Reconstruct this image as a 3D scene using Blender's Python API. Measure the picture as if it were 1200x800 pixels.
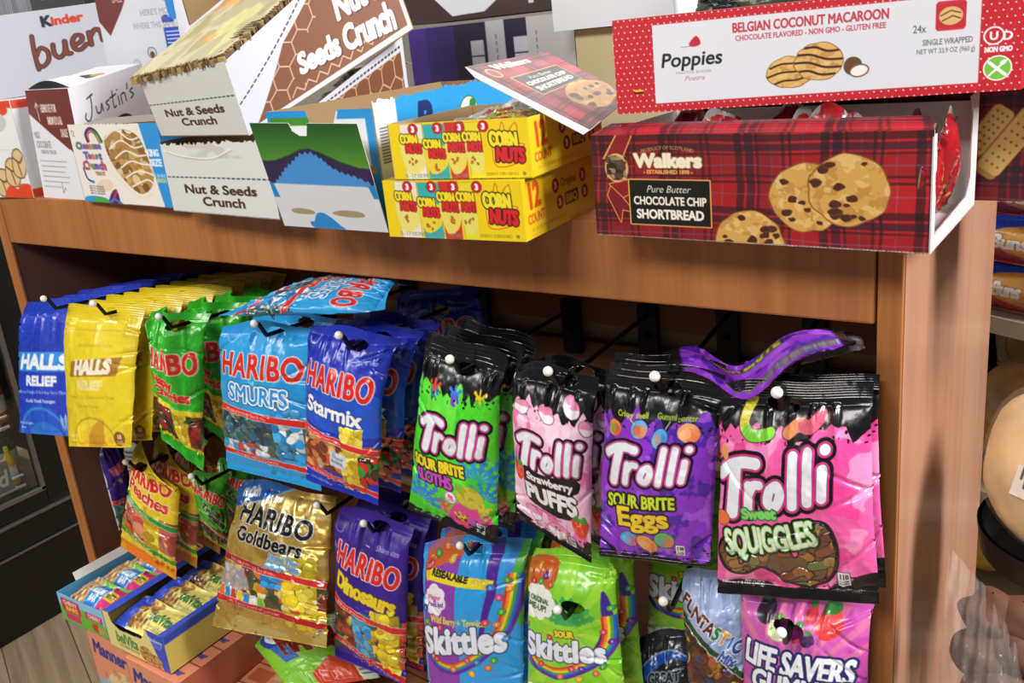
import bpy, math, random
import numpy as np
from mathutils import Vector, Matrix

scene = bpy.context.scene
for _o in list(bpy.data.objects):
    bpy.data.objects.remove(_o)
COL = scene.collection

# ---------------------------------------------------------------- camera
FPX, PPX, PPY = 1046.0, 600.0, 350.0            # focal length and optical centre in pixels of the 1200x800 frame
CAM = np.array([0.0, -0.62738, 1.42])
RW = np.array([[0.82347641, 0.08368881, -0.56114418],
               [0.55855848, -0.29303455, 0.77597885],
               [-0.09949389, -0.95243212, -0.28805213]])   # camera axes (right, down, forward) -> world
cam_data = bpy.data.cameras.new('camera')
cam_data.sensor_width = 36.0
cam_data.lens = FPX / 1200.0 * 36.0
cam_data.shift_y = -(400.0 - PPY) / 1200.0
cam_data.clip_start = 0.02
cam = bpy.data.objects.new('camera', cam_data)
COL.objects.link(cam)
_m = Matrix.Identity(4)
for _i in range(3):
    _m[_i][0], _m[_i][1], _m[_i][2], _m[_i][3] = RW[_i][0], -RW[_i][1], -RW[_i][2], CAM[_i]
cam.matrix_world = _m
scene.camera = cam

# ---------------------------------------------------------------- light, exposure
scene.view_settings.view_transform = 'Standard'
scene.view_settings.look = 'None'
scene.view_settings.gamma = 1.0
scene.view_settings.exposure = 0.0
scene.view_settings.use_curve_mapping = False
world = bpy.data.worlds.new('store_world')
scene.world = world
world.use_nodes = True
world.node_tree.nodes['Background'].inputs[0].default_value = (0.93, 0.96, 1.0, 1)
world.node_tree.nodes['Background'].inputs[1].default_value = 0.15

def area_light(name, loc, target, sx, sy, power, color):
    d = bpy.data.lights.new(name, 'AREA')
    d.shape = 'RECTANGLE'; d.size = sx; d.size_y = sy; d.energy = power; d.color = color
    o = bpy.data.objects.new(name, d); COL.objects.link(o)
    o.location = loc
    o.rotation_euler = (Vector(target) - Vector(loc)).to_track_quat('-Z', 'Y').to_euler()
    return o
# ceiling troffers of the store, in front of and to the right of the display
area_light('ceiling_troffer_light', (-0.45, -1.95, 2.75), (-0.60, -0.6, 0.4), 1.2, 0.6, 47, (1.0, 0.965, 0.92))
area_light('ceiling_troffer_light', (-2.1, -1.75, 2.75), (-1.7, -0.6, 0.4), 1.2, 0.6, 29, (1.0, 0.965, 0.92))
area_light('ceiling_troffer_light', (1.9, 0.1, 2.75), (0.6, 0.35, 0.6), 0.6, 1.2, 135, (1.0, 0.96, 0.95))
area_light('ceiling_troffer_light', (-0.8, 1.5, 2.75), (-0.8, 1.2, 0.0), 1.2, 0.6, 22, (1.0, 0.97, 0.93))

# ---------------------------------------------------------------- pixel -> place in the store
def ray(px, py):
    return RW @ np.array([px - PPX, py - PPY, FPX])
def P(px, py, y):                                # point on the plane y = const
    r = ray(px, py); return CAM + r * (y - CAM[1]) / r[1]
def PX(px, py, x):                               # point on the plane x = const
    r = ray(px, py); return CAM + r * (x - CAM[0]) / r[0]
def PZ(px, py, z):                               # point on the plane z = const
    r = ray(px, py); return CAM + r * (z - CAM[2]) / r[2]
def PD(px, py, d):                               # point at a distance along the view ray
    r = ray(px, py); return CAM + r / np.linalg.norm(r) * d
def proj(p):
    c = RW.T @ (np.asarray(p, float) - CAM)
    return np.array([PPX + FPX * c[0] / c[2], PPY + FPX * c[1] / c[2]])
def unit(v):
    v = np.asarray(v, float); n = np.linalg.norm(v); return v / n if n > 1e-12 else v
def hexc(c):
    if isinstance(c, str):
        c = c.lstrip('#'); return np.array([int(c[i:i + 2], 16) / 255.0 for i in (0, 2, 4)])
    return np.asarray(c, float)

# ---------------------------------------------------------------- glyph outlines of the built-in font
_G = {}
def _splines(s):
    cu = bpy.data.curves.new('g', 'FONT'); cu.body = s
    o = bpy.data.objects.new('g', cu); COL.objects.link(o)
    dg = bpy.context.evaluated_depsgraph_get()
    c = o.evaluated_get(dg).to_curve(dg)
    out = []
    for sp in c.splines:
        bp = sp.bezier_points
        out.append([(tuple(b.handle_left)[:2], tuple(b.co)[:2], tuple(b.handle_right)[:2]) for b in bp])
    o.to_curve_clear()
    bpy.data.objects.remove(o); bpy.data.curves.remove(cu)
    return out
def _xmin(sps):
    return min(b[1][0] for sp in sps for b in sp)
def glyph(ch, n):
    k = (ch, n)
    if k in _G: return _G[k]
    if (ch, 0) not in _G:
        if ch == ' ':
            _G[(ch, 0)] = ([], 0.27)
        else:
            sps = _splines(ch)
            both = _splines(ch + '.')
            adv = _xmin(both[len(sps):]) - _xmin(_splines('.'))
            _G[(ch, 0)] = (sps, adv)
    sps, adv = _G[(ch, 0)]
    loops = []
    for sp in sps:
        pts = []
        m = len(sp)
        for i in range(m):
            a, b = sp[i], sp[(i + 1) % m]
            p0, p1, p2, p3 = map(np.array, (a[1], a[2], b[0], b[1]))
            straight = np.linalg.norm((p0 + (p3 - p0) / 3) - p1) + np.linalg.norm((p0 + (p3 - p0) * 2 / 3) - p2) < 0.02
            k_ = 1 if straight else n
            for j in range(k_):
                t = j / k_
                pts.append((1 - t) ** 3 * p0 + 3 * (1 - t) ** 2 * t * p1 + 3 * (1 - t) * t * t * p2 + t ** 3 * p3)
        loops.append(np.array(pts))
    _G[k] = (loops, adv)
    return _G[k]
CAPH = max(b[1][1] for sp in _splines('H') for b in sp)

def spline_pts(pts, n=6, closed=False):          # Catmull-Rom through pts
    p = [np.array(q, float) for q in pts]
    if len(p) < 3: return np.array(p)
    out = []; m = len(p)
    rng_ = range(m) if closed else range(m - 1)
    for i in rng_:
        a = p[(i - 1) % m] if closed or i > 0 else p[0]
        b, c = p[i], p[(i + 1) % m]
        d = p[(i + 2) % m] if closed or i + 2 < m else p[-1]
        for j in range(n):
            t = j / n
            out.append(0.5 * ((2 * b) + (-a + c) * t + (2 * a - 5 * b + 4 * c - d) * t * t + (-a + 3 * b - 3 * c + d) * t ** 3))
    if not closed: out.append(p[-1])
    return np.array(out)

def fbm(nx, ny, fx, fy, rng, octs=3, gain=0.5):
    """smooth value noise on an ny x nx grid, fx/fy cells across, about -1..1"""
    out = np.zeros((ny, nx)); amp = 1.0; tot = 0
    for o in range(octs):
        cx, cy = max(1, int(round(fx * 2 ** o))), max(1, int(round(fy * 2 ** o)))
        g = rng.uniform(-1, 1, (cy + 2, cx + 2))
        x = np.linspace(0, cx, nx) * 0.9999; y = np.linspace(0, cy, ny) * 0.9999
        xi = x.astype(int); yi = y.astype(int); tx = x - xi; ty = y - yi
        tx = tx * tx * (3 - 2 * tx); ty = ty * ty * (3 - 2 * ty)
        a = g[np.ix_(yi, xi)]; b = g[np.ix_(yi, xi + 1)]; c = g[np.ix_(yi + 1, xi)]; d = g[np.ix_(yi + 1, xi + 1)]
        out += amp * ((a * (1 - tx) + b * tx) * (1 - ty)[:, None] + (c * (1 - tx) + d * tx) * ty[:, None])
        tot += amp; amp *= gain
    return out / tot

# ---------------------------------------------------------------- printed artwork, laid out in millimetres on a grid of mesh vertices
class Art:
    def __init__(s, W, H, nx, ny, bg='#ffffff', seed=1):
        s.W, s.H, s.nx, s.ny = W, H, nx, ny
        s.c = np.empty((ny + 1, nx + 1, 3)); s.c[:] = hexc(bg)
        s.x = np.linspace(0, W, nx + 1); s.y = np.linspace(0, H, ny + 1)
        s.px = max(W / nx, H / ny)
        s.h = np.zeros((ny + 1, nx + 1))         # relief in mm
        s.part = np.zeros((ny, nx), int)         # which part a cell belongs to; -1 = cut away
        s.rng = np.random.default_rng(seed)
        s.clip = None
    def win(s, x0, y0, x1, y1, m):
        i0, i1 = np.searchsorted(s.x, [x0 - m, x1 + m]); j0, j1 = np.searchsorted(s.y, [y0 - m, y1 + m])
        i0 = max(0, i0 - 1); j0 = max(0, j0 - 1); i1 = min(s.nx + 1, i1 + 1); j1 = min(s.ny + 1, j1 + 1)
        if i1 <= i0 or j1 <= j0: return None
        X, Y = np.meshgrid(s.x[i0:i1], s.y[j0:j1])
        return (slice(j0, j1), slice(i0, i1)), X, Y
    def put(s, sl, sd, col, alpha=1.0):
        cov = np.clip(0.5 - sd / s.px, 0, 1) * alpha
        if s.clip is not None: cov = cov * s.clip[sl]
        s.c[sl] += (hexc(col) - s.c[sl]) * cov[..., None]
    @staticmethod
    def sd_loops(loops, X, Y):
        d = np.full(X.shape, 1e9); ins = np.zeros(X.shape, bool)
        for L in loops:
            A = L; B = np.roll(L, -1, 0)
            for (ax, ay), (bx, by) in zip(A, B):
                ex, ey = bx - ax, by - ay
                wx, wy = X - ax, Y - ay
                q = ex * ex + ey * ey
                t = np.clip((wx * ex + wy * ey) / q, 0, 1) if q > 1e-12 else 0.0
                d = np.minimum(d, (wx - ex * t) ** 2 + (wy - ey * t) ** 2)
                if ay != by:
                    c = (Y >= min(ay, by)) & (Y < max(ay, by))
                    ins ^= c & (X < ax + (Y - ay) * ex / ey)
        d = np.sqrt(d)
        return np.where(ins, -d, d)
    @staticmethod
    def sd_line(paths, X, Y):
        d = np.full(X.shape, 1e9)
        for L in paths:
            if len(L) == 1: L = np.array([L[0], L[0]])
            for (ax, ay), (bx, by) in zip(L[:-1], L[1:]):
                ex, ey = bx - ax, by - ay; wx, wy = X - ax, Y - ay
                q = ex * ex + ey * ey
                t = np.clip((wx * ex + wy * ey) / q, 0, 1) if q > 1e-12 else 0.0
                d = np.minimum(d, (wx - ex * t) ** 2 + (wy - ey * t) ** 2)
        return np.sqrt(d)
    def poly(s, pts, col, grow=0, out=(), smooth=0, alpha=1.0, closed=True):
        pts = spline_pts(pts, smooth, True) if smooth else np.array(pts, float)
        m = max([grow] + [w for w, _ in out] + [0]) + 2 * s.px
        w = s.win(*pts.min(0), *pts.max(0), m)
        if w is None: return
        sl, X, Y = w; sd = s.sd_loops([pts], X, Y)
        for ow, oc in out: s.put(sl, sd - ow, oc, alpha)
        if col is not None: s.put(sl, sd - grow, col, alpha)
    def line(s, pts, wd, col, out=(), smooth=0, alpha=1.0):
        pts = spline_pts(pts, smooth) if smooth else np.array(pts, float)
        w = s.win(*pts.min(0), *pts.max(0), wd + max([q for q, _ in out] + [0]) + 2 * s.px)
        if w is None: return
        sl, X, Y = w; sd = s.sd_line([pts], X, Y) - wd / 2
        for ow, oc in out: s.put(sl, sd - ow, oc, alpha)
        if col is not None: s.put(sl, sd, col, alpha)
    def rect(s, x0, y0, x1, y1, col, r=0, rot=0, out=(), alpha=1.0):
        cx, cy, hx, hy = (x0 + x1) / 2, (y0 + y1) / 2, (x1 - x0) / 2, (y1 - y0) / 2
        R = math.hypot(hx, hy) if rot else 0
        b = (cx - R, cy - R, cx + R, cy + R) if rot else (x0, y0, x1, y1)
        w = s.win(*b, max([q for q, _ in out] + [0]) + 2 * s.px)
        if w is None: return
        sl, X, Y = w; X = X - cx; Y = Y - cy
        if rot:
            ca, sa = math.cos(rot), math.sin(rot); X, Y = X * ca + Y * sa, -X * sa + Y * ca
        qx, qy = np.abs(X) - hx + r, np.abs(Y) - hy + r
        sd = np.hypot(np.maximum(qx, 0), np.maximum(qy, 0)) + np.minimum(np.maximum(qx, qy), 0) - r
        for ow, oc in out: s.put(sl, sd - ow, oc, alpha)
        if col is not None: s.put(sl, sd, col, alpha)
    def ell(s, cx, cy, rx, ry, col, rot=0, out=(), alpha=1.0, bump=0):
        R = max(rx, ry)
        w = s.win(cx - R, cy - R, cx + R, cy + R, max([q for q, _ in out] + [0]) + 2 * s.px)
        if w is None: return
        sl, X, Y = w; X = X - cx; Y = Y - cy
        if rot:
            ca, sa = math.cos(rot), math.sin(rot); X, Y = X * ca + Y * sa, -X * sa + Y * ca
        k = np.hypot(X / rx, Y / ry); g = np.hypot(X / rx ** 2, Y / ry ** 2)
        sd = np.where(g > 1e-9, k * (k - 1) / np.maximum(g, 1e-9), -min(rx, ry))
        for ow, oc in out: s.put(sl, sd - ow, oc, alpha)
        if col is not None: s.put(sl, sd, col, alpha)
        if bump:
            s.h[sl] = np.maximum(s.h[sl], bump * np.sqrt(np.clip(1 - k * k, 0, 1)))
    def glyphs(s, txt, cx, cy, size, w=None, shear=0, rot=0, track=0, arc=0, anchor='c', jit=0, persp=0):
        """letter outlines placed on the artwork: list of lists of loops, in mm"""
        sc = size / CAPH
        n = 2 if size / s.px < 9 else (4 if size / s.px < 40 else 7)
        xs = 0.0; lay = []
        for ch in txt:
            loops, adv = glyph(ch, n)
            lay.append((loops, xs)); xs += adv * sc + track * size
        tot = xs - track * size
        fx = (w / tot) if w else 1.0
        tot *= fx
        off = {'c': -tot / 2, 'l': 0, 'r': -tot}[anchor]
        ca, sa = math.cos(rot), math.sin(rot)
        res = []
        for loops, x0 in lay:
            if not loops: continue
            jy = s.rng.uniform(-jit, jit) * size; jr = s.rng.uniform(-jit, jit)
            L = []
            for lp in loops:
                X = (lp[:, 0] * sc + x0) * fx + off; Y = -(lp[:, 1] - CAPH / 2) * sc
                if jit:
                    mx = X.mean(); X, Y = mx + (X - mx) * math.cos(jr) - Y * math.sin(jr), (X - mx) * math.sin(jr) + Y * math.cos(jr) + jy
                if persp: Y = Y * (1 + persp * X / max(tot / 2, 1e-6))
                X = X - shear * Y
                if arc: Y = Y + arc * (2 * (X - off - tot / 2) / max(tot, 1e-6)) ** 2
                L.append(np.stack([cx + X * ca - Y * sa, cy + X * sa + Y * ca], 1))
            res.append(L)
        return res
    def text(s, txt, cx, cy, size, col, out=(), bold=0, w=None, shear=0, rot=0, track=0, arc=0, anchor='c', jit=0, persp=0, alpha=1.0):
        gl = s.glyphs(txt, cx, cy, size, w, shear, rot, track, arc, anchor, jit, persp)
        m = max([bold] + [q for q, _ in out]) + 2 * s.px
        cache = []
        for L in gl:
            a = np.concatenate(L)
            ww = s.win(*a.min(0), *a.max(0), m)
            if ww is None: continue
            sl, X, Y = ww; cache.append((sl, s.sd_loops(L, X, Y)))
        for ow, oc in out:
            for sl, sd in cache: s.put(sl, sd - ow, oc, alpha)
        if col is not None:
            for sl, sd in cache: s.put(sl, sd - bold, col, alpha)
    def pen(s, strokes, cx, cy, sx, sy, layers, shear=0, rot=0):
        """letters drawn with a round pen: strokes = [(radius, [(x, y)...])], layers = [(grow, colour)...]"""
        ca, sa = math.cos(rot), math.sin(rot); cache = []
        g = max(q for q, _ in layers)
        for r, pts in strokes:
            p = spline_pts(pts, 5) if len(pts) > 2 else np.array(pts, float)
            X = p[:, 0] * sx; Y = p[:, 1] * sy; X = X - shear * Y
            q = np.stack([cx + X * ca - Y * sa, cy + X * sa + Y * ca], 1)
            rr = r * sy
            ww = s.win(*q.min(0), *q.max(0), rr + g + 2 * s.px)
            if ww is None: continue
            sl, X_, Y_ = ww; cache.append((sl, s.sd_line([q], X_, Y_) - rr))
        for gr, c in layers:
            for sl, sd in cache: s.put(sl, sd - gr, c)
    def splotch(s, col, fx, fy, th, box=None, alpha=1.0, octs=3):
        n = fbm(s.nx + 1, s.ny + 1, fx, fy, s.rng, octs)
        cov = np.clip((n - th) * 14, 0, 1) * alpha
        if box is not None:
            m = np.zeros_like(cov); sl, _, _ = s.win(*box, 0); m[sl] = 1; cov *= m
        if s.clip is not None: cov = cov * s.clip
        s.c += (hexc(col) - s.c) * cov[..., None]
    def mask(s, pts, smooth=0):
        pts = spline_pts(pts, smooth, True) if smooth else np.array(pts, float)
        X, Y = np.meshgrid(s.x, s.y); return np.clip(0.5 - s.sd_loops([pts], X, Y) / s.px, 0, 1)
    def setpart(s, x0, y0, x1, y1, k):
        xc = (s.x[1:] + s.x[:-1]) / 2; yc = (s.y[1:] + s.y[:-1]) / 2
        s.part[np.ix_((yc >= y0) & (yc < y1), (xc >= x0) & (xc < x1))] = k
    def setpart_poly(s, pts, k, smooth=0):
        pts = spline_pts(pts, smooth, True) if smooth else np.array(pts, float)
        X, Y = np.meshgrid((s.x[1:] + s.x[:-1]) / 2, (s.y[1:] + s.y[:-1]) / 2)
        s.part[s.sd_loops([pts], X, Y) < 0] = k
    def gummies(s, box, n, r, pal, bump=2.5, edge=0.65):
        x0, y0, x1, y1 = box
        old = s.clip
        m = np.zeros((s.ny + 1, s.nx + 1)); w = s.win(*box, 0)
        if w is None: return
        m[w[0]] = 1; s.clip = m if old is None else m * old
        for _ in range(n):
            c = hexc(pal[s.rng.integers(len(pal))]) * s.rng.uniform(0.82, 1.12)
            c = np.clip(c, 0, 1)
            a, b = s.rng.uniform(0.6, 1.1, 2) * r
            s.ell(s.rng.uniform(x0, x1), s.rng.uniform(y0, y1), a, b, c, rot=s.rng.uniform(0, 3.1),
                  out=[(0.35, c * edge)], bump=bump * s.rng.uniform(.6, 1))
        s.clip = old

# ---------------------------------------------------------------- materials (colours live in the mesh, finish in nodes)
_M = {}
def _pr(name):
    m = bpy.data.materials.new(name); m.use_nodes = True
    return m, m.node_tree, m.node_tree.nodes['Principled BSDF']
def print_mat(name, rough=0.45, metal=0.0, coat=0.0, bump=0.0, bscale=400.0, spec=0.5):
    """a printed surface: ink colour from the mesh, its finish (roughness grain, lacquer, fine relief) from nodes"""
    if name in _M: return _M[name]
    m, nt, b = _pr(name)
    a = nt.nodes.new('ShaderNodeVertexColor'); a.layer_name = 'Col'
    nt.links.new(a.outputs['Color'], b.inputs['Base Color'])
    tc = nt.nodes.new('ShaderNodeTexCoord'); nz = nt.nodes.new('ShaderNodeTexNoise')
    nz.inputs['Scale'].default_value = 60.0; nz.inputs['Detail'].default_value = 3.0
    nt.links.new(tc.outputs['Object'], nz.inputs['Vector'])
    mr = nt.nodes.new('ShaderNodeMapRange')
    mr.inputs['To Min'].default_value = max(0.02, rough * 0.8); mr.inputs['To Max'].default_value = min(1, rough * 1.2)
    nt.links.new(nz.outputs['Fac'], mr.inputs['Value']); nt.links.new(mr.outputs['Result'], b.inputs['Roughness'])
    b.inputs['Metallic'].default_value = metal; b.inputs['Coat Weight'].default_value = coat
    b.inputs['Coat Roughness'].default_value = 0.12; b.inputs['Specular IOR Level'].default_value = spec
    if bump:
        n2 = nt.nodes.new('ShaderNodeTexNoise'); n2.inputs['Scale'].default_value = bscale; n2.inputs['Detail'].default_value = 4
        nt.links.new(tc.outputs['Object'], n2.inputs['Vector'])
        bp = nt.nodes.new('ShaderNodeBump'); bp.inputs['Strength'].default_value = bump; bp.inputs['Distance'].default_value = 0.001
        nt.links.new(n2.outputs['Fac'], bp.inputs['Height']); nt.links.new(bp.outputs['Normal'], b.inputs['Normal'])
    _M[name] = m; return m
def solid_mat(name, color, rough=0.5, metal=0.0, noise=0.08, scale=30.0, coat=0.0, trans=0.0, alpha=1.0, bump=0.0, stretch=(1, 1, 1)):
    if name in _M: return _M[name]
    m, nt, b = _pr(name)
    c = hexc(color); lin = np.where(c <= 0.04045, c / 12.92, ((c + 0.055) / 1.055) ** 2.4)
    tc = nt.nodes.new('ShaderNodeTexCoord'); mp = nt.nodes.new('ShaderNodeMapping'); mp.inputs['Scale'].default_value = stretch
    nz = nt.nodes.new('ShaderNodeTexNoise'); nz.inputs['Scale'].default_value = scale; nz.inputs['Detail'].default_value = 5
    nt.links.new(tc.outputs['Object'], mp.inputs['Vector']); nt.links.new(mp.outputs['Vector'], nz.inputs['Vector'])
    cr = nt.nodes.new('ShaderNodeValToRGB')
    cr.color_ramp.elements[0].position = 0.3; cr.color_ramp.elements[1].position = 0.7
    cr.color_ramp.elements[0].color = (*np.clip(lin * (1 - noise), 0, 1), 1); cr.color_ramp.elements[1].color = (*np.clip(lin * (1 + noise), 0, 1), 1)
    nt.links.new(nz.outputs['Fac'], cr.inputs['Fac']); nt.links.new(cr.outputs['Color'], b.inputs['Base Color'])
    b.inputs['Roughness'].default_value = rough; b.inputs['Metallic'].default_value = metal; b.inputs['Coat Weight'].default_value = coat
    b.inputs['Transmission Weight'].default_value = trans; b.inputs['Alpha'].default_value = alpha
    if bump:
        bp = nt.nodes.new('ShaderNodeBump'); bp.inputs['Strength'].default_value = bump; bp.inputs['Distance'].default_value = 0.002
        nt.links.new(nz.outputs['Fac'], bp.inputs['Height']); nt.links.new(bp.outputs['Normal'], b.inputs['Normal'])
    _M[name] = m; return m
def wood_mat(name, c0, c1, rough=0.4, axis='Z', scale=1.0, coat=0.0):
    """laminate: fine streaks along one axis plus broad tone bands"""
    if name in _M: return _M[name]
    m, nt, b = _pr(name)
    tc = nt.nodes.new('ShaderNodeTexCoord'); mp = nt.nodes.new('ShaderNodeMapping')
    k = {'X': (2.0, 60, 60), 'Y': (60, 2.0, 60), 'Z': (60, 60, 2.0)}[axis]
    mp.inputs['Scale'].default_value = tuple(q * scale for q in k)
    nt.links.new(tc.outputs['Object'], mp.inputs['Vector'])
    n1 = nt.nodes.new('ShaderNodeTexNoise'); n1.inputs['Scale'].default_value = 1.0; n1.inputs['Detail'].default_value = 6; n1.inputs['Roughness'].default_value = 0.65
    n1.inputs['Distortion'].default_value = 0.6
    n2 = nt.nodes.new('ShaderNodeTexNoise'); n2.inputs['Scale'].default_value = 0.16; n2.inputs['Detail'].default_value = 2
    nt.links.new(mp.outputs['Vector'], n1.inputs['Vector']); nt.links.new(mp.outputs['Vector'], n2.inputs['Vector'])
    mx = nt.nodes.new('ShaderNodeMath'); mx.operation = 'MULTIPLY_ADD'; mx.inputs[1].default_value = 0.62
    m2 = nt.nodes.new('ShaderNodeMath'); m2.operation = 'MULTIPLY'; m2.inputs[1].default_value = 0.38
    nt.links.new(n2.outputs['Fac'], m2.inputs[0]); nt.links.new(n1.outputs['Fac'], mx.inputs[0]); nt.links.new(m2.outputs[0], mx.inputs[2])
    cr = nt.nodes.new('ShaderNodeValToRGB')
    for e, c, p in ((cr.color_ramp.elements[0], c0, 0.34), (cr.color_ramp.elements[1], c1, 0.66)):
        c = hexc(c); e.color = (*np.where(c <= 0.04045, c / 12.92, ((c + 0.055) / 1.055) ** 2.4), 1); e.position = p
    nt.links.new(mx.outputs[0], cr.inputs['Fac']); nt.links.new(cr.outputs['Color'], b.inputs['Base Color'])
    b.inputs['Roughness'].default_value = rough; b.inputs['Coat Weight'].default_value = coat
    _M[name] = m; return m
FILM = lambda: print_mat('printed_plastic_film', 0.27, 0, 0.25, 0.12, 260)
FILMM = lambda: print_mat('matte_plastic_film', 0.42, 0, 0.0, 0.08, 260)
WINDOW = lambda: print_mat('clear_film_over_candy', 0.22, 0, 0.6, 0.25, 160)
FOIL = lambda: print_mat('printed_foil', 0.28, 0.5, 0.3, 0.12, 180)
SEAL = lambda: print_mat('crimped_film', 0.16, 0.1, 0.8, 0.1, 300)
CARD = lambda: print_mat('printed_carton', 0.48, 0, 0.05, 0.03, 500)
KRAFT = lambda: print_mat('raw_cardboard', 0.85, 0, 0.0, 0.35, 220)
WRAP = lambda: print_mat('shrink_wrapped_carton', 0.3, 0, 0.7, 0.1, 120)

# ---------------------------------------------------------------- mesh building
class Geo:
    """collects coloured patches, links them as one mesh object"""
    def __init__(s): s.v = []; s.f = []; s.c = []; s.n = 0; s.sm = []
    def add(s, v, f, c, smooth=True):
        v = np.asarray(v, float); f = np.asarray(f, int)
        if len(f) == 0: return
        c = np.asarray(c, float)
        if c.ndim == 1: c = np.tile(c, (len(v), 1))
        s.v.append(v); s.f.append(f + s.n); s.c.append(c); s.n += len(v); s.sm.append(np.full(len(f), smooth))
    def quad(s, a, b, c, d, col):
        s.add([a, b, c, d], [[0, 1, 2, 3]], hexc(col), False)
    def build(s, name, mat, parent=None, loc=None):
        loc = np.zeros(3) if loc is None else np.asarray(loc, float)
        v = np.concatenate(s.v) - loc; f = np.concatenate(s.f); c = np.concatenate(s.c); sm = np.concatenate(s.sm)
        me = bpy.data.meshes.new(name)
        me.vertices.add(len(v)); me.vertices.foreach_set('co', v.astype(np.float32).ravel())
        nf = len(f); k = f.shape[1]
        me.loops.add(nf * k); me.loops.foreach_set('vertex_index', f.astype(np.int32).ravel())
        me.polygons.add(nf); me.polygons.foreach_set('loop_start', np.arange(0, nf * k, k, dtype=np.int32))
        me.update(calc_edges=True)
        me.polygons.foreach_set('use_smooth', sm)
        a = me.color_attributes.new('Col', 'BYTE_COLOR', 'POINT')
        a.data.foreach_set('color_srgb', np.concatenate([np.clip(c, 0, 1), np.ones((len(c), 1))], 1).astype(np.float32).ravel())
        me.materials.append(mat)
        o = bpy.data.objects.new(name, me); COL.objects.link(o)
        if parent is not None: o.parent = parent
        else: o.location = loc
        return o
def grid_faces(nx, ny, keep=None):
    idx = np.arange((nx + 1) * (ny + 1)).reshape(ny + 1, nx + 1)
    q = np.stack([idx[:-1, :-1], idx[1:, :-1], idx[1:, 1:], idx[:-1, 1:]], -1)
    return q[keep] if keep is not None else q.reshape(-1, 4)
def used(v, f, c):
    u, inv = np.unique(f, return_inverse=True)
    return v[u], inv.reshape(f.shape), c[u]
def bil(q, nu, nv):
    """bilinear patch over quad TL,TR,BR,BL -> (nv+1, nu+1, 3)"""
    tl, tr, br, bl = [np.asarray(p, float) for p in q]
    u = np.linspace(0, 1, nu + 1)[None, :, None]; v = np.linspace(0, 1, nv + 1)[:, None, None]
    return (tl * (1 - u) + tr * u) * (1 - v) + (bl * (1 - u) + br * u) * v
def qn(q):
    return unit(np.cross(np.asarray(q[3]) - np.asarray(q[0]), np.asarray(q[1]) - np.asarray(q[0])) + np.cross(np.asarray(q[1]) - np.asarray(q[2]), np.asarray(q[3]) - np.asarray(q[2])))
def qsize(q):                                     # (width mm, height mm, px wide, px high)
    L = lambda a, b: np.linalg.norm(np.asarray(a) - np.asarray(b))
    p = [proj(k) for k in q]
    return (500 * (L(q[0], q[1]) + L(q[3], q[2])), 500 * (L(q[0], q[3]) + L(q[1], q[2])),
            0.5 * (L(p[0], p[1]) + L(p[3], p[2])), 0.5 * (L(p[0], p[3]) + L(p[1], p[2])))
OVER = 1.3
def art_for(q, W=None, H=None, bg='#ffffff', seed=1, over=None):
    w, h, pw, ph = qsize(q); over = over or OVER
    return Art(W or w, H or h, int(np.clip(pw * over, 8, 700)), int(np.clip(ph * over, 8, 700)), bg, seed)
def tag(o, label=None, cat=None, group=None, kind=None):
    if label: o['label'] = label
    if cat: o['category'] = cat
    if group: o['group'] = group
    if kind: o['kind'] = kind
    return o
def thing(name, label, cat, loc, group=None):
    o = bpy.data.objects.new(name, None); COL.objects.link(o)
    o.empty_display_size = 0.02; o.location = tuple(loc)
    return tag(o, label, cat, group)
def copy_tree(root, loc, label=None, rot=None, squash=None):
    r = root.copy(); COL.objects.link(r); r.location = tuple(loc)
    if rot is not None: r.rotation_euler = rot
    if squash is not None: r.scale = (1, squash, 1)
    if label: r['label'] = label
    for ch in list(root.children):
        c = ch.copy(); COL.objects.link(c); c.parent = r
        for g in list(ch.children):
            d = g.copy(); COL.objects.link(d); d.parent = c
    return r
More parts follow.
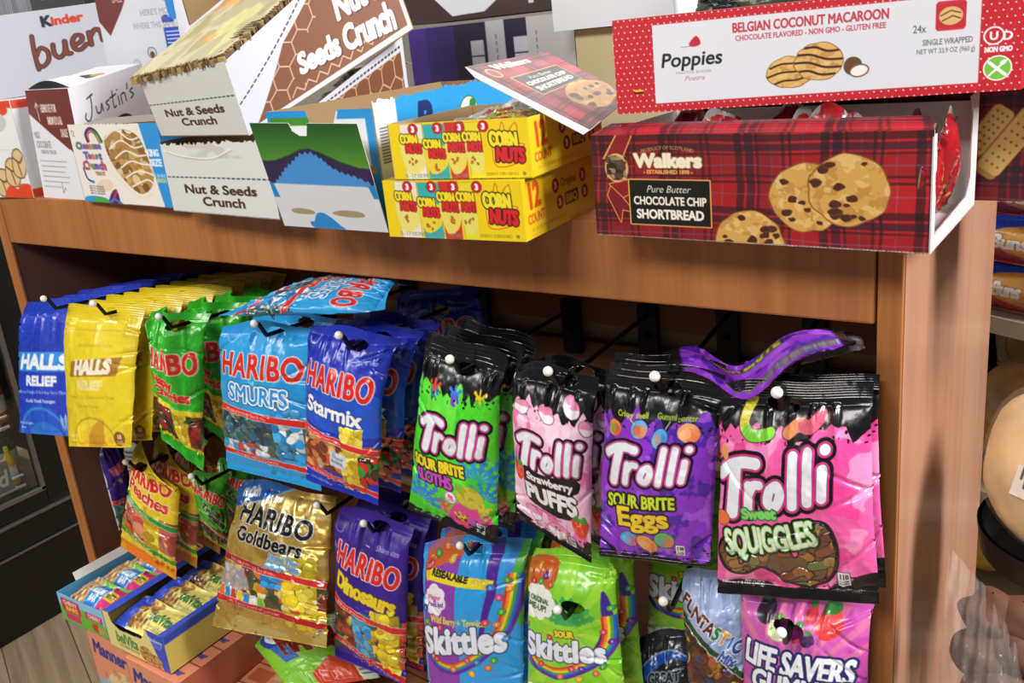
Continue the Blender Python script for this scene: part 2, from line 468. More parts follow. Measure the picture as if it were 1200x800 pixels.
def panel(geo, q, art=None, col='#ffffff', inner=None, th=0.0008, bend=0.0):
    """one sheet of carton: printed outside (towards the quad's normal), plain inside, with its own thickness and rim"""
    n = qn(q); inner = hexc(inner if inner is not None else col)
    if art is None:
        nx, ny = (6, 6) if bend else (1, 1)
        c = np.tile(hexc(col), ((nx + 1) * (ny + 1), 1)); keep = None; h = 0
    else:
        nx, ny = art.nx, art.ny; c = art.c.reshape(-1, 3); keep = art.part >= 0; h = art.h[..., None] * 0.001
    g = bil(q, nx, ny)
    if bend:
        u = np.linspace(0, 1, nx + 1)[None, :, None]; v = np.linspace(0, 1, ny + 1)[:, None, None]
        g = g + n * bend * (np.sin(np.pi * u) * np.sin(np.pi * v))
    f = grid_faces(nx, ny, keep)
    v_, f_, c_ = used((g + n * h).reshape(-1, 3), f, c)
    geo.add(v_, f_, c_, art is not None or bool(bend))
    b = (g - n * th)
    if keep is None or keep.all():
        bq = [b[0, 0], b[0, -1], b[-1, -1], b[-1, 0]]
        if bend:
            geo.add(b.reshape(-1, 3), f[:, ::-1], inner)
        elif art is not None:
            geo.add((bil(q, 6, 6) - n * th).reshape(-1, 3), grid_faces(6, 6)[:, ::-1], inner, False)
        else:
            geo.quad(bq[0], bq[1], bq[2], bq[3], inner)
        fq = [g[0, 0], g[0, -1], g[-1, -1], g[-1, 0]]
        if not bend:
            for i in range(4):
                j = (i + 1) % 4; geo.quad(fq[i], fq[j], bq[j], bq[i], inner)
    else:
        v_, f_, c_ = used(b.reshape(-1, 3), f[:, ::-1], np.tile(inner, (len(c), 1)))
        geo.add(v_, f_, c_)
        top, bot = (g + n * h).reshape(-1, 3), b.reshape(-1, 3)          # rim along the cut edge
        ed = np.concatenate([f[:, [0, 1]], f[:, [1, 2]], f[:, [2, 3]], f[:, [3, 0]]])
        key = np.sort(ed, 1); _, ix, ct = np.unique(key, axis=0, return_index=True, return_counts=True)
        e = ed[ix[ct == 1]]
        V = np.concatenate([top[e[:, 0]], top[e[:, 1]], bot[e[:, 1]], bot[e[:, 0]]]); m = len(e)
        geo.add(V, np.stack([np.arange(m), np.arange(m) + m, np.arange(m) + 2 * m, np.arange(m) + 3 * m], 1)[:, ::-1], inner, False)
def up(b, py):
    """the point straight above b that shows at image height py"""
    lo, hi = b[2] - 0.5, b[2] + 0.8
    for _ in range(40):
        m = (lo + hi) / 2
        if proj((b[0], b[1], m))[1] > py: lo = m
        else: hi = m
    return np.array([b[0], b[1], (lo + hi) / 2])
def hexa(fq, D):
    """faces of a box from its front quad and depth vector, each as TL,TR,BR,BL seen from outside"""
    tl, tr, br, bl = [np.asarray(p, float) for p in fq]; D = np.asarray(D, float)
    return {'front': [tl, tr, br, bl], 'right': [tr, tr + D, br + D, br], 'left': [tl + D, tl, bl, bl + D],
            'top': [tl + D, tr + D, tr, tl], 'bottom': [bl, br, br + D, bl + D], 'back': [tr + D, tl + D, bl + D, br + D]}
def tube(geo, pts, r, col, n=8, cap=True):
    pts = np.asarray(pts, float); m = len(pts)
    rr = np.full(m, r) if np.isscalar(r) else np.asarray(r, float)
    T = np.gradient(pts, axis=0); T /= np.linalg.norm(T, axis=1)[:, None]
    a = unit(np.cross(T[0], [0.13, 0.27, 0.95])); rings = []
    for i in range(m):
        a = unit(a - T[i] * a.dot(T[i])); b = np.cross(T[i], a)
        t = np.linspace(0, 2 * np.pi, n, endpoint=False)
        rings.append(pts[i] + rr[i] * (np.cos(t)[:, None] * a + np.sin(t)[:, None] * b))
    v = np.concatenate(rings); f = []
    for i in range(m - 1):
        for j in range(n):
            k = (j + 1) % n; f.append([i * n + j, i * n + k, (i + 1) * n + k, (i + 1) * n + j])
    geo.add(v, f, hexc(col))
    if cap:
        for c0, ring, s_ in ((pts[0], rings[0], 1), (pts[-1], rings[-1], -1)):
            for j in range(0, n, 2):
                q = [c0, ring[(j + 2) % n], ring[(j + 1) % n], ring[j]]
                geo.add(q if s_ > 0 else q[::-1], [[0, 1, 2, 3]], hexc(col), False)
def ball(geo, c, r, col, n=12, m=8):
    c = np.asarray(c, float); r = np.asarray(r if not np.isscalar(r) else [r, r, r], float)
    t = np.linspace(0, 2 * np.pi, n + 1); p = np.linspace(0.02, np.pi - 0.02, m + 1)
    g = np.stack([np.sin(p)[:, None] * np.cos(t)[None], np.sin(p)[:, None] * np.sin(t)[None], np.repeat(np.cos(p)[:, None], n + 1, 1)], -1) * r + c
    geo.add(g.reshape(-1, 3), grid_faces(n, m), hexc(col))
def boxgeo(geo, a, b, col):
    (x0, y0, z0), (x1, y1, z1) = a, b
    H = hexa([(x0, y0, z1), (x1, y0, z1), (x1, y0, z0), (x0, y0, z0)], (0, y1 - y0, 0))
    for q in H.values(): geo.quad(q[0], q[3], q[2], q[1], col)
def bevel_box(name, a, b, mat, parent=None, bev=0.0015):
    x0, y0, z0 = a; x1, y1, z1 = b
    me = bpy.data.meshes.new(name)
    vs = [(x, y, z) for x in (x0, x1) for y in (y0, y1) for z in (z0, z1)]
    me.from_pydata(vs, [], [(0, 1, 3, 2), (4, 6, 7, 5), (0, 4, 5, 1), (2, 3, 7, 6), (0, 2, 6, 4), (1, 5, 7, 3)])
    me.materials.append(mat)
    o = bpy.data.objects.new(name, me); COL.objects.link(o)
    if parent is not None: o.parent = parent
    if bev:
        md = o.modifiers.new('edge', 'BEVEL'); md.width = bev; md.segments = 2
    return o

# ---------------------------------------------------------------- bags
PARTS = {0: 'body', 1: 'header', 2: 'bottom_seal', 3: 'window', 4: 'logo_panel'}
def corners(px4, ys):
    """four image points TL,TR,BR,BL, each at its own depth"""
    if np.isscalar(ys): ys = [ys] * 4
    return [P(x, y, d) for (x, y), d in zip(px4, ys)]
def bag(name, label, cat, q, art, mats, thick=0.028, head=0.1, foot=0.05, wr=0.0009, seed=1, group=None, crimp=0.0006,
        back='#8a8a8a', curl=None, gusset=False, side=0.5, fold=None, backq=None, press=0.5, droop=1.0, hk=None):
    """a filled film pouch: printed front grid, plain back, flat crimped top and bottom, air and candy in between"""
    rng = np.random.default_rng(seed)
    nx, ny = art.nx, art.ny
    g = bil(q, nx, ny); n = qn(q)
    u = np.linspace(0, 1, nx + 1)[None, :]; v = np.linspace(0, 1, ny + 1)[:, None]
    t = np.clip((v - head * 0.8) / max(1e-6, 1 - head * 0.8 - foot), 0, 1)
    fv = np.sin(np.pi * np.clip(t, 0, 1) ** (0.8 if not gusset else 0.62)) ** 0.75
    if gusset: fv = np.where(t > 0.55, np.maximum(fv, 0.8 * np.sin(np.pi * 0.55 ** 0.62) ** .75 + 0 * fv), fv) * np.clip((1 - t) * 14, 0, 1) ** .5
    fu = np.clip(np.sin(np.pi * np.clip(u, 0, 1)), 0, 1) ** side
    bulge = thick * 0.5 * fv * fu
    wn = fbm(nx + 1, ny + 1, 4, 5, rng, 4, 0.55) * wr * 1.6
    for _ in range(7):                             # creases running in from the edges
        x0, y0 = rng.choice([0, 1]) * 1.0, rng.uniform(head, 1); a = rng.uniform(-0.7, 0.7) + (math.pi if x0 > .5 else 0)
        d = (u - x0) * -math.sin(a) + (v - y0) * math.cos(a); l = (u - x0) * math.cos(a) + (v - y0) * math.sin(a)
        wn = wn - wr * 1.8 * np.exp(-(d / 0.012) ** 2) * np.clip(1 - l / rng.uniform(.2, .5), 0, 1) * (l > 0)
    for _ in range(5):                             # pleats under the header and over the foot
        x0 = rng.uniform(.08, .92); k = rng.uniform(-.25, .25)
        wn = wn + wr * 2.0 * np.exp(-((u - x0 - k * (v - head)) / 0.02) ** 2) * np.exp(-np.clip(v - head, 0, 1) / 0.1) * (v > head * .7)
        wn = wn + wr * 1.6 * np.exp(-((u - x0 - .1 - k * (v - 1)) / 0.02) ** 2) * np.exp(-np.clip(1 - foot - v, 0, 1) / 0.08) * (v < 1 - foot * .6)
    flat = np.where((v < head * 0.75) | (v > 1 - foot * 0.85), 0.45, 1.0)
    wn = wn * flat
    hmm = art.H
    for lo, hi in ((0.0, min(head * 0.55, 0.09)), (1 - foot * 0.8, 1.0)):
        band = ((v >= lo) & (v <= hi)) * 1.0
        wn = wn + crimp * np.sin(v * hmm * 2 * math.pi / 1.9) * band
    h = bulge + wn + art.h * 0.001
    off = n * h[..., None]
    if curl is not None:                            # curl(u, v) -> extra displacement in metres along (x, y, z)
        off = off + curl(u + 0 * v, v + 0 * u)
    hw = np.clip(1 - v / max(head * 1.5, .08), 0, 1) ** 1.3 * droop   # the hanging strip: peaks at the hole, its shoulders fall back
    sd = 2 * (u - .5 - rng.uniform(-.08, .08))
    off = off + np.stack([0 * hw * u, .009 * sd ** 2 * hw, .008 * (1 - sd ** 2) * hw + .0025 * np.sin(u * rng.uniform(5, 9) + rng.uniform(0, 6)) * hw], -1)
    # gathered sides: a filled bag draws its edges in a little
    pinch = 0.035 * fv * (u - 0.5)
    ev = unit(np.asarray(q[1]) - np.asarray(q[0])); wid = np.linalg.norm(np.asarray(q[1]) - np.asarray(q[0]))
    off = off - ev * (pinch * wid * thick / 0.028 * 0.5)[..., None]
    F = g + off
    loc = F[max(1, int(ny * head * .4)), nx // 2].copy()
    part_ = art.part.copy()
    def pierced(C, m):                              # the slot the peg hook runs through
        tip, vv = hk; lo = tip + np.array([-.001, .012, -.017]); d = vv
        s_ = (C[..., 1] - lo[1]) / d[1]
        return ((C[..., 0] - lo[0] - d[0] * s_) / (.012 + m)) ** 2 + ((C[..., 2] - lo[2] - d[2] * s_) / (.0058 + m)) ** 2 < 1
    if hk is not None:
        part_[pierced((F[1:, 1:] + F[:-1, :-1]) / 2, 0)] = -1
    root = thing(name, label, cat, loc, group)
    col = art.c.reshape(-1, 3); Fr = F.reshape(-1, 3)
    sx, sy = max(1, nx // 26), max(1, ny // 36)
    iu = np.unique(np.append(np.arange(0, nx + 1, sx), nx)); iv = np.unique(np.append(np.arange(0, ny + 1, sy), ny))
    Bg = g[np.ix_(iv, iu)] - n * (0.0006 + (bulge[np.ix_(iv, iu)] * (1 - press))[..., None] * 0.9) + (off - n * h[..., None])[np.ix_(iv, iu)]
    Bg[:, 0] = F[iv, 0]; Bg[:, -1] = F[iv, -1]; Bg[0] = F[0, iu]; Bg[-1] = F[-1, iu]
    pb = art.part[np.ix_(np.minimum(iv[:-1] + sy // 2, ny - 1), np.minimum(iu[:-1] + sx // 2, nx - 1))]
    if hk is not None:
        pb = pb.copy(); pb[pierced((Bg[1:, 1:] + Bg[:-1, :-1]) / 2, .004)] = -1
    for k in sorted(set(np.unique(part_)) - {-1}):
        geo = Geo()
        vv, ff, cc = used(Fr, grid_faces(nx, ny, part_ == k), col); geo.add(vv, ff, cc)
        if k == 0:
            keep = (pb >= 0) & (pb != 1) & (pb != 2)
        else:
            keep = pb == k if k in (1, 2) else np.zeros_like(pb, bool)
        if keep.any():
            cb = np.tile(hexc(back), (Bg.shape[0] * Bg.shape[1], 1))
            vv, ff, cc = used(Bg.reshape(-1, 3), grid_faces(len(iu) - 1, len(iv) - 1, keep)[:, ::-1], cb); geo.add(vv, ff, cc)
        geo.build(PARTS[k], mats.get(k, mats[0]), root, loc)
    return root
def hang_hole(a, w=9, h=3.2, y=None, x=None):
    x = a.W / 2 if x is None else x; y = a.H * .045 if y is None else y
    a.setpart_poly([(x - w / 2, y), (x - w / 4, y - h / 2), (x + w / 4, y - h / 2), (x + w / 2, y), (x + w / 4, y + h / 2), (x - w / 4, y + h / 2)], -1)

# ================================================================ the setting: floor, store walls, ceiling
ZT = 1.2635                                       # top of the display unit
def floor_mat():
    m, nt, b = _pr('wood_plank_floor')
    tc = nt.nodes.new('ShaderNodeTexCoord'); mp = nt.nodes.new('ShaderNodeMapping')
    mp.inputs['Rotation'].default_value = (0, 0, 0.35)
    nt.links.new(tc.outputs['Object'], mp.inputs['Vector'])
    br = nt.nodes.new('ShaderNodeTexBrick'); br.inputs['Scale'].default_value = 1.0
    br.inputs['Brick Width'].default_value = 1.2; br.inputs['Row Height'].default_value = 0.16; br.inputs['Mortar Size'].default_value = 0.0015
    br.inputs['Color1'].default_value = (0.36, 0.25, 0.16, 1); br.inputs['Color2'].default_value = (0.46, 0.34, 0.23, 1); br.inputs['Mortar'].default_value = (0.1, 0.07, 0.05, 1)
    nt.links.new(mp.outputs['Vector'], br.inputs['Vector'])
    m2 = nt.nodes.new('ShaderNodeMapping'); m2.inputs['Scale'].default_value = (2.5, 45, 1)
    nt.links.new(mp.outputs['Vector'], m2.inputs['Vector'])
    nz = nt.nodes.new('ShaderNodeTexNoise'); nz.inputs['Scale'].default_value = 1.0; nz.inputs['Detail'].default_value = 6; nz.inputs['Distortion'].default_value = 0.5
    nt.links.new(m2.outputs['Vector'], nz.inputs['Vector'])
    mx = nt.nodes.new('ShaderNodeMixRGB'); mx.blend_type = 'MULTIPLY'; mx.inputs['Fac'].default_value = 0.8
    cr = nt.nodes.new('ShaderNodeValToRGB'); cr.color_ramp.elements[0].position = .3; cr.color_ramp.elements[0].color = (.45, .4, .35, 1); cr.color_ramp.elements[1].position = .7
    nt.links.new(nz.outputs['Fac'], cr.inputs['Fac']); nt.links.new(br.outputs['Color'], mx.inputs['Color1']); nt.links.new(cr.outputs['Color'], mx.inputs['Color2'])
    nt.links.new(mx.outputs['Color'], b.inputs['Base Color']); b.inputs['Roughness'].default_value = 0.4
    return m
def slab(name, a, b, m):
    return tag(bevel_box(name, a, b, m, None, 0), kind='structure')
slab('floor', (-3.6, -2.2, -0.05), (1.6, 3.2, 0.0), floor_mat())
_wm = solid_mat('store_wall_paint', '#b9b4aa', 0.8, noise=0.04, scale=6)
slab('wall_back', (-3.6, 3.2, 0.0), (1.6, 3.3, 3.0), _wm)
slab('wall_left', (-3.7, -2.2, 0.0), (-3.6, 3.3, 3.0), _wm)

# ================================================================ the wooden display unit
WOODF = wood_mat('cherry_laminate_fascia', '#9a5e32', '#bb7a43', 0.36, 'Z', 1.0)
WOODP = wood_mat('cherry_laminate_side', '#bb8567', '#d3a084', 0.28, 'Z', 0.8, 0.25)
WOODB = wood_mat('brown_laminate_back', '#6b4128', '#835236', 0.5, 'X', 0.8)
DARKP = solid_mat('dark_brown_melamine', '#6d4636', 0.5, noise=0.06, scale=40)
GROOVE = solid_mat('raw_board_edge', '#a98f6c', 0.7, noise=0.1, scale=80)
BLACK = solid_mat('black_steel', '#141312', 0.42, 0.4, noise=0.15)
XL0, XL1, XR0, XR1 = -1.3695, -1.3445, -0.1400, -0.1222
unit_ = thing('display_cabinet', 'cherry wood display unit with open hanging bay, snack boxes on its top', 'display cabinet', (-0.745, 0.24, 0.0))
def part(o):
    o.parent = unit_; o.location = (0.745, -0.24, 0); return o
part(bevel_box('fascia', (XL1 + 0.0015, 0.0, 1.195), (XR0 - 0.0015, 0.018, ZT), WOODF, None, 0.002))
part(bevel_box('top_board', (XL0, 0.018, 1.2455), (XR1, 0.48, ZT), WOODF, None, 0.001))
part(bevel_box('front_edging', (XL0, 0.0, 0.0), (XL1, 0.004, ZT), WOODF, None, 0.001))
part(bevel_box('front_edging', (XR0, 0.0, 0.0), (XR1 - 0.0008, 0.004, ZT - 0.0005), WOODF, None, 0.001))
part(bevel_box('side_panel', (XL0, 0.0045, 0.0), (XL1 - 0.001, 0.48, 1.2455), DARKP, None, 0.0005))
part(bevel_box('side_panel', (XR0 + 0.001, 0.0045, 0.0), (XR1, 0.48, 1.2455), WOODP, None, 0.0005))
_z = 1.24; _k = 0
for zt, zb in ((1.2455, 1.077), (1.054, 0.93), (0.907, 0.80), (0.777, 0.42)):
    part(bevel_box('back_panel', (XL1, 0.240, zb), (XR0, 0.256, zt), WOODB, None, 0.001))
for zc in (1.0655, 0.9185, 0.7885):
    o = part(bevel_box('panel_groove', (XL1, 0.252, zc - 0.0125), (XR0, 0.258, zc + 0.0125), GROOVE, None, 0))
part(bevel_box('bottom_deck', (XL1, 0.0045, 0.40), (XR0, 0.24, 0.42), WOODP, None, 0.001))
part(bevel_box('kick_board', (XL1, 0.03, 0.0), (XR0, 0.045, 0.40), DARKP, None, 0.001))

# ================================================================ black cooler across the aisle
FRAME = solid_mat('cooler_black_paint', '#121213', 0.35, 0.0, noise=0.12, scale=12)
STEEL = solid_mat('brushed_trim', '#8e8c86', 0.35, 0.8, noise=0.1, stretch=(1, 40, 1))
CX = -2.35
cool = thing('drinks_cooler', 'black glass-door cooler standing across the aisle beside the wooden display', 'cooler', (CX - 0.35, 0.2, 0))
def cpart(o): o.parent = cool; o.location = (-(CX - 0.35), -0.2, 0); return o
Y0c, Y1c = -1.2, 0.62
cpart(bevel_box('cabinet_base', (CX - 0.7, Y0c, 0.0), (CX, Y1c, 0.222), FRAME, None, 0.002))
cpart(bevel_box('grille_panel', (CX - 0.02, Y0c, 0.232), (CX + 0.006, Y1c, 0.306), FRAME, None, 0.003))
cpart(bevel_box('trim_strip', (CX - 0.005, Y0c, 0.306), (CX + 0.010, Y1c, 0.313), STEEL, None, 0.001))
cpart(bevel_box('trim_strip', (CX - 0.005, Y0c, 0.223), (CX + 0.008, Y1c, 0.229), STEEL, None, 0.001))
cpart(bevel_box('cabinet_shell', (CX - 0.7, Y0c, 0.222), (CX - 0.66, Y1c, 2.0), FRAME, None, 0.002))
cpart(bevel_box('cabinet_side', (CX - 0.66, 0.56, 0.31), (CX - 0.06, Y1c, 2.0), FRAME, None, 0.002))
cpart(bevel_box('cabinet_top', (CX - 0.66, Y0c, 1.93), (CX, Y1c, 2.0), FRAME, None, 0.002))
door = bpy.data.objects.new('door', None); COL.objects.link(door); door.parent = cool; door.location = (-(CX - 0.35), -0.2, 0)
for nm, a, b in (('door_frame', (CX - 0.05, 0.392, 0.318), (CX, 0.55, 1.93)), ('door_frame', (CX - 0.05, Y0c, 0.318), (CX, 0.392, 0.362)), ('door_frame', (CX - 0.05, Y0c, 1.85), (CX, 0.392, 1.93))):
    o = bevel_box(nm, a, b, FRAME, None, 0.004); o.parent = door
for nm, a, b in (('glass_trim', (CX - 0.012, 0.381, 0.362), (CX + 0.003, 0.392, 1.85)), ('glass_trim', (CX - 0.012, Y0c, 0.360), (CX + 0.003, 0.392, 0.372))):
    o = bevel_box(nm, a, b, STEEL, None, 0.001); o.parent = door
_g, _nt, _b = _pr('door_glass'); _b.inputs['Transmission Weight'].default_value = 1.0; _b.inputs['Roughness'].default_value = 0.02; _b.inputs['Base Color'].default_value = (.93, .97, .95, 1)
o = bevel_box('glass_pane', (CX - 0.010, Y0c, 0.372), (CX - 0.006, 0.381, 1.85), _g, None, 0); o.parent = door
WIRE = solid_mat('white_coated_wire', '#d9d8d2', 0.4, noise=0.05)
g = Geo()
for zz in (0.372, 0.545):
    for yy in np.arange(-0.4, 0.36, 0.03): tube(g, [(CX - 0.62, yy, zz), (CX - 0.06, yy, zz)], 0.003, '#dcdad4', 6)
    tube(g, [(CX - 0.06, -0.5, zz), (CX - 0.06, 0.37, zz)], 0.005, '#dcdad4', 6); tube(g, [(CX - 0.06, -0.5, zz + 0.03), (CX - 0.06, 0.37, zz + 0.03)], 0.004, '#dcdad4', 6)
o = g.build('wire_shelf', WIRE, cool); o.location = (-(CX - 0.35), -0.2, 0)
_l = area_light('cooler_inner_light', (CX - 0.10, 0.1, 1.80), (CX - 0.2, 0.15, 0.4), 0.05, 0.9, 16, (0.95, 0.98, 1.0))
# what shows behind its glass
def bottle(name, label, base, r, h, body, cap, group=None):
    t = thing(name, label, 'bottle', base, group)
    prof = [(0.0, 0.9), (0.04, 1.0), (0.62, 1.0), (0.74, 0.75), (0.84, 0.42), (0.9, 0.4)]
    g = Geo(); pts = [(0, 0, z * h) for z, _ in prof]; tube(g, pts, [k * r for _, k in prof], body, 20); g.build('body', FILM(), t)
    g = Geo(); tube(g, [(0, 0, .885 * h), (0, 0, h)], r * 0.46, cap, 16); g.build('cap', FILM(), t)
    g = Geo(); tube(g, [(0, 0, .2 * h), (0, 0, .5 * h)], r * 1.012, '#e9e4d6', 20, False); g.build('paper_label', CARD(), t)
    return t
bottle('juice_bottle', 'slim yellow juice bottle behind the cooler glass, nearest the door frame', (CX - 0.085, 0.356, 0.377), 0.014, 0.11, '#e8b81e', '#f0d020')
bottle('juice_bottle', 'orange juice bottle on the upper wire shelf of the cooler', (CX - 0.12, 0.365, 0.55), 0.035, 0.15, '#e2571f', '#2f7a3a')
bottle('juice_bottle', 'dark green bottle standing low in the cooler under the orange one', (CX - 0.16, 0.375, 0.377), 0.036, 0.155, '#1d4a3c', '#d9d4c8')
_q = [(CX - 0.050, 0.24, 0.465), (CX - 0.050, 0.336, 0.465), (CX - 0.050, 0.336, 0.380), (CX - 0.050, 0.24, 0.380)]
a = art_for(_q, 130, 80, '#8d8a82'); a.text('nd', 84, 44, 40, '#f3f1ea', bold=1.5, shear=.15, w=76)
g = Geo(); panel(g, [np.array(p) for p in _q], a, th=0.004); o = g.build('price_card', CARD(), None, _q[0]); tag(o, 'grey card with large white letters behind the cooler glass', 'card')

# ================================================================ cartons along the top of the display
def tartan(a, sett=58, base='#bd1620', seed=3, wob=2.2):
    a.c[:] = hexc(base)
    r = np.random.default_rng(seed)
    w1 = fbm(a.nx + 1, a.ny + 1, 5, 3, r, 2) * wob; w2 = fbm(a.nx + 1, a.ny + 1, 4, 3, r, 2) * wob
    X, Y = np.meshgrid(a.x, a.y)
    def band(c, lo, hi):
        p = c % 36; e = a.px * .9
        return np.clip((p - lo) / e + .5, 0, 1) * np.clip((hi - p) / e + .5, 0, 1)
    for c in (X + w1 + 5, Y + w2 + 3):
        c = c * (36 / sett); 
        for lo, hi, col, al in ((2, 5.4, '#1b0a12', .62), (6.6, 10.2, '#1c1026', .62), (11.2, 12.4, '#1b0a12', .55), (17.2, 17.8, '#8a93b5', .55), (22, 23.2, '#200a0e', .6), (25, 26.2, '#200a0e', .6), (31, 31.5, '#8a93b5', .4), (12.4, 24, '#60101a', .25)):
            a.c += (hexc(col) - a.c) * (band(c, lo, hi) * al)[..., None]
def cookie(a, cx, cy, rx, ry, seed=1, base='#d6a552', chips=11, stripes=0, rot=0):
    r = np.random.default_rng(seed)
    pts = [(cx + rx * (1 + r.uniform(-.05, .05)) * math.cos(t), cy + ry * (1 + r.uniform(-.05, .05)) * math.sin(t)) for t in np.linspace(0, 2 * math.pi, 22, endpoint=False)]
    a.poly(pts, base, smooth=3, out=[(rx * .035, '#8a5a22')])
    old = a.clip; m = a.mask(pts, 3); a.clip = m if old is None else m * old
    a.splotch('#b9813a', a.W / rx * 3, a.H / ry * 3, .12, alpha=.6); a.splotch('#eac680', a.W / rx * 4, a.H / ry * 4, .2, alpha=.7)
    for _ in range(chips):
        t = r.uniform(0, 6.28); q = math.sqrt(r.uniform(0, .8)); k = rx * r.uniform(.07, .17)
        x, y = cx + q * rx * math.cos(t), cy + q * ry * math.sin(t)
        a.poly([(x + k * r.uniform(.6, 1.3) * math.cos(s), y + k * .75 * r.uniform(.6, 1.3) * math.sin(s)) for s in np.linspace(0, 6.28, 7, endpoint=False)], '#4a2014', smooth=2, out=[(k * .12, '#7d4a24')])
    for i in range(stripes):
        f = (i + .8) / (stripes + .6) * 2 - 1; k = math.sqrt(max(0, 1 - f * f))
        p = [(-k * rx, f * ry + .10 * ry), (-k * rx * .4, f * ry - .06 * ry), (k * rx * .3, f * ry + .02 * ry), (k * rx, f * ry - .16 * ry)]
        c_, s_ = math.cos(rot), math.sin(rot)
        a.line([(cx + x * c_ - y * s_, cy + x * s_ + y * c_) for x, y in p], ry * .13, '#4a2417', smooth=5)
    a.clip = old
def dashes(a, p0, p1, ln, gap, w, col):
    p0, p1 = np.array(p0, float), np.array(p1, float); L = np.linalg.norm(p1 - p0); d = (p1 - p0) / L; t = 0
    while t < L:
        a.line([p0 + d * t, p0 + d * min(L, t + ln)], w, col); t += ln + gap
def honeycomb(a, s, wd, col):
    X, Y = np.meshgrid(a.x, a.y)
    q = np.stack([X, Y], -1) / s; R = np.array([1.7320508, 3.0]); H = R / 2      # pointy-top cells
    A = np.mod(q, R) - H; B = np.mod(q - H, R) - H
    g = np.where((np.sum(A * A, -1) < np.sum(B * B, -1))[..., None], A, B); g = np.abs(g)
    d = np.maximum(g[..., 0] * 1.0, g[..., 0] * 0.5 + g[..., 1] * 0.8660254)
    a.put((slice(None), slice(None)), (0.8660254 - d) * s - wd / 2, col)
def solid_box(name, label, cat, F, arts, cols, mat, group=None, loc=None):
    """closed carton: printed faces where given, plain colour elsewhere"""
    g = Geo()
    for k, q in F.items():
        a = arts.get(k)
        if a is not None:
            g.add((bil(q, a.nx, a.ny) + qn(q) * a.h[..., None] * .001).reshape(-1, 3), grid_faces(a.nx, a.ny), a.c.reshape(-1, 3), bool(a.h.any()))
        else:
            g.quad(q[0], q[3], q[2], q[1], cols.get(k, cols.get('*', '#cccccc')))
    o = g.build(name, mat, None, F['front'][3] if loc is None else loc)
    return tag(o, label, cat, group)
def packet(name, label, cat, q, art, group=None, thick=.02, mats=None, wr=.0012, seed=3, **k):
    return bag(name, label, cat, q, art, mats or {0: FILM(), 1: SEAL(), 2: SEAL()}, thick=thick, head=.07, foot=.07, wr=wr, seed=seed, group=group, **k)

# ---- red tartan shortbread tray, its lid thrown back
wBL, wBR = PZ(700, 275, ZT), PZ(1090, 298, ZT)
wTL, wTR = up(wBL, 154), up(wBR, 158)
wTR[2] = wTL[2] = (wTL[2] + wTR[2]) / 2
wD = np.array([0.004, 0.143, 0.0])
WF = hexa([wTL, wTR, wBR, wBL], wD)
wk = thing('shortbread_tray', 'open red tartan shortbread tray with a black label, its lid folded back', 'box', wBL)
a = art_for(WF['front'], 240, 88, seed=5); tartan(a, 58)
a.rect(0, 0, 140, 88, '#3a0a10', alpha=.18)
a.line([(34, 1), (22, 22)], .9, '#e0a850'); a.line([(22, 0), (10, 20)], .9, '#e0a850')
a.poly([(22, 0), (35, 1), (26, 24), (10, 24)], '#8d1420'); a.line([(35, 1), (27, 18)], .9, '#e0a850'); a.line([(22, 0), (11, 20)], .9, '#e0a850')
a.poly([(14, 42), (30, 38), (38, 46), (24, 54)], '#8d1420', out=[(.7, '#e0a850')]); a.poly([(15, 44), (24, 53), (34, 66), (24, 64), (22, 75), (12, 52)], '#7d1220', out=[(.7, '#e0a850')])
a.ell(21, 28, 10, 12.5, '#e2aa55'); a.ell(21, 28, 8, 10.5, '#5a3a2a'); a.splotch('#1a1a1a', 40, 20, .05, (13, 18, 29, 38), .7); a.splotch('#d8c3a0', 40, 20, .25, (13, 18, 29, 38), .6)
a.text('PRODUCT OF SCOTLAND', 63, 11, 2.8, '#e8b45c', w=42, arc=3)
a.text('Walkers', 63, 21.5, 10.5, '#f6ecd2', bold=.95, w=53, out=[(1.6, '#8a6a30')])
a.text('- ESTABLISHED 1898 -', 63, 31, 3.0, '#e8b45c', w=39, bold=.2)
a.rect(31, 38, 95, 76, '#0d0b0b', out=[(1.0, '#e3ab58')])
a.text('Pure Butter', 63, 45.5, 5.6, '#f2ead8', shear=.28, w=35)
a.text('CHOCOLATE CHIP', 63, 55.5, 6.6, '#f6f0e2', w=58, bold=.3)
a.text('SHORTBREAD', 63, 67, 7.4, '#f6f0e2', w=54, bold=.45)
cookie(a, 123, 86, 24, 24, 4, chips=14); cookie(a, 164, 49, 25, 26, 5, chips=14); cookie(a, 190, 43, 25.5, 26, 6, chips=14)
g = Geo(); panel(g, WF['front'], a, inner='#e9e6e2', th=.0009); 
panel(g, WF['left'], None, '#8d1822', '#e6e3df', .0009); panel(g, WF['back'], None, '#8d1822', '#e6e3df', .0009); panel(g, WF['bottom'], None, '#d8d5d0', '#e6e3df', .0009)
g.build('tray_body', CARD(), wk, wBL)
q = WF['right']; q = [q[0] + [0, 0, -.004], q[1] + [0, 0, .009], q[2], q[3]]
a = art_for(q, 143, 88, '#d9d8da'); a.setpart_poly([(9, -2), (112, -2), (122, 16), (122, 62), (108, 74), (10, 76)], -1)
g = Geo(); panel(g, q, a, inner='#c9c6c4', th=.0009); g.build('end_panel', CARD(), wk, wBL)
q = [wTL + [.006, .012, .007], wTR + [-.004, .012, .007], wTR, wTL]
a = art_for(q, 236, 32, seed=6); tartan(a, 58); a.setpart_poly([(-5, -5), (8, -5), (-1, 33)], -1); a.setpart_poly([(229, -5), (240, -5), (240, 9), (234, 2)], -1)
g = Geo(); panel(g, q, a, inner='#ddd9d6', th=.0009, bend=.002); g.build('top_flap', CARD(), wk, wBL)
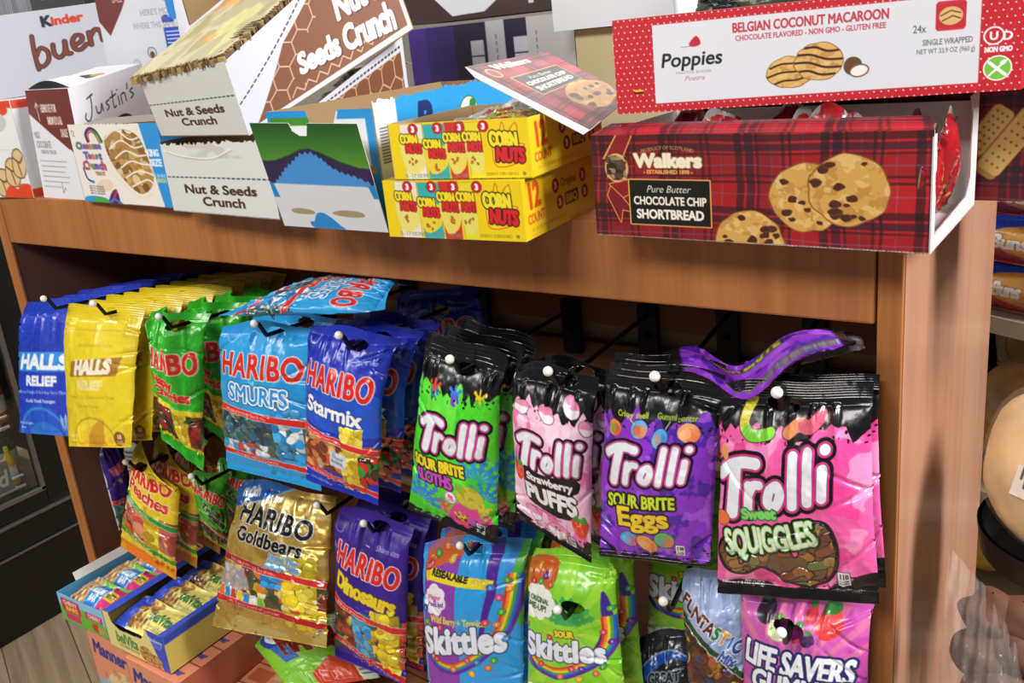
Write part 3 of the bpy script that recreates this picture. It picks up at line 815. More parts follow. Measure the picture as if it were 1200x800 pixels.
lA, lB, lC, lD = wTL + [-.001, .002, .004], P(546, 78, -.045), P(640, 60, .05), P(740, 112, .02)
q = [lB, lC, lD, lA]
a = art_for(q, 110, 130, seed=7); tartan(a, 58, '#a81a26')
a.text('Walkers', 48, 11, 9, '#f6ecd2', bold=.9, w=50, rot=0); a.ell(14, 20, 7, 9, '#e2aa55'); a.ell(14, 20, 5.5, 7.5, '#7a4a5a')
a.rect(22, 34, 92, 70, '#2a2629', out=[(1, '#e3ab58')]); a.text('Pure Butter', 57, 41, 5, '#e9e2d2', shear=.25, w=34); a.text('CHOCOLATE CHIP', 57, 50, 6, '#f6f0e2', w=62, bold=.3); a.text('SHORTBREAD', 57, 61, 7, '#f6f0e2', w=60, bold=.4)
cookie(a, 74, 96, 34, 25, 9, chips=12)
g = Geo(); panel(g, q, a, inner='#dedcdd', th=.0009); g.build('lid', CARD(), wk, wBL)
g = Geo(); panel(g, [lB + [0, -.001, 0], lA + [0, -.001, 0], lA + [-.001, -.008, -.002], lB + [.012, -.006, -.008]], None, '#dcdde0', '#cfd0d3', .0008); g.build('tuck_flap', CARD(), wk, wBL)
def wrapped_biscuit(c, rz, tilt, label):
    w, h = .030, .056
    ex = np.array([math.cos(rz), math.sin(rz), 0]); ez = unit([math.sin(tilt) * .6, -math.sin(tilt), math.cos(tilt)])
    q = [c - ex * w / 2 + ez * h, c + ex * w / 2 + ez * h, c + ex * w / 2, c - ex * w / 2]
    a = Art(34, 58, 24, 40, '#a3161c', 8); a.rect(0, 0, 34, 5, '#8d1218'); a.rect(2, 44, 32, 47, '#c9a04a'); a.text('Walkers', 17, 30, 5, '#f2ead6', rot=math.pi / 2, w=26); a.splotch('#5a0a10', 4, 6, .1, alpha=.6)
    return packet('wrapped_biscuit', label, 'biscuit', q, a, 'wrapped biscuits inside the tartan tray', thick=.016, seed=int(c[0] * 1e4) % 97)
for i, (dx, dy, rz, tl) in enumerate(((.010, .022, 1.45, .2), (.012, .052, 1.55, .05), (.010, .082, 1.45, .2), (.012, .112, 1.5, .1), (.034, .04, 1.5, .15), (.034, .09, 1.5, .2))):
    wrapped_biscuit(wBR + np.array([-dx, dy, .004 + .006 * (i % 3)]), rz, tl, 'red foil wrapped biscuit seen through the open end of the tartan tray')
for i in range(9):
    wrapped_biscuit(wBR + np.array([-.062 - .019 * i, .03 + .022 * (i % 4), .022 + .004 * (i % 2)]), .5 * (i % 3) - .4, .25, 'red foil wrapped biscuit lying deep inside the tartan tray')

# ---- white and red macaroon carton on top of it
pz = wTL[2] + .0125
pBL, pBR = PZ(724, 134, pz), PZ(1196, 105, pz)
pTL, pTR = up(pBL, 21), up(pBR, -22)
h_ = (pTL[2] + pTR[2]) / 2; pTL[2] = pTR[2] = h_
PF = hexa([pTL, pTR, pBR, pBL], np.array([.01, .115, 0]))
a = art_for(PF['front'], 270, 72, '#c4202c', seed=9)
for j in range(17):
    for i in range(62): a.ell(i * 4.6 + (j % 2) * 2.3, 1.2 + j * 4.4, .55, .55, '#f3d9da')
a.rect(30, 6.5, 245, 65.5, '#dfe1e8')
a.text('BELGIAN COCONUT MACAROON', 139, 14, 6.6, '#c03040', w=103, bold=.25); a.text('CHOCOLATE FLAVORED - NON GMO - GLUTEN FREE', 139, 21.6, 3.8, '#c03040', w=99, bold=.1)
a.text('Poppies', 58, 33.5, 10, '#1d1c22', shear=.14, bold=.3, w=45)
a.poly([(57, 21.5), (62, 17), (65, 23), (60, 25), (57, 24)], '#c22431', smooth=3); a.line([(51, 24.6), (59, 24.4)], .5, '#777777')
a.text('MASTER BAKER', 59, 43.5, 1.9, '#9a8a92', w=26); a.text('Poetra', 60, 48, 3.4, '#c86a80', shear=.4, w=15)
a.poly([(13, 54), (20, 54), (22, 55.4), (15, 55.6)], '#f0c419'); a.poly([(13.5, 55.7), (22, 55.6), (20, 57), (14, 57)], '#151515')
cookie(a, 127, 49, 16, 11, 11, '#dcae62', 0, 3, -.12); cookie(a, 146, 43, 16, 13, 12, '#dfb268', 0, 4, .25)
a.ell(168, 48, 6, 6.5, '#6a4630'); a.ell(172, 51.5, 5.5, 3.6, '#f4f1ea', out=[(1, '#7a5236')], rot=-.2)
a.rect(219, 9.5, 236, 29, '#d0303c', r=1.5); a.rect(218.5, 11, 236.5, 27.5, '#c22a36'); a.ell(227.5, 19.5, 7, 6, '#e0b878'); a.line([(221.5, 19), (227.5, 16), (233, 18)], .8, '#5a3020'); a.line([(222.5, 22.5), (228.5, 19.5), (233, 21.5)], .8, '#5a3020')
a.text('24x', 209, 26.5, 5, '#2d2d33', w=8); a.text('SINGLE WRAPPED', 226, 36, 3.8, '#3a3a40', w=30); a.text('NET WT 33.9 OZ (960 g)', 225, 42, 3.3, '#4a4a50', w=35)
a.ell(253, 35, 5.6, 5.6, None, out=[(.5, '#ffffff')]); a.ell(253, 35, 5.1, 5.1, '#c4202c'); a.text('U', 253, 35, 5, '#ffffff', bold=.3); a.text('D', 261, 35.5, 5.4, '#ffffff', bold=.2)
a.text('NON GMO', 256, 44, 3.2, '#ffffff', w=16, bold=.25)
a.ell(256, 56.5, 8.4, 8.4, '#ffffff'); a.ell(256, 56.5, 7.6, 7.6, '#79c143'); a.line([(251, 61.5), (261, 51.5)], 1.2, '#ffffff'); a.line([(251, 52.5), (260.5, 61)], 2.0, '#ffffff'); a.ell(259, 53, 2.2, 1.4, '#ffffff', rot=-.8)
solid_box('macaroon_carton', 'long white carton with red dotted border and cookie pictures, lying on the tartan tray', 'box', PF, {'front': a}, {'*': '#b81e29'}, CARD())

# ---- a second tartan box behind it with shortbread fingers
sBL = np.array([-.31, .105, ZT]); sBR = np.array([.035, .105, ZT])
SF = hexa([sBL + [0, 0, .085], sBR + [0, 0, .085], sBR, sBL], np.array([0, .12, 0]))
a = art_for(SF['front'], 345, 85, seed=12, over=1.0); tartan(a, 58, '#8d121c')
fx1, fx2 = [(P(x_, y_, .105)[0] + .31) * 1000 for x_, y_ in ((1158, 165), (1184, 178))]
for cx, cy, w, h in ((fx1, 33, 15, 38), (fx2, 42, 17, 52)):
    ra = .62; a.rect(cx - w / 2 - 2, cy - h / 2, cx + w / 2 - 2, cy + h / 2 + 3, '#b8893e', 4, ra); a.rect(cx - w / 2, cy - h / 2, cx + w / 2, cy + h / 2, '#dfb868', 4, ra)
    for i in range(-3, 4):
        for j in (-1, 0, 1):
            x, y = j * w * .26, i * h * .125; a.ell(cx + x * math.cos(ra) - y * math.sin(ra), cy + x * math.sin(ra) + y * math.cos(ra), .9, .9, '#8a5f24')
solid_box('shortbread_carton', 'tartan carton picturing two shortbread fingers, poking out behind the open tartan tray', 'box', SF, {'front': a}, {'*': '#7d1220'}, CARD())

# ---- yellow corn snack cartons, one on the other
def corn_art(q, side=False, seed=1):
    if side:
        a = art_for(q, 110, 46, '#e3c51e', seed)
        a.text('12', 15, 14, 18, '#c8501c', bold=1.2, w=18, rot=-.06); a.text('COUNT', 17, 31, 7, '#c8501c', bold=.3, w=24, rot=-.05)
        a.text('12 - 1.7 OZ PACKS NET WT 1.25 LBS', 34, 39.5, 2.3, '#b8701c', w=50)
        for x, y, t in ((47, 14, 'Original'), (52, 28, 'BBQ'), (90, 14, ''), (92, 28, '')):
            a.ell(x, y, 5, 5.6, '#8e1622'); a.text('3', x, y, 5, '#f6e9c0', bold=.5)
            if t == 'BBQ': a.rect(x + 8, y - 5.5, x + 29, y + 4.5, '#3a3010', r=1); a.text('BBQ', x + 18.5, y - .4, 6, '#e3c51e', bold=.4, w=18)
            elif t: a.text(t, x + 20, y - 1, 6.5, '#3a3010', w=25)
        return a
    a = art_for(q, 132, 50, '#f2d211', seed)
    cols = (('#ece7d6', 8, 34), ('#35b3b5', 31, 56), ('#d2342c', 52, 74), ('#e9dc2c', 71, 92))
    for i, (c, x0, x1) in enumerate(cols):
        y0 = (1, 2, 1, 2)[i]
        a.poly([(x0 + 4, y0), (x1, y0), (x1, 50), (x0 + 6, 50)], c, out=[(.4, '#b89a20')])
        a.poly([(x0 + 3, 16 + (i == 1) * 7), (x1 - 1, 14 + (i == 1) * 7), (x1 - 1, 38), (x0 + 8, 45)], ('#eadf7a', '#ecd23a', '#ecd860', '#e6e06a')[i], smooth=4)
        yy = (14, 19, 14, 14)[i]; xx = (x0 + x1) / 2 + .6
        a.text('CORN', xx - 2, yy, 7.4, '#f6dc28', bold=.7, w=17, out=[(1.4, '#2a2a10')], rot=.06, shear=-.1)
        a.text('NUTS', xx + 2, yy + 8.4, 7.4, '#d8262a', bold=.7, w=16, out=[(1.2, '#5a1410')], rot=.06)
        for k in range(5): a.ell(xx - 4 + a.rng.uniform(0, 8), yy + 19 + a.rng.uniform(-2, 4), 1.6, 1.1, '#b5701c', rot=a.rng.uniform(0, 3))
    a.rect(90, 0, 132, 50, '#f2d211')
    for i in range(4): x = (25, 49, 70, 92)[i]; a.ell(x, 5.5, 4.6, 4.6, '#c6202b', out=[(.4, '#8d1520')]); a.text('3', x, 5.5, 4.6, '#ffffff', bold=.5)
    a.poly([(99, 34), (100, 14), (104, 22), (109, 3), (112, 13), (121, 4), (122, 20), (127, 22), (121, 30), (119, 37), (104, 40)], None, out=[(.7, '#d9481e')], smooth=3)
    a.poly([(99, 34), (100, 14), (104, 22), (109, 3), (112, 13), (121, 4), (122, 20), (127, 22), (121, 30), (119, 37), (104, 40)], '#f4d81c', smooth=3)
    a.text('CORN', 109, 17, 11.5, '#f8e32e', bold=1.0, w=25, out=[(2.0, '#2a2a10')], rot=.08, shear=-.12)
    a.text('NUTS', 114, 30, 11, '#d8262a', bold=1.0, w=25, out=[(2.1, '#4a1410')], rot=.06)
    a.text('CRUNCHY CORN KERNELS', 105, 46, 2.6, '#8a7a20', w=30); a.text('12 - 1.7 OZ PACKS   NET WT 1.25 LBS', 42, 46.5, 2.7, '#7a8a8a', w=62, bold=.1); a.ell(125, 46, 1.6, 1.6, '#8a8a50')
    return a
cBL, cBR = PZ(457, 277, ZT), PZ(617, 283.5, ZT)
cTL, cTR = up(cBL, 212), up(cBR, 210.5); cz = (cTL[2] + cTR[2]) / 2; cTL[2] = cTR[2] = cz
cD = np.array([-.008, .125, 0])
LF = hexa([cTL, cTR, cBR, cBL], cD)
solid_box('corn_snack_carton', 'lower sealed yellow snack carton printed 12 count, under an open one', 'box', LF, {'front': corn_art(LF['front'], seed=21), 'right': corn_art(LF['right'], True)}, {'*': '#e0c31c'}, WRAP(), 'yellow snack cartons stacked on the display top')
uBL, uBR = PZ(462.5, 210.8, cz + .0004), PZ(624.5, 208.6, cz + .0004)
uTL, uTR = up(uBL, 147), up(uBR, 136); uz = (uTL[2] + uTR[2]) / 2; uTL[2] = uTR[2] = uz
UF = hexa([uTL, uTR, uBR, uBL], cD)
t = thing('corn_snack_carton', 'upper yellow snack carton printed 12 count, its top torn open', 'box', uBL, 'yellow snack cartons stacked on the display top')
g = Geo(); panel(g, UF['front'], corn_art(UF['front'], seed=22), inner='#a88d66', th=.0008); panel(g, UF['right'], corn_art(UF['right'], True), inner='#a88d66', th=.0008)
panel(g, UF['back'], None, '#d8bb1c', '#a88d66'); panel(g, UF['bottom'], None, '#d8bb1c', '#a88d66')
q = [p.copy() for p in UF['left']]; panel(g, q, None, '#d8bb1c', '#a88d66')
g.build('carton_body', CARD(), t, uBL)
for i, (fx, fy, rz, c1, c2, lb) in enumerate(((.42, .06, .1, '#d9cf4a', '#7d8f2a', 'yellow green snack packet on top inside the open yellow carton, nearest its front'), (.60, .12, -.25, '#8e2638', '#c9c04a', 'dark red snack packet inside the open yellow carton'), (.70, .22, .2, '#cfd0c0', '#8aa03a', 'pale snack packet further back in the open yellow carton'), (.46, .40, -.1, '#c9c9c4', '#b0b0ad', 'silver snack packet at the back of the open yellow carton'))):
    c = UF['top'][3] + (UF['top'][2] - UF['top'][3]) * fx + cD * fy + np.array([0, 0, -.016 + .002 * i])
    ex = np.array([math.cos(rz), math.sin(rz), .03]); ey = np.array([-math.sin(rz), math.cos(rz), .16])
    q = [c - ex * .036 + ey * .046, c + ex * .036 + ey * .046, c + ex * .036, c - ex * .036]
    a = Art(90, 55, 70, 44, c1, 30 + i); a.poly([(10, 30), (40, 12), (80, 22), (70, 48), (25, 50)], c2, smooth=3); a.text('CORN', 45, 22, 9, '#f4dc28', bold=.8, out=[(1.6, '#2a2a10')]); a.text('NUTS', 47, 34, 9, '#d8262a', bold=.8, out=[(1.6, '#4a1410')])
    packet('snack_packet', lb, 'snack packet', q, a, None, thick=.016, seed=30 + i)

# ---- blue carton with green hills print, front flap flopped forward
hBL, hBR = PZ(335, 264, ZT), PZ(457, 272, ZT)
hTL, hTR = up(hBL, 131), up(hBR, 127)
hD = np.array([-.01, .27, 0])
HF = hexa([hTL, hTR, hBR, hBL], hD)
t = thing('granola_carton', 'open blue carton with green hills printed on its loose front flap', 'box', hBL)
a = art_for(HF['front'], 145, 105, '#1c8fd6', 31); a.rect(4, 8, 134, 105, '#dfe3ea'); a.rect(4, 6, 60, 13, '#3a8a24')
a.setpart_poly([(55, -3), (62, 14), (72, 26), (85, 26), (98, 2), (100, -3)], -1); a.rect(118, 48, 140, 55, '#a58a63', r=3)
a.line([(98, 2), (85, 26)], 4, '#dfe3ea')
g = Geo(); panel(g, HF['front'], a, inner='#a58a66')
q = HF['right']; q = [up(q[0], 114), up(q[1], 76), q[2], q[3]]; a = art_for(q, 270, 105, '#2b9be0', 32)
a.rect(0, 0, 30, 70, '#e4e7ee'); [a.rect(5, 24 + i * 2.4, 20, 25.2 + i * 2.4, '#555a66') for i in range(12)]
a.text('R', 70, 26, 27, '#132a6b', bold=2.4, shear=.2, w=26); a.ell(138, 30, 15, 15, '#f0f2ee', out=[(1.2, '#2f7a3a')])
a.rect(139, 17, 150, 43, '#2f7f3f', r=5); a.text('USDA', 136, 26, 6.5, '#2a5a34', w=19); a.text('ORGANIC', 138, 37, 4.6, '#cfe0d2', w=20, bold=.2)
for x in np.arange(0, 270, 6): a.setpart_poly([(x - 1, -2), (x + 7, -2), (x + 6, 2 + 3 * a.rng.random()), (x + 3, 1 + 4 * a.rng.random()), (x, 2 + 3 * a.rng.random())], -1)
panel(g, q, a, inner='#a58a66'); panel(g, HF['left'], None, '#1c8fd6', '#a0845f', .0012); panel(g, HF['back'], None, '#1c8fd6', '#a0845f'); panel(g, HF['bottom'], None, '#c8ccd2', '#9a7f5c')
g.build('carton_body', CARD(), t, hBL)
fTL, fTR = P(292, 144, hBL[1] - .028), P(418, 145, hBR[1] - .030)
q = [fTL, fTR, hBR + [0, -.0016, 0], hBL + [0, -.0016, 0]]
a = art_for(q, 145, 118, '#3a86d2', 33)
for i in range(40): a.rect(0, i * 1.15, 145, (i + 1) * 1.15 + .2, np.array([.13, .34, .10]) * (1 - i / 40) + np.array([.36, .62, .14]) * (i / 40))
X, Y = np.meshgrid(a.x, a.y)
hill = [(-5, 41), (8, 42), (20, 41), (45, 34), (60, 28.5), (72, 27), (86, 31), (110, 41), (132, 47), (150, 48), (150, 130), (-5, 130)]
a.poly(hill, '#35254f', out=[(1.0, '#2a6a1f')])
lake = [(-5, 82), (6, 66), (18, 58), (30, 48), (44, 40), (58, 31), (74, 29.5), (86, 36), (94, 44), (108, 51), (122, 54), (138, 60), (150, 72)]
zz = []
for i in range(len(lake) - 1):
    (x0, y0), (x1, y1) = lake[i], lake[i + 1]
    for k in range(4): zz.append((x0 + (x1 - x0) * k / 4, y0 + (y1 - y0) * k / 4 + (3.2 if k % 2 else 0)))
a.poly(zz + [(150, 130), (0, 130)], '#4a98e0')
a.rect(0, 67, 145, 118, '#dfe2e8'); a.poly([(0, 64), (6, 67), (9, 83), (0, 83)], '#1f8ad2'); a.poly([(136, 67), (145, 64), (145, 80), (139, 80)], '#1f8ad2')
a.poly([(20, 97), (32, 95), (50, 97), (52, 101), (40, 102), (22, 101)], '#a99878', smooth=3); a.poly([(78, 98), (92, 95), (116, 96), (120, 101), (104, 103), (82, 101)], '#a99878', smooth=3)
a.poly([(42, 110), (48, 110), (54, 101), (64, 99), (76, 106), (84, 114), (88, 118), (46, 118)], '#2a8cd4', smooth=2)
a.setpart_poly([(55, -3), (58, 8), (66, 13), (76, 13), (79, 6), (82, -3)], -1)
g = Geo(); panel(g, q, a, inner='#cfc6b6', th=.0007); g.build('front_flap', CARD(), t, hBL)
for i, (f, z, rz) in enumerate(((.30, .03, .2), (.42, .035, -.2), (.56, .04, .15))):
    c = hBR + hD * f + np.array([-.06, 0, z]); ex = np.array([math.cos(rz), math.sin(rz), 0]); ey = np.array([-math.sin(rz), math.cos(rz), .35])
    a = Art(100, 45, 60, 30, '#b9bcc0', 40 + i); a.rect(0, 0, 100, 10, '#8f9296'); a.splotch('#d9dbe0', 5, 4, .1)
    packet('granola_bar', 'silver wrapped bar lying inside the open blue carton', 'snack bar', [c - ex * .05 + ey * .03, c + ex * .05 + ey * .03, c + ex * .05, c - ex * .05], a, 'bars inside the open blue carton', thick=.018, mats={0: FOIL(), 1: FOIL(), 2: FOIL()}, seed=i)

# ---- white nut and seed cartons, two high
nBL, nBR = PZ(204, 247, ZT), PZ(329, 258, ZT)
nTL, nTR = up(nBL, 166), up(nBR, 160)
nD = np.array([0.0, .215, 0])
nZB = P(486, 38, nBR[1] + .215)[2]                 # its back wall stands much taller than the front
NF = hexa([nTL, nTR, nBR, nBL], nD)
def nut_front(q, W, H, y0, seed, torn):
    a = art_for(q, W, H, '#d9dad6', seed)
    dashes(a, (2, y0), (W - 2, y0 + 1), 2.6, 3.0, 1.5, '#23201e')
    a.text('Nut & Seeds', W * .5, y0 + 15, 10.5, '#43261c', bold=.55, w=W * .68); a.text('Crunch', W * .52, y0 + 30, 10.5, '#43261c', bold=.55, w=W * .4)
    if torn:
        x = -2
        while x < W + 4:
            a.setpart_poly([(x - 1, -4), (x + 7, -4), (x + 6, a.rng.uniform(1, 6)), (x + 3, a.rng.uniform(2, 7)), (x, a.rng.uniform(1, 6))], -1); x += 5.5
        a.splotch('#b9b6ae', 3, 4, .25, (0, 0, W, 22), .5); a.line([(3, 12), (30, 20), (62, 22), (84, 12)], 1.2, '#f4f3f0', smooth=5); a.line([(5, 14), (30, 22), (62, 24), (86, 14)], .8, '#a9a69e', smooth=5)
    else:
        a.splotch('#c9c8c2', 3, 3, .2, (0, 0, W, 22), .5)
    return a
def comb_side(q, big=True, seed=1):
    w_, h_, _, _ = qsize(q); W, H = w_, h_
    a = art_for(q, W, H, '#7f4d31', seed); honeycomb(a, 13, 1.2, '#d9b79a')
    if big:
        a.poly([(-5, -5), (W * .62, -5), (W * .30, H * .30), (W * .06, H * .93), (W * .03, H + 5), (-5, H + 5)], '#d3d6e0')
        dashes(a, (2, H * .58), (W * .50, -2), 2.8, 3.4, 1.7, '#2a1d1a')
        a.poly([(W * .34, H * .60), (W * .62, H * .16), (W * 1.1, -5), (W * 1.1, H * .80), (W * .36, H * .86)], '#7f4d31', smooth=2)
        n = int(W * .72 / 8); zz = [(W * .26 + i * 8, H * .90 - (7 if i % 2 else 0)) for i in range(n)]
        a.poly([(W * .24, H * .91)] + zz + [(W, H * .93), (W * .2, H * .97)], '#7f4d31'); a.line(zz, 1.2, '#d9b79a')
        a.rect(0, H - 6, W, H + 1, '#d3d6e0'); a.rect(W - 6, 0, W, H, '#d3d6e0')
        for dx, c in ((1.6, '#4a2a1c'), (0, '#f2f0ee')):
            a.text('Nut &', W * .76 + dx, H * .40 + dx, 21, c, bold=1.5, w=W * .30, rot=.10); a.text('Seeds Crunch', W * .63 + dx, H * .695 + dx, 21, c, bold=1.5, w=W * .58, rot=.10, persp=.12)
    else:
        a.rect(0, 0, W, 10, '#d3d6e0'); dashes(a, (3, 6), (W, 6), 2.8, 3.4, 1.7, '#2a1d1a'); a.rect(W - 6, 0, W, H, '#d3d6e0')
    return a
t = thing('seed_bar_carton', 'lower white carton with brown lettering and torn rim, crushed under another', 'box', nBL, 'white nut and seed cartons')
g = Geo(); panel(g, NF['front'], nut_front(NF['front'], 125, 92, 46, 41, True), inner='#a3947c', th=.0012)
q = NF['right']; q = [q[0] + [0, 0, -.006], np.array([q[1][0], q[1][1], nZB - .003]), q[2], q[3]]
panel(g, q, comb_side(q, False, 42), inner='#6a5038', th=.0012)
panel(g, NF['left'], None, '#dcdcd7', '#8d7452', .0012); panel(g, NF['back'], None, '#dcdcd7', '#8d7452', .0012); panel(g, NF['bottom'], None, '#c9c9c4', '#8d7452', .0012)
g.build('carton_body', CARD(), t, nBL)
for i in range(7):
    c = NF['bottom'][1] + nD * (.40 + .085 * i) + np.array([-.05, 0, .055 + .010 * i]); ex = np.array([1, .1 * (-1) ** i, .05]); ey = np.array([0, .8, .5])
    a = Art(90, 40, 48, 22, '#3a2c26', 50 + i); a.splotch('#8d8478', 6, 4, .15); a.splotch('#d9d6d0', 6, 4, .35)
    packet('seed_bar', 'dark wrapped seed bar glimpsed between the two white cartons', 'snack bar', [c - ex * .045 + ey * .03, c + ex * .045 + ey * .03, c + ex * .045, c - ex * .045], a, 'seed bars inside the lower white carton', thick=.016, seed=60 + i)
# the upper one is tipped up at the back
uo = P(292, 159, nBR[1] + .0)                                    # its lower front corner, resting on the one below
xl = P(189, 160, nBL[1] + .005)
ex = xl - uo; wx = np.linalg.norm(ex); ex = unit(ex)
hh = .083
uD = P(485, 34, nBR[1] + .200) - uo; LL = np.linalg.norm(uD); D_ = unit(uD)
uTR, uTL = P(263, 72, uo[1] - .014), P(163, 95, xl[1] - .014)
U_ = unit(uTR - uo); hh = np.linalg.norm(uTR - uo)
q = [uTL, uTR, uo, xl]
UB = hexa(q, D_ * LL)
_bt = P(442, -88, uo[1] + .185); _mv = _bt - UB['right'][1]
for k_, i_ in (('right', 1), ('top', 1), ('top', 0), ('back', 0), ('back', 1), ('left', 0)): UB[k_][i_] = UB[k_][i_] + _mv
t = thing('seed_bar_carton', 'upper white carton tipped steeply forward, brown honeycomb side and torn-off lid', 'box', uo, 'white nut and seed cartons')
g = Geo(); a = nut_front(UB['front'], 125, 92, 40, 43, False); panel(g, UB['front'], a, inner='#a3947c', th=.0012)
panel(g, UB['right'], comb_side(UB['right'], True, 44), inner='#7a603f', th=.0012)
panel(g, UB['left'], None, '#dcdcd7', '#a98a5e', .0012); panel(g, UB['back'], None, '#dcdcd7', '#a98a5e', .0012); panel(g, UB['bottom'], None, '#cfcfca', '#8d7452', .0012)
g.build('carton_body', CARD(), t, uo)
# torn corrugated lid: cream paper face, fluted edge
TQ = UB['top']; tq = [TQ[0] + U_ * .006, TQ[1] + U_ * .006 - ex * -.006, TQ[2] + U_ * .006, TQ[3] + U_ * .006 + ex * .006 - D_ * .006]
a = art_for(tq, 125, 300, '#b3ab88', 45); a.splotch('#c6bf9e', 6, 5, .0, alpha=.9); a.splotch('#a89c70', 9, 6, .2, alpha=.8); a.splotch('#d4d088', 5, 4, .3, alpha=.7)
a.splotch('#e09a48', 4, 5, .05, (0, 100, 50, 150), .6); a.splotch('#e09a48', 4, 5, .0, (35, 215, 75, 250), .6)
a.h += fbm(a.nx + 1, a.ny + 1, 6, 9, a.rng, 3) * 1.6
x = -2
for k in range(30): a.setpart_poly([(k * 4.4 - 1, 304), (k * 4.4 + 6, 304), (k * 4.4 + 5, 298 - a.rng.uniform(0, 4)), (k * 4.4 + 2, 299 - a.rng.uniform(0, 6))], -1)
for k in range(60): d = a.rng.uniform(1, 6) + (16 if 44 < k < 52 else 0); a.setpart_poly([(128, k * 5 - 1), (128, k * 5 + 6), (125 - d * .6, k * 5 + 5), (125 - d, k * 5 + 2)], -1)
g = Geo(); panel(g, tq, a, inner='#a08458', th=.0015); g.build('torn_lid', KRAFT(), t, uo)
g = Geo()
rng = np.random.default_rng(9)
def flutes(p0, p1, n, up_, inw, th=.006):
    for i in range(n):
        f0, f1 = i / n, (i + .55 + rng.uniform(0, .25)) / n; b0 = p0 + (p1 - p0) * f0 + inw * rng.uniform(-.002, .004); b1 = p0 + (p1 - p0) * f1 + inw * rng.uniform(-.002, .004)
        c = hexc('#a98d5e') * rng.uniform(.6, 1.15); k = up_ * th * rng.uniform(.7, 1.2)
        q = [b0 + k, b1 + k, b1, b0]; D2 = inw * .012
        for fq in hexa(q, D2).values(): g.quad(fq[0], fq[3], fq[2], fq[1], np.clip(c, 0, 1))
flutes(tq[3] - U_ * .0075, tq[2] - U_ * .0075, 34, U_, D_ + 0)
flutes(tq[2] - U_ * .0075, tq[1] - U_ * .0075, 64, U_, ex)
g.build('fluted_edge', KRAFT(), t, uo)
_b0, _b1 = tq[3] + (tq[0] - tq[3]) * .38 + U_ * .002, tq[3] + (tq[0] - tq[3]) * .98 + U_ * .002
q = [_b0 + U_ * .034 - ex * .004, _b1 + U_ * .05 - ex * .004, _b1, _b0]
g = Geo(); panel(g, q, None, '#8d7654', '#94805e', .002, bend=.006); g.build('cardboard_flap', KRAFT(), t, uo)

# ---- cereal bar carton with blue end stripe
iBL, iBR = PZ(100, 236, ZT), PZ(205, 244, ZT)
iTL, iTR = up(iBL, 146), up(iBR, 144)
IF = hexa([iTL, iTR, iBR, iBL], np.array([.012, .05, 0]))
t = thing('cereal_bar_carton', 'open cereal bar carton with rainbow lettering and an oat square picture', 'box', iBL)
a = art_for(IF['front'], 150, 104, '#efe9df', 51)
a.poly([(121, -2), (152, -2), (152, 106), (136, 106)], '#2e93dc')
a.ell(122, 40, 0.1, 0.1, '#efe9df')
a.poly([(60, 20), (78, 10), (100, 8), (118, 18), (124, 40), (128, 66), (118, 82), (100, 88), (80, 72), (64, 48)], '#b98a48', smooth=3)
m = a.mask([(60, 20), (78, 10), (100, 8), (118, 18), (124, 40), (128, 66), (118, 82), (100, 88), (80, 72), (64, 48)], 3); a.clip = m
a.gummies((58, 6, 130, 90), 90, 6, ['#c99a52', '#a87838', '#dcb878', '#8a5c28', '#e6cf9c'], 0, .55)
for i in range(6): a.line([(60 + i * 6, 20 + i * 12), (82 + i * 5, 8 + i * 13), (104 + i * 3, 20 + i * 10), (128, 12 + i * 13)], 2.0, '#f6f0e4', smooth=4)
a.clip = None
a.line([(58, 60), (80, 80), (100, 94), (120, 88)], 3, '#efe4c4', smooth=4)
cols = ['#2a6fc0', '#d2352c', '#e08a1e', '#3a9a3a', '#7a3a9a']
for txt, x0, y, s, dx in (('Cinnamon', 12, 28, 8.6, 5.3), ('Toast', 22, 41, 9, 6.2), ('Crunch', 18, 54, 10.5, 6.3)):
    for i, ch in enumerate(txt): a.text(ch, x0 + i * dx + (2 if ch in 'mw' else 0), y, s if ch.isupper() or ch in 'tlh' else s * .8, cols[(i + len(txt)) % 5], bold=.45, out=[(1.0, '#ffffff'), (1.3, '#8a7aaa')])
a.text('TREATS', 40, 64.5, 4.4, '#a8702a', bold=.4, w=17)
a.line([(31, 22), (30, 13), (38, 6), (48, 9), (55, 22)], 4.5, '#5a2a5a', smooth=5); a.line([(34, 22), (34, 14), (39, 10), (45, 12), (51, 24)], 2.0, '#d23a3a', smooth=5); a.line([(44, 9), (50, 14), (54, 23)], 3.4, '#3a9a4a', smooth=4)
a.line([(4, 12), (6, 8), (9, 11), (6, 15), (10, 15)], .7, '#4a4a6a', smooth=4); a.line([(12, 58), (15, 72), (24, 76)], 2.6, '#3a2a7a', smooth=4); a.ell(24, 76, 3, 2, '#3a8ad0')
a.ell(44, 80, 15, 8, '#ecd5b8', rot=-.2)
for i in range(4): a.text('NET WT 2.1 OZ (60 g) BARS', 28, 82 + i * 3.2, 2.0, '#55504a', w=26)
a.poly([(2, 104), (4, 97), (20, 95), (40, 97), (44, 104)], '#3a9ad8', smooth=2); a.poly([(18, 104), (26, 96), (42, 99), (44, 104)], '#4aa83a', smooth=2)
a.poly([(44, 104), (50, 92), (60, 84), (64, 92), (62, 104)], '#4a2a6a', smooth=2); a.line([(50, 102), (58, 92), (62, 86)], 3, '#d2353c', smooth=3); a.line([(46, 103), (54, 98), (66, 103)], 3, '#3a7ad0', smooth=3)
a.text('KING', 134, 36, 8, '#eef4fb', bold=.6, w=18); a.text('SIZE', 136, 48, 8, '#eef4fb', bold=.6, w=17); a.text('2 BARS', 138, 64, 4, '#eef4fb', w=16); a.text('EACH', 139, 70, 4.6, '#e6e24a', w=14, bold=.3)
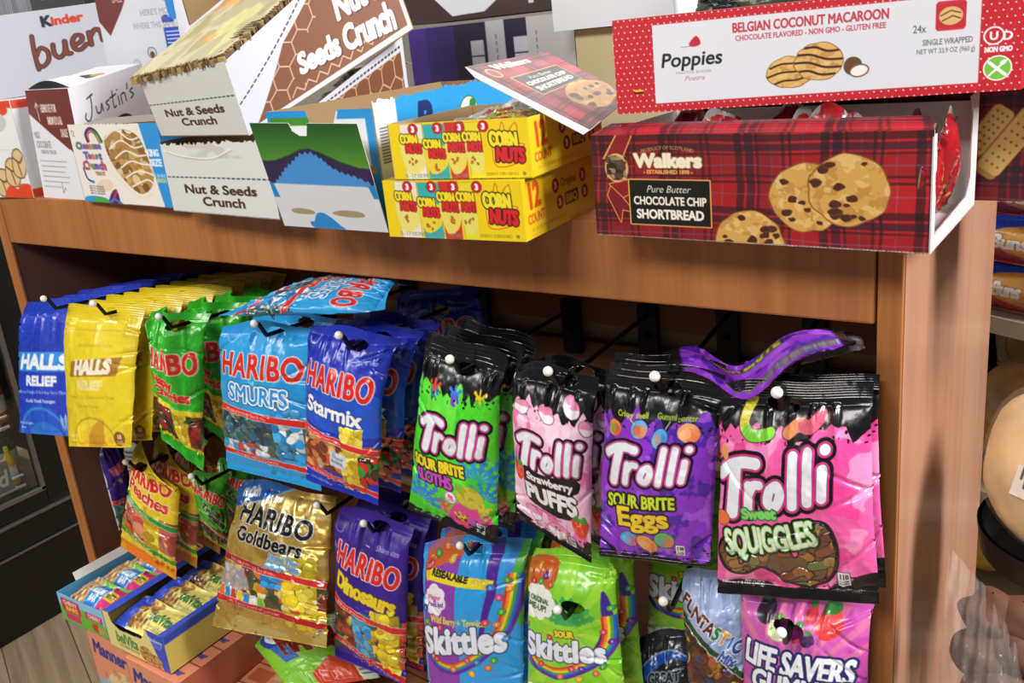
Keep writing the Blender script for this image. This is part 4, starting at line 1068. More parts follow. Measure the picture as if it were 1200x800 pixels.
for k in range(18): a.setpart_poly([(k * 6 - 1, -3), (k * 6 + 6, -3), (k * 6 + 4.5, a.rng.uniform(0, 1.5)), (k * 6 + 2, a.rng.uniform(0, 2.2))], -1)
g = Geo(); panel(g, IF['front'], a, inner='#a49a8c', th=.0009)
for k in ('left', 'right', 'back', 'bottom'): panel(g, IF[k], None, '#2e93dc' if k == 'right' else '#e4ddd2', '#94908a', .0009)
g.build('carton_body', CARD(), t, iBL)
q = [IF['top'][3] + [.008, .035, .002], IF['top'][2] + [.004, .035, .008], IF['top'][2] + [0, .002, .002], IF['top'][3] + [.004, .002, -.004]]
g = Geo(); panel(g, q, None, '#9c9890', '#b0aca4', .0008, bend=-.004); g.build('torn_flap', KRAFT(), t, iBL)

# ---- white carton with brown corner panel and cup picture, tipped
jb = [P(48, 231, .0), P(112, 236, .0)]
j0, j1 = PZ(52, 231, ZT), PZ(106, 235, ZT)
a0, a1 = P(29, 106, j0[1] + .004), P(79, 103.5, j1[1] - .004)
far_t = P(166, 74, .115); far_b = far_t + (j1 - a1)
jd = far_t - a1
JF = hexa([a0, a1, j1, j0], jd)
t = thing('peanut_cup_carton', 'closed white carton with a brown corner and bitten chocolate cup picture', 'box', j0)
a = art_for(JF['front'], 82, 108, '#e9e9ee', 52)
a.poly([(-2, -2), (84, -2), (84, 56), (64, 58), (-2, 22)], '#7a3428')
a.poly([(64, 58), (84, 56), (84, 110), (80, 110)], '#e9e9ee'); a.poly([(-2, 20), (60, 54), (84, 70), (84, -2), (-2, -2)], '#74332a'); 
a.line([(19, 30), (17, 14)], 1.1, '#efe6e2'); a.line([(14, 17), (17, 12.5), (21, 16)], 1.1, '#efe6e2')
a.text('REMOVE FOR', 39, 18, 7.2, '#f3ece8', w=29, bold=.25); a.text('INDIVIDUAL', 47, 30, 7.2, '#f3ece8', w=27, bold=.25); a.text('SALE', 60, 42, 7.2, '#f3ece8', w=12, bold=.25)
a.text('MILK', 8, 44, 6, '#5a5a60', w=11); a.text('CHOCOLATE', 18, 53.5, 6.6, '#5a5a60', w=27); a.text('PEANUT BUTTER CUPS', 25, 61, 3.4, '#6a6a70', w=28)
for i in range(6): a.line([(6, 70 + i * 5.2), (12 + (42 if i < 5 else 30) - (i % 3) * 3, 70.4 + i * 5.2)], .7, '#8a8a92')
a.line([(38, 92), (38, 102), (42, 97), (44, 99)], .7, '#6a6a72', smooth=3)
b_ = art_for(JF['right'], 118, 108, '#e6e7ef', 53)
for st in (((24, 15), (33, 12.5)), ((30, 13), (28, 28), (22, 36), (17, 32), (19, 28)), ((35, 25), (36, 31), (41, 31), (44, 24), (45, 31)), ((56, 23), (51, 25), (55, 29), (51, 32)), ((63, 16), (62, 31), (66, 31)), ((58, 22), (68, 20)), ((71, 23), (71.5, 31)), ((76, 31), (76, 23), (82, 22), (83, 30)), ((88, 14), (87, 19)), ((96, 20), (91, 22), (96, 26), (91, 29))):
    b_.line(st, 1.5, '#2a1c22', smooth=4 if len(st) > 2 else 0)
b_.ell(71, 16.5, .9, .9, '#2a1c22')
b_.ell(73, 56, 20, 15, '#2f1c1a'); b_.poly([(48, 64), (52, 52), (58, 46), (62, 50), (60, 58), (56, 66)], '#d6a04a', smooth=3, out=[(1.2, '#3a221c')]); b_.ell(80, 50, 10, 6, '#43292a', rot=.2)
c_ = art_for(JF['top'], 82, 118, '#f1f2f8', 54); c_.ell(44, 60, 22, 12, '#4a3432', rot=.1); c_.ell(58, 52, 12, 8, '#d2a666', rot=.1)
g = Geo()
for k, ar in (('front', a), ('right', b_), ('top', c_)):
    q = JF[k]; g.add(bil(q, ar.nx, ar.ny).reshape(-1, 3), grid_faces(ar.nx, ar.ny), ar.c.reshape(-1, 3), False)
for k in ('left', 'back', 'bottom'): q = JF[k]; g.quad(q[0], q[3], q[2], q[1], '#dcdce2')
g.build('carton_body', CARD(), t, j0)
g = Geo()                                          # lid bows up off the front edge, a near-black sheet paints the shade under it
n_ = 14; u = np.linspace(0, 1, n_ + 1)
lo = a0 + (a1 - a0) * u[:, None]; hi = lo + np.array([0, 0, 1.0]) * (.010 * np.sin(np.pi * u))[:, None] + unit(jd) * .004
V = np.concatenate([hi, hi + jd * .3 + np.array([0, 0, -.003])]); f = [[i, i + 1, i + n_ + 2, i + n_ + 1] for i in range(n_)]
g.add(V, f, hexc('#f1f2f8'))
g.build('lid', CARD(), t, j0)
g = Geo(); V = np.concatenate([lo + unit(jd) * .003 - [0, 0, .002], hi]); g.add(V, f, hexc('#151214')); g.build('lid_gap_shade', CARD(), t, j0)

# ---- white display carton with brown script lettering, low front and tall header
kb0, kb1 = PZ(-14, 231, ZT), PZ(40, 232, ZT)
k0, k1 = up(kb0, 118), up(kb1, 122)
kh = (k0[2] + k1[2]) / 2; k0[2] = k1[2] = kh
kD = np.array([-.008, .11, 0])
KF = hexa([k0, k1, kb1, kb0], kD)
t = thing('hazelnut_bar_display', 'white counter display with red and brown script lettering on a tall header', 'box', kb0)
a = art_for(KF['front'], 90, 108, '#e7eaea', 55); W = a.W
a.rect(0, 0, 90, 8, '#e2451e'); a.ell(66, 10, 16, 6, '#e2451e'); a.ell(50, 22, 24, 12, '#c9ccca'); a.line([(0, 52), (90, 54)], .6, '#c9cccc')
for cx, cy, s in ((40, 92, 1.1), (62, 80, 1.0), (78, 70, .9)):
    a.poly([(cx - 14 * s, cy + 10), (cx - 8 * s, cy - 12), (cx + 6 * s, cy - 16), (cx + 14 * s, cy - 2), (cx + 4 * s, cy + 14)], '#dcc08a', smooth=3, out=[(1.4, '#6a4020')])
    a.line([(cx - 10 * s, cy - 8), (cx + 2 * s, cy - 2), (cx + 10 * s, cy - 8)], 2.2, '#7a4a24', smooth=3); a.line([(cx - 2 * s, cy - 2), (cx, cy + 12)], 2, '#7a4a24')
a.poly([(38, 110), (46, 96), (56, 94), (64, 98), (72, 92), (92, 94), (92, 110)], '#e2451e', smooth=3)
b_ = art_for(KF['right'], 116, 108, '#eceef0', 56); b_.rect(0, 98, 20, 108, '#e2451e'); b_.rect(0, 0, 30, 9, '#e2451e')
g = Geo(); panel(g, KF['front'], a, inner='#cfcfcf'); panel(g, KF['right'], b_, inner='#cfcfcf')
for k in ('left', 'back', 'bottom'): panel(g, KF[k], None, '#e4e6e6', '#cfcfcf')
g.build('tray_body', CARD(), t, kb0)
q = [P(-30, 22, .175), P(112, 3, .175), P(132, 96, .175), P(-8, 118, .175)]
a = art_for(q, 160, 120, '#cfd1dd', 57)
a.text('K', 96, 17, 14, '#23202c', bold=1.3, rot=-.02); a.text('inder', 122, 17.5, 12, '#dc3a22', bold=.9, w=39, rot=-.02)
L = [(.05, [(0, 0), (-.05, .5), (-.06, 1.05)]), (.05, [(-.02, .62), (.12, .42), (.26, .58), (.22, .86), (.05, 1.0), (-.06, .9)]),
     (.05, [(.42, .42), (.40, .72), (.50, .86), (.64, .72), (.70, .40)]), (.05, [(.70, .42), (.68, .78), (.76, .82)]),
     (.05, [(.86, .62), (1.06, .52), (1.08, .36), (.96, .32), (.86, .5), (.88, .72), (1.0, .78), (1.14, .66)]),
     (.05, [(1.26, .32), (1.24, .72)]), (.05, [(1.26, .46), (1.40, .28), (1.50, .38), (1.50, .66)])]
a.pen(L, 74, 36, 56, 46, [(1.1, '#241a20'), (.5, '#6a2a20'), (-.4, '#84442f')], shear=.06, rot=-.13)
g = Geo(); panel(g, q, a, inner='#cfcfd4'); g.build('header_card', CARD(), t, kb0)

# ---- boxes behind the front row
q = [P(106, -24, .16), P(196, -36, .16), P(214, 66, .16), P(126, 84, .16)]
SFx = hexa(q, np.array([.01, .08, 0]))
bx, by = SFx['front'][3], SFx['front'][2]
zlow = ZT - bx[2]; SFx = hexa([q[0], q[1], by + [0, 0, ZT - by[2]], bx + [0, 0, ZT - bx[2]]], np.array([.01, .08, 0]))
a = art_for(SFx['front'], 100, 230, '#d6d9e0', 58); H0 = 1.0
a.poly([(-5, -5), (60, -5), (34, 36), (12, 64), (-5, 40)], '#722f2a'); a.text('SALE', 30, 24, 8, '#e9d8d4', w=14)
a.text("HERE'S MORE", 78, 42, 6.5, '#8d929c', w=44); a.text('WHERE THIS SAME FROM', 80, 56, 6.5, '#8d929c', w=72)
a.rect(82, 60, 110, 86, '#2a49b8'); a.poly([(86, 0), (104, 0), (104, 50), (92, 54)], '#2a8ada'); a.splotch('#2a3a9a', 9, 12, .1, (82, 0, 100, 54), .8); [a.rect(84, 64 + i * 4, 100, 65.4 + i * 4, '#cfd8f4') for i in range(5)]
a.ell(62, 86, 5, 5.5, '#c9ccd0', out=[(.8, '#4a4a52')]); a.ell(62, 88, 3, 3.4, '#6a3a34'); a.ell(40, 98, 4, 5, '#c9ccd0', out=[(.7, '#8a8a92')]); a.ell(39, 100, 2, 3, '#8a3a34')
solid_box('peanut_cup_carton', 'pale carton standing behind the script-lettered display, brown triangle at its top', 'box', SFx, {'front': a}, {'*': '#cfd2da'}, CARD())

def back_box(name, label, x0, x1, y0, dep, z0, z1, fcol, art=None, side=None, mat=None):
    F = hexa([np.array([x0, y0, z1]), np.array([x1, y0, z1]), np.array([x1, y0, z0]), np.array([x0, y0, z0])], np.array([0, dep, 0]))
    ar = {}
    if art: ar['front'] = art_for(F['front'], (x1 - x0) * 1000, (z1 - z0) * 1000, fcol, 60); art(ar['front'])
    return solid_box(name, label, 'box', F, ar, {'*': fcol, **({'right': side} if side else {})}, mat or CARD())
yb = .33
p0, p1 = P(478, 40, yb), P(676, 80, yb)
def purple(a):
    W, H = a.W, a.H
    a.rect(0, 0, W * .30, H, '#43288e'); a.rect(W * .12, 0, W * .30, H, '#2a1c5c', alpha=.6); a.rect(W * .30, 0, W * .50, H, '#241a3c')
    a.rect(W * .60, 0, W * .74, H, '#241a3c')
    for x in (.40, .66):
        for k in range(6): a.rect(W * x, H * (.08 + k * .12 + .05), W * (x + .08), H * (.08 + k * .12 + (.16 if k == 0 else .12)), '#c9cad4')
    a.rect(W * .50, 0, W * .61, H, '#c3c4cc'); a.rect(W * .74, 0, W, H, '#c3c2c2')
    for x in (.555, .79): [a.rect(W * x, H * (.1 + k * .05), W * x + 1.6, H * (.13 + k * .05), '#6a6a74') for k in range(6)]
back_box('dark_carton', 'purple and white carton with barcodes at the back of the display top', p0[0], p1[0], yb, .12, ZT, P(560, 26, yb)[2], '#c3c4cc', purple)
yb2 = .35
def brownbox(a):
    W, H = a.W, a.H
    a.c[:] = hexc('#3a2420'); a.poly([(W * .22, H * .3), (W * .42, H * .3), (W * .64, H * .3), (W * .62, H * .72), (W * .54, H * .90), (W * .34, H * .92), (W * .24, H * .6)], '#d4d8de')
    a.rect(W * .80, H * .55, W * .83, H * .85, '#cfd2d8')
c0, c1 = P(474, 10, yb2), P(668, 14, yb2)
zt_ = P(560, 24, yb2)[2] + .003
back_box('brown_carton', 'dark brown carton with a white shape, stacked on the purple barcoded one', c0[0], c1[0], yb2 - .01, .11, zt_, zt_ + .07, '#3a2420', brownbox)
e0, e1 = P(672, 60, .30), P(740, 60, .30)
back_box('cream_carton', 'plain cream carton standing behind the white and red macaroon carton', e0[0] + .004, e1[0] + .05, .30, .12, ZT, P(690, 34, .30)[2], '#cdbf92')
back_box('white_carton', 'plain white carton stacked on the cream one at the back', e0[0] - .015, e1[0] + .06, .285, .13, P(690, 34, .30)[2] + .001, P(690, 34, .30)[2] + .09, '#dfe2e6')
d0 = P(-10, 10, .27)
def barc(a):
    a.c[:] = hexc('#8d9096'); [a.rect(a.W * .0 + k * 3.1, 0, a.W * .0 + k * 3.1 + a.rng.uniform(.5, 2), a.H, '#3a3a40') for k in range(int(a.W * .45 / 3.1))]
    a.rect(a.W * .45, 0, a.W, a.H, '#18171b'); a.line([(a.W * .58, 12), (a.W * .88, 12)], 3, '#8d9096'); a.rect(a.W * .45, 30, a.W * .62, a.H, '#2a3a6a')
back_box('dark_carton', 'black carton with a barcoded end, behind the tall script-lettered header', d0[0], d0[0] + .30, .27, .1, ZT, P(60, -12, .27)[2], '#18171b', barc)
# a dark packet lying along the back of the macaroon carton
s0, s1 = P(762, 4, .16), P(1010, -8, .16)
a = Art(300, 90, 220, 60, '#1c1a18', 66); a.splotch('#4a5040', 9, 4, .1); a.splotch('#8a8d84', 14, 6, .3)
q = [s0 + [0, .03, .035], s1 + [0, .03, .035], s1 + [0, -.0, -.03], s0 + [0, 0, -.03]]
back_box('black_carton', 'black carton standing behind the macaroon carton under a dark packet', s0[0] - .01, s1[0], .135 + .105, .1, ZT, s0[2] - .036, '#1f1d1c')
packet('dark_packet', 'dark crinkled packet lying on the black carton behind the macaroon carton', 'packet', [p + [0, .09, 0] for p in q], a, None, thick=.05, wr=.003, seed=66)

# ================================================================ peg hooks
HOOK = np.array([-0.061, 0.295, -0.049])          # from the tip of a hook to its bracket on the back panel
ROD = solid_mat('hook_black_wire', '#1a1817', 0.35, 0.6, noise=0.1)
TIPM = solid_mat('white_plastic_tip', '#f2efe8', 0.35, noise=0.03)
def hook(px, py, y, label, group, vec=HOOK, steep=1.0):
    tip = P(px, py, y); v = vec * ((0.236 - y) / vec[1]); base = tip + v + np.array([0, 0, -.006])
    t = thing('peg_hook', label, 'hook', base, group)
    g = Geo(); lowp = tip + np.array([-.001, .012, -.017 * steep])
    tube(g, [base, base + (lowp - base) * .5, lowp + np.array([0, .006, -.0005]), lowp, tip + np.array([0, .004, -.002]), tip], 0.0024, '#1b1918', 8)
    g.build('rod', ROD, t, base)
    g = Geo(); ball(g, tip + [0, -.001, .0005], 0.0042, '#f4f1ea', 14, 10); g.build('end_cap', TIPM, t, base)
    o = bevel_box('bracket', (-.012, -.006, -.055), (.012, .003, .012), BLACK, t, 0.001)
    g = Geo(); tube(g, [base + [0, -.004, -.024], base + [0, -.009, -.024]], .004, '#2a2826', 10); ball(g, base + [0, -.009, -.024], .0036, '#3a3835'); g.build('screw', ROD, t, base)
    return tip, base - lowp
TIP1 = [(52, 350), (110, 356), (187, 371), (299, 379), (398, 393), (528, 421), (643, 435), (768, 441), (911, 460)]
NM1 = ['blue cough drop bags', 'yellow cough drop bags', 'green cherry gummy bags', 'light blue gummy bag', 'dark blue gummy mix bags', 'lime green gummy bags', 'pale pink marshmallow gummy bags', 'purple candy egg bags', 'hot pink worm gummy bags']
H1 = [hook(x, y, -.070, 'upper black peg hook with white tip carrying the ' + n, 'peg hooks of the upper row') for (x, y), n in zip(TIP1, NM1)]
TIP2 = [(148, 541), (225, 558), (372, 592), (427, 613), (540, 639), (654, 714), (778, 704), (916, 741)]
NM2 = ['yellow peach gummy bags', 'light green gummy bags', 'gold gummy bag', 'purple gummy bags', 'purple and blue striped pouch', 'lime green pouches', 'pale blue gummy bag with slanted letters', 'pink gummies pouch']
H2 = [hook(x, y, -.068 if y > 706 else -.046, 'lower black peg hook with white tip carrying the ' + n, 'peg hooks of the lower row') for (x, y), n in zip(TIP2, NM2)]

# ================================================================ bags on the upper row
def mats(main=None, win=None): return {0: main or FILM(), 1: main or FILM(), 2: main or FILM(), 3: win or WINDOW()}
TM = lambda: {0: FILM(), 1: SEAL(), 2: SEAL(), 3: WINDOW()}
def row(root, v, items):
    """copies of a bag further back along its hook: items = [(fraction of the hook, label, turn, dx, dz)]"""
    out = []; f0 = 0
    for f, lb, rz, dx, dz in items:
        out.append(copy_tree(root, np.array(root.location) + v * f + np.array([dx, 0, dz]), lb, (0, 0, rz), min(1.0, .9 * (f - f0) * abs(v[1]) / .026)))
        f0 = f
    return out
def halls(q, base, dark, lite, panelc, seed, gold):
    a = art_for(q, 100, 140, base, seed)
    a.splotch(dark, 2, 3, .35, alpha=.25)
    a.rect(0, 21.3, 100, 21.9, dark); a.rect(0, 26.2, 100, 26.6, dark, alpha=.5)
    if gold:
        a.text('EASE THE CITRUS HONEY FLAVOR', 54, 37, 2.6, '#b89a2a', w=46)
        a.poly([(20, 54), (90, 48), (84, 67), (16, 69)], panelc, out=[(.5, '#c9a33a')])
        a.text('HALLS', 52, 58.5, 13.5, '#f3ead2', bold=1.4, w=52, shear=.2, rot=-.05)
        a.text('RELIEF', 49, 77, 8.6, '#f2e39a', bold=.8, w=38, shear=.15)
        a.text('Relieves Coughs & Soothes Sore Throats', 50, 89, 3.0, '#b8981e', w=66); a.text('Cools Nasal Passages', 44, 98, 2.8, '#b8981e', w=36)
        a.ell(46, 136, 33, 27, '#c7a21c'); a.ell(46, 137, 31.5, 25.6, '#f2d634'); a.ell(48, 139, 28, 20, '#f0c928')
        a.poly([(34, 140), (48, 118), (66, 112), (62, 126), (58, 140)], '#c98a1e', smooth=2, alpha=.7)
        for i in range(14): a.line([(38 + i * 2, 126 + (i % 3)), (46 + i * 1.5, 139)], .5, '#a8701a', alpha=.6)
        a.ell(84, 131, 7.5, 7.5, '#8a5a1c'); a.text('18', 84, 129, 4, '#f2e4b0', bold=.3); a.text('DROPS', 84, 134.5, 2.4, '#f2e4b0', w=8.5)
        a.text('Honey Lemon', 14, 128, 2.4, '#f8f0c0', w=16); a.text('Menthol', 11, 133, 2.2, '#f8f0c0', w=10)
    else:
        a.rect(2, 51, 98, 72, '#2f86e0', r=3); a.rect(2, 51, 98, 61, '#3f9af0', r=3, alpha=.5)
        a.text('HALLS', 53, 61.5, 14.5, '#f1f4fb', bold=1.5, w=84, shear=.2)
        a.text('RELIEF', 50, 82, 9.6, '#eef2fb', bold=1.0, w=54, shear=.12)
        a.text('Relieves Coughs & Soothes Sore Throats', 50, 94, 3.0, '#cfd9f4', w=92); a.text('Cools Nasal Passages', 46, 103.5, 3.4, '#dfe6f8', w=52, bold=.2)
        a.ell(44, 140, 42, 33, '#1d55c4'); a.ell(44, 141, 40, 31, '#3a86e8'); a.ell(44, 143, 38.5, 30, '#2158cc'); a.ell(48, 146, 30, 20, '#2f78dc')
        a.text('Menthol Lyptus', 16, 128, 2.6, '#e4ebfa', w=26); a.text('flavor', 9, 133, 2.4, '#e4ebfa', w=9)
        for k in range(7):
            t = -1.9 + k * .42; a.poly([(84, 136), (84 + 15 * math.cos(t - .16), 136 + 15 * math.sin(t - .16)), (84 + 21 * math.cos(t), 136 + 21 * math.sin(t)), (84 + 15 * math.cos(t + .16), 136 + 15 * math.sin(t + .16))], '#8fb4ea', out=[(.4, '#2148a8')])
    a.setpart(-1, -1, 101, 11.5, 1); a.setpart(-1, 136.5, 101, 141, 2)
    return a
q = corners(((22, 358), (87, 356), (91, 512), (23, 507)), (-.034, -.032, -.088, -.092))
r = bag('cough_drop_bag', 'royal blue cough drop bag with white italic lettering, foremost on its hook', 'candy bag', q, halls(q, '#2440c0', '#16288a', '#3f8af0', '#2f86e0', 101, False), mats(), thick=.022, head=.12, foot=.03, wr=.0012, seed=101, hk=H1[0], group='blue cough drop bags', back='#1d34a0')
items = [(.10, 'royal blue cough drop bag just behind the foremost blue one, top edge showing', 0.005, .002, 0)] + [(.2 + .1 * k, 'royal blue cough drop bag deep in its row, only a strip of the top showing', .004 * (-1) ** k, .002 * (-1) ** k, .002 * (k % 2)) for k in range(7)]
row(r, H1[0][1], items)
q = corners(((74, 361), (162, 364), (152, 525), (81, 523)), (-.049, -.046, -.102, -.106))
r = bag('cough_drop_bag', 'bright yellow cough drop bag with brown logo band, foremost on its hook', 'candy bag', q, halls(q, '#e9cf24', '#b99c18', '#f4e04a', '#a9782a', 102, True), mats(), thick=.026, head=.12, foot=.03, wr=.0013, seed=102, hk=H1[1], group='yellow cough drop bags', back='#c9ad1c',
        curl=lambda u, v: np.stack([0 * u, .012 * np.clip(u - .8, 0, 1) ** 1 * (v < 2) * 5 * np.clip(u - .8, 0, 1) * 5 * .2, 0 * u], -1))
items = [(.10, 'yellow cough drop bag second on its hook, right edge and badge showing', -.005, .004, 0), (.20, 'yellow cough drop bag third on its hook, round badge peeking out below', .006, .005, .002)] + [(.30 + .1 * k, 'shaded yellow cough drop bag deep in its row, only its curled top showing', .004 * (-1) ** k, .003 + .001 * (-1) ** k, .001 * (k % 2)) for k in range(7)]
row(r, H1[1][1], items)

RED, WHITE = '#d8281e', '#f4f1ec'
def haribo_logo(a, cx, cy, h, w, fill=RED, ring=WHITE, ring2=None, rot=0, k=1.0):
    out = [(2.4 * k, ring)] if ring2 is None else [(3.3 * k, ring2), (2.2 * k, ring)]
    a.text('HARIBO', cx, cy, h, fill, out=out, bold=1.35 * k, w=w, rot=rot, track=.09)
def red_band(a, y, dy, wd, txt, col='#d42a22', edge='#efe6e0', sag=3):
    W = a.W
    pts = [(-4, y), (W * .25, y + dy * .25 + sag * .3), (W * .5, y + dy * .5 + sag * .4), (W * .75, y + dy * .75 + sag * .3), (W + 4, y + dy)]
    a.line(pts, wd + 1.4, edge, smooth=4); a.line(pts, wd, col, smooth=4)
    a.text(txt, W * .36, y + dy * .36 + sag * .35, wd * .52, '#f6eae4', w=W * .5, rot=math.atan2(dy, W))
def window(a, y0, y1, pal, n, r, dark='#4a3a34', bump=2.2, bias=None):
    a.rect(-2, y0, a.W + 2, y1, dark); a.gummies((-2, y0, a.W + 2, y1), n, r, pal, bump)
    if bias:
        for (x0, yy0, x1, yy1), p2, m in bias: a.gummies((x0, yy0, x1, yy1), m, r, p2, bump)
    a.setpart(-1, y0, a.W + 1, y1, 3)
def hseal(a, top, bot, hole=True, hx=None):
    a.setpart(-1, -1, a.W + 1, top, 1); a.setpart(-1, a.H - bot, a.W + 1, a.H + 1, 2)

# green cherry gummies
def cherries(q, seed):
    a = art_for(q, 100, 200, '#35b52a', seed); a.splotch('#259a20', 3, 4, .2, alpha=.6)
    window(a, 128, 176, ['#7a1a1c', '#a8241e', '#4a3a1e', '#3a5a22', '#8a3a2a'], 110, 7, '#3a2a20', bias=[((52, 130, 76, 176), ['#e8cf2a', '#d8b81e', '#f0dc4a'], 40)])
    a.line([(-4, 122), (40, 128), (70, 129), (104, 126)], 7, '#e8d22a', smooth=4); a.line([(-4, 178), (50, 180), (104, 178)], 5, '#e8d22a', smooth=4)
    haribo_logo(a, 50, 62, 26, 92); a.text('Happy', 42, 92, 13, RED, bold=1, w=44, out=[(1.8, '#f0e8c8')]); a.text('Cherries', 52, 108, 13, RED, bold=1, w=66, out=[(1.8, '#f0e8c8')])
    a.text('Share size', 78, 20, 5, '#d8f0c8', w=26); hseal(a, 12, 16)
    return a
q = corners(((171, 367), (232, 371), (239, 552), (190, 514)), (-.044, -.036, -.064, -.078))
r = bag('gummy_bag', 'bright green gummy bag with cherries in its window, crumpled, foremost on its hook', 'candy bag', q, cherries(q, 103), mats(), thick=.034, head=.07, foot=.08, wr=.0034, seed=103, hk=H1[2], group='green cherry gummy bags', back='#2a9a22',
        curl=lambda u, v: np.stack([0 * u, -.016 * np.exp(-((u - .62) / .10) ** 2) * np.exp(-v * 2.2) + .03 * np.clip(u - .7, 0, 1) * (1 - v), 0 * u], -1))
row(r, H1[2][1], [(.20, 'bright green gummy bag second on its hook, white letter O showing at its edge', .03, .006, .002), (.36, 'bright green gummy bag third on its hook behind the other green ones', .01, .006, .001), (.55, 'bright green gummy bag at the back of its hook in deep shade', .03, .006, .0)])

# light blue gummy bag, and its twin lying on top of the hooks
def blueg(q, seed):
    a = art_for(q, 140, 190, '#2a9fe0', seed); a.splotch('#1f8ad0', 3, 4, .2, alpha=.5)
    window(a, 104, 158, ['#2f5a78', '#4f7a8a', '#40685a', '#7a949a', '#24405c', '#5a6a4a'], 130, 7, '#2c434e', bias=[((92, 92, 128, 158), ['#2f9adf', '#4ab0ee', '#e2e8ec', '#2a86cc'], 46), ((6, 144, 80, 158), ['#dfe6ea', '#3aa0e0', '#c8403a'], 26)])
    red_band(a, 98, 12, 8, 'kids and grown-ups love it so...'); red_band(a, 160, 8, 7, '... the happy world of gummies')
    haribo_logo(a, 72, 44, 27, 122, rot=.03)
    a.text('THE', 66, 64, 4.5, '#eaf4fb', w=9); a.text('SMURFS', 70, 79, 20, '#2a8fd8', bold=.6, w=88, out=[(3.6, '#173a6a'), (2.6, '#f2f6fa')], rot=.05, jit=.03)
    a.line([(17, 10), (22, 16), (30, 15), (34, 8)], .8, '#9fd4f2', smooth=4); hseal(a, 10, 12, True, 52)
    return a
q = corners(((256, 384), (364, 387), (377, 575), (267, 548)), (-.045, -.040, -.066, -.072))
SM = mats()
r = bag('gummy_bag', 'light blue gummy bag with red letters hanging upright beside the dark blue one', 'candy bag', q, blueg(q, 104), SM, thick=.036, head=.06, foot=.06, wr=.0016, seed=104, hk=H1[3], group=None, back='#2386c4')
row(r, H1[3][1], [(.16, 'light blue gummy bag hidden behind the foremost light blue one', .01, .004, .001)])
zf = 1.172
q = [PZ(470, 333, zf + .012), PZ(446, 366, zf), PZ(256, 370, zf - .004), PZ(362, 325, zf + .012)]
r = bag('gummy_bag', 'light blue gummy bag lying flat across the hooks, its lettering upside down', 'candy bag', q, blueg(q, 105), SM, thick=.03, head=.06, foot=.06, wr=.0022, seed=105, back='#2386c4')

# dark blue mix
def starmix(q, seed, sub='Starmix'):
    a = art_for(q, 120, 210, '#2334b4', seed); a.splotch('#1a2690', 3, 4, .1, alpha=.6); a.poly([(0, 50), (50, 40), (120, 70), (120, 120), (0, 116)], '#2a6fd6', smooth=3, alpha=.55)
    window(a, 134, 182, ['#d07a3a', '#e0a060', '#c8502a', '#e8c890', '#7a3a24', '#a8301e'], 120, 8, '#6a3a28', bias=[((70, 112, 102, 200), ['#e9cc2a', '#f0d84a', '#d8b41e'], 46), ((96, 150, 120, 190), ['#3a2620', '#c8281e', '#3a8a2e'], 26)])
    red_band(a, 126, 16, 7.5, 'kids and grown-ups...'); red_band(a, 185, 12, 7, 'the happy world of gummies')
    haribo_logo(a, 60, 59, 30, 104, rot=.06)
    a.text(sub, 56, 97, 19, '#f2f2f4', bold=1.1, w=88, out=[(2.2, '#1a2a7a')], rot=.07)
    a.text('Share size', 97, 28, 5.5, '#d8e0fa', w=28, rot=.05); a.line([(6, 12), (11, 18), (19, 17), (22, 9)], .9, '#c8d0f0', smooth=4)
    a.rect(52, 150, 78, 172, '#c9d2da', r=2, rot=.12); a.text('All your', 65, 157, 4.5, '#3a3a50', w=19, rot=.12); a.text('favorites', 64, 164, 4.5, '#3a3a50', w=20, rot=.12)
    a.text('CONTAINS 5 PIECES', 26, 202, 3, '#c8d4f4', w=36, rot=.1)
    hseal(a, 9, 11, True, 48); return a
q = corners(((360.5, 382), (453, 403), (444, 592), (359, 562)), (-.047, -.040, -.070, -.084))
r = bag('gummy_bag', 'dark blue gummy mix bag with red letters, foremost of three on its hook', 'candy bag', q, starmix(q, 106), mats(), thick=.040, head=.06, foot=.05, wr=.0018, seed=106, hk=H1[4], group='dark blue gummy mix bags', back='#1f2ca0',
        curl=lambda u, v: np.stack([0 * u, .02 * np.clip(u - .75, 0, 1) * 3 * np.clip(1 - v * 3, 0, 1), 0 * u], -1))
row(r, H1[4][1], [(.12, 'dark blue gummy mix bag second of three on its hook', .0, .006, .0), (.25, 'dark blue gummy mix bag third on its hook, red letter O showing', .0, .004, .0)])
q = corners(((462, 352), (556, 338), (600, 470), (492, 486)), (.14, .14, .13, .13))
a = starmix(q, 107, 'S')
bag('gummy_bag', 'shaded blue gummy bag far back under the fascia, red letters tilted', 'candy bag', q, a, mats(), thick=.03, head=.06, foot=.05, wr=.0016, seed=107, hk=H1[4], back='#1f2ca0')

# ---- bags with bubble lettering
TR_ = [(.10, [(-1.06, -.20), (-.80, -.36), (-.50, -.40), (-.26, -.36)]), (.12, [(-.70, -.32), (-.78, .1), (-.84, .44)]),
       (.085, [(-.44, .0), (-.49, .44)]), (.08, [(-.44, .14), (-.34, .0), (-.22, .0)]),
       (.085, [(-.02, .10), (.12, .04), (.17, .20), (.06, .38), (-.08, .30), (-.02, .10)]),
       (.082, [(.46, -.40), (.38, .40)]), (.082, [(.73, -.42), (.65, .38)]), (.08, [(.97, -.12), (.91, .34)]), (.085, [(1.03, -.42), (1.035, -.415)])]
def bubble(a, cx, cy, w, h, rim='#e0359a', rot=-.05, halo='#0e0b10', k=1.0):
    sx, sy = w / 2.2, h / 1.05
    sh = [(r, [(x, y) for x, y in p]) for r, p in TR_]
    a.pen(sh, cx, cy, sx, sy, [(4.4 * k, halo), (1.7 * k, rim), (.4 * k, '#4a3a48'), (0.0, '#e9ecf2')], shear=.06, rot=rot)
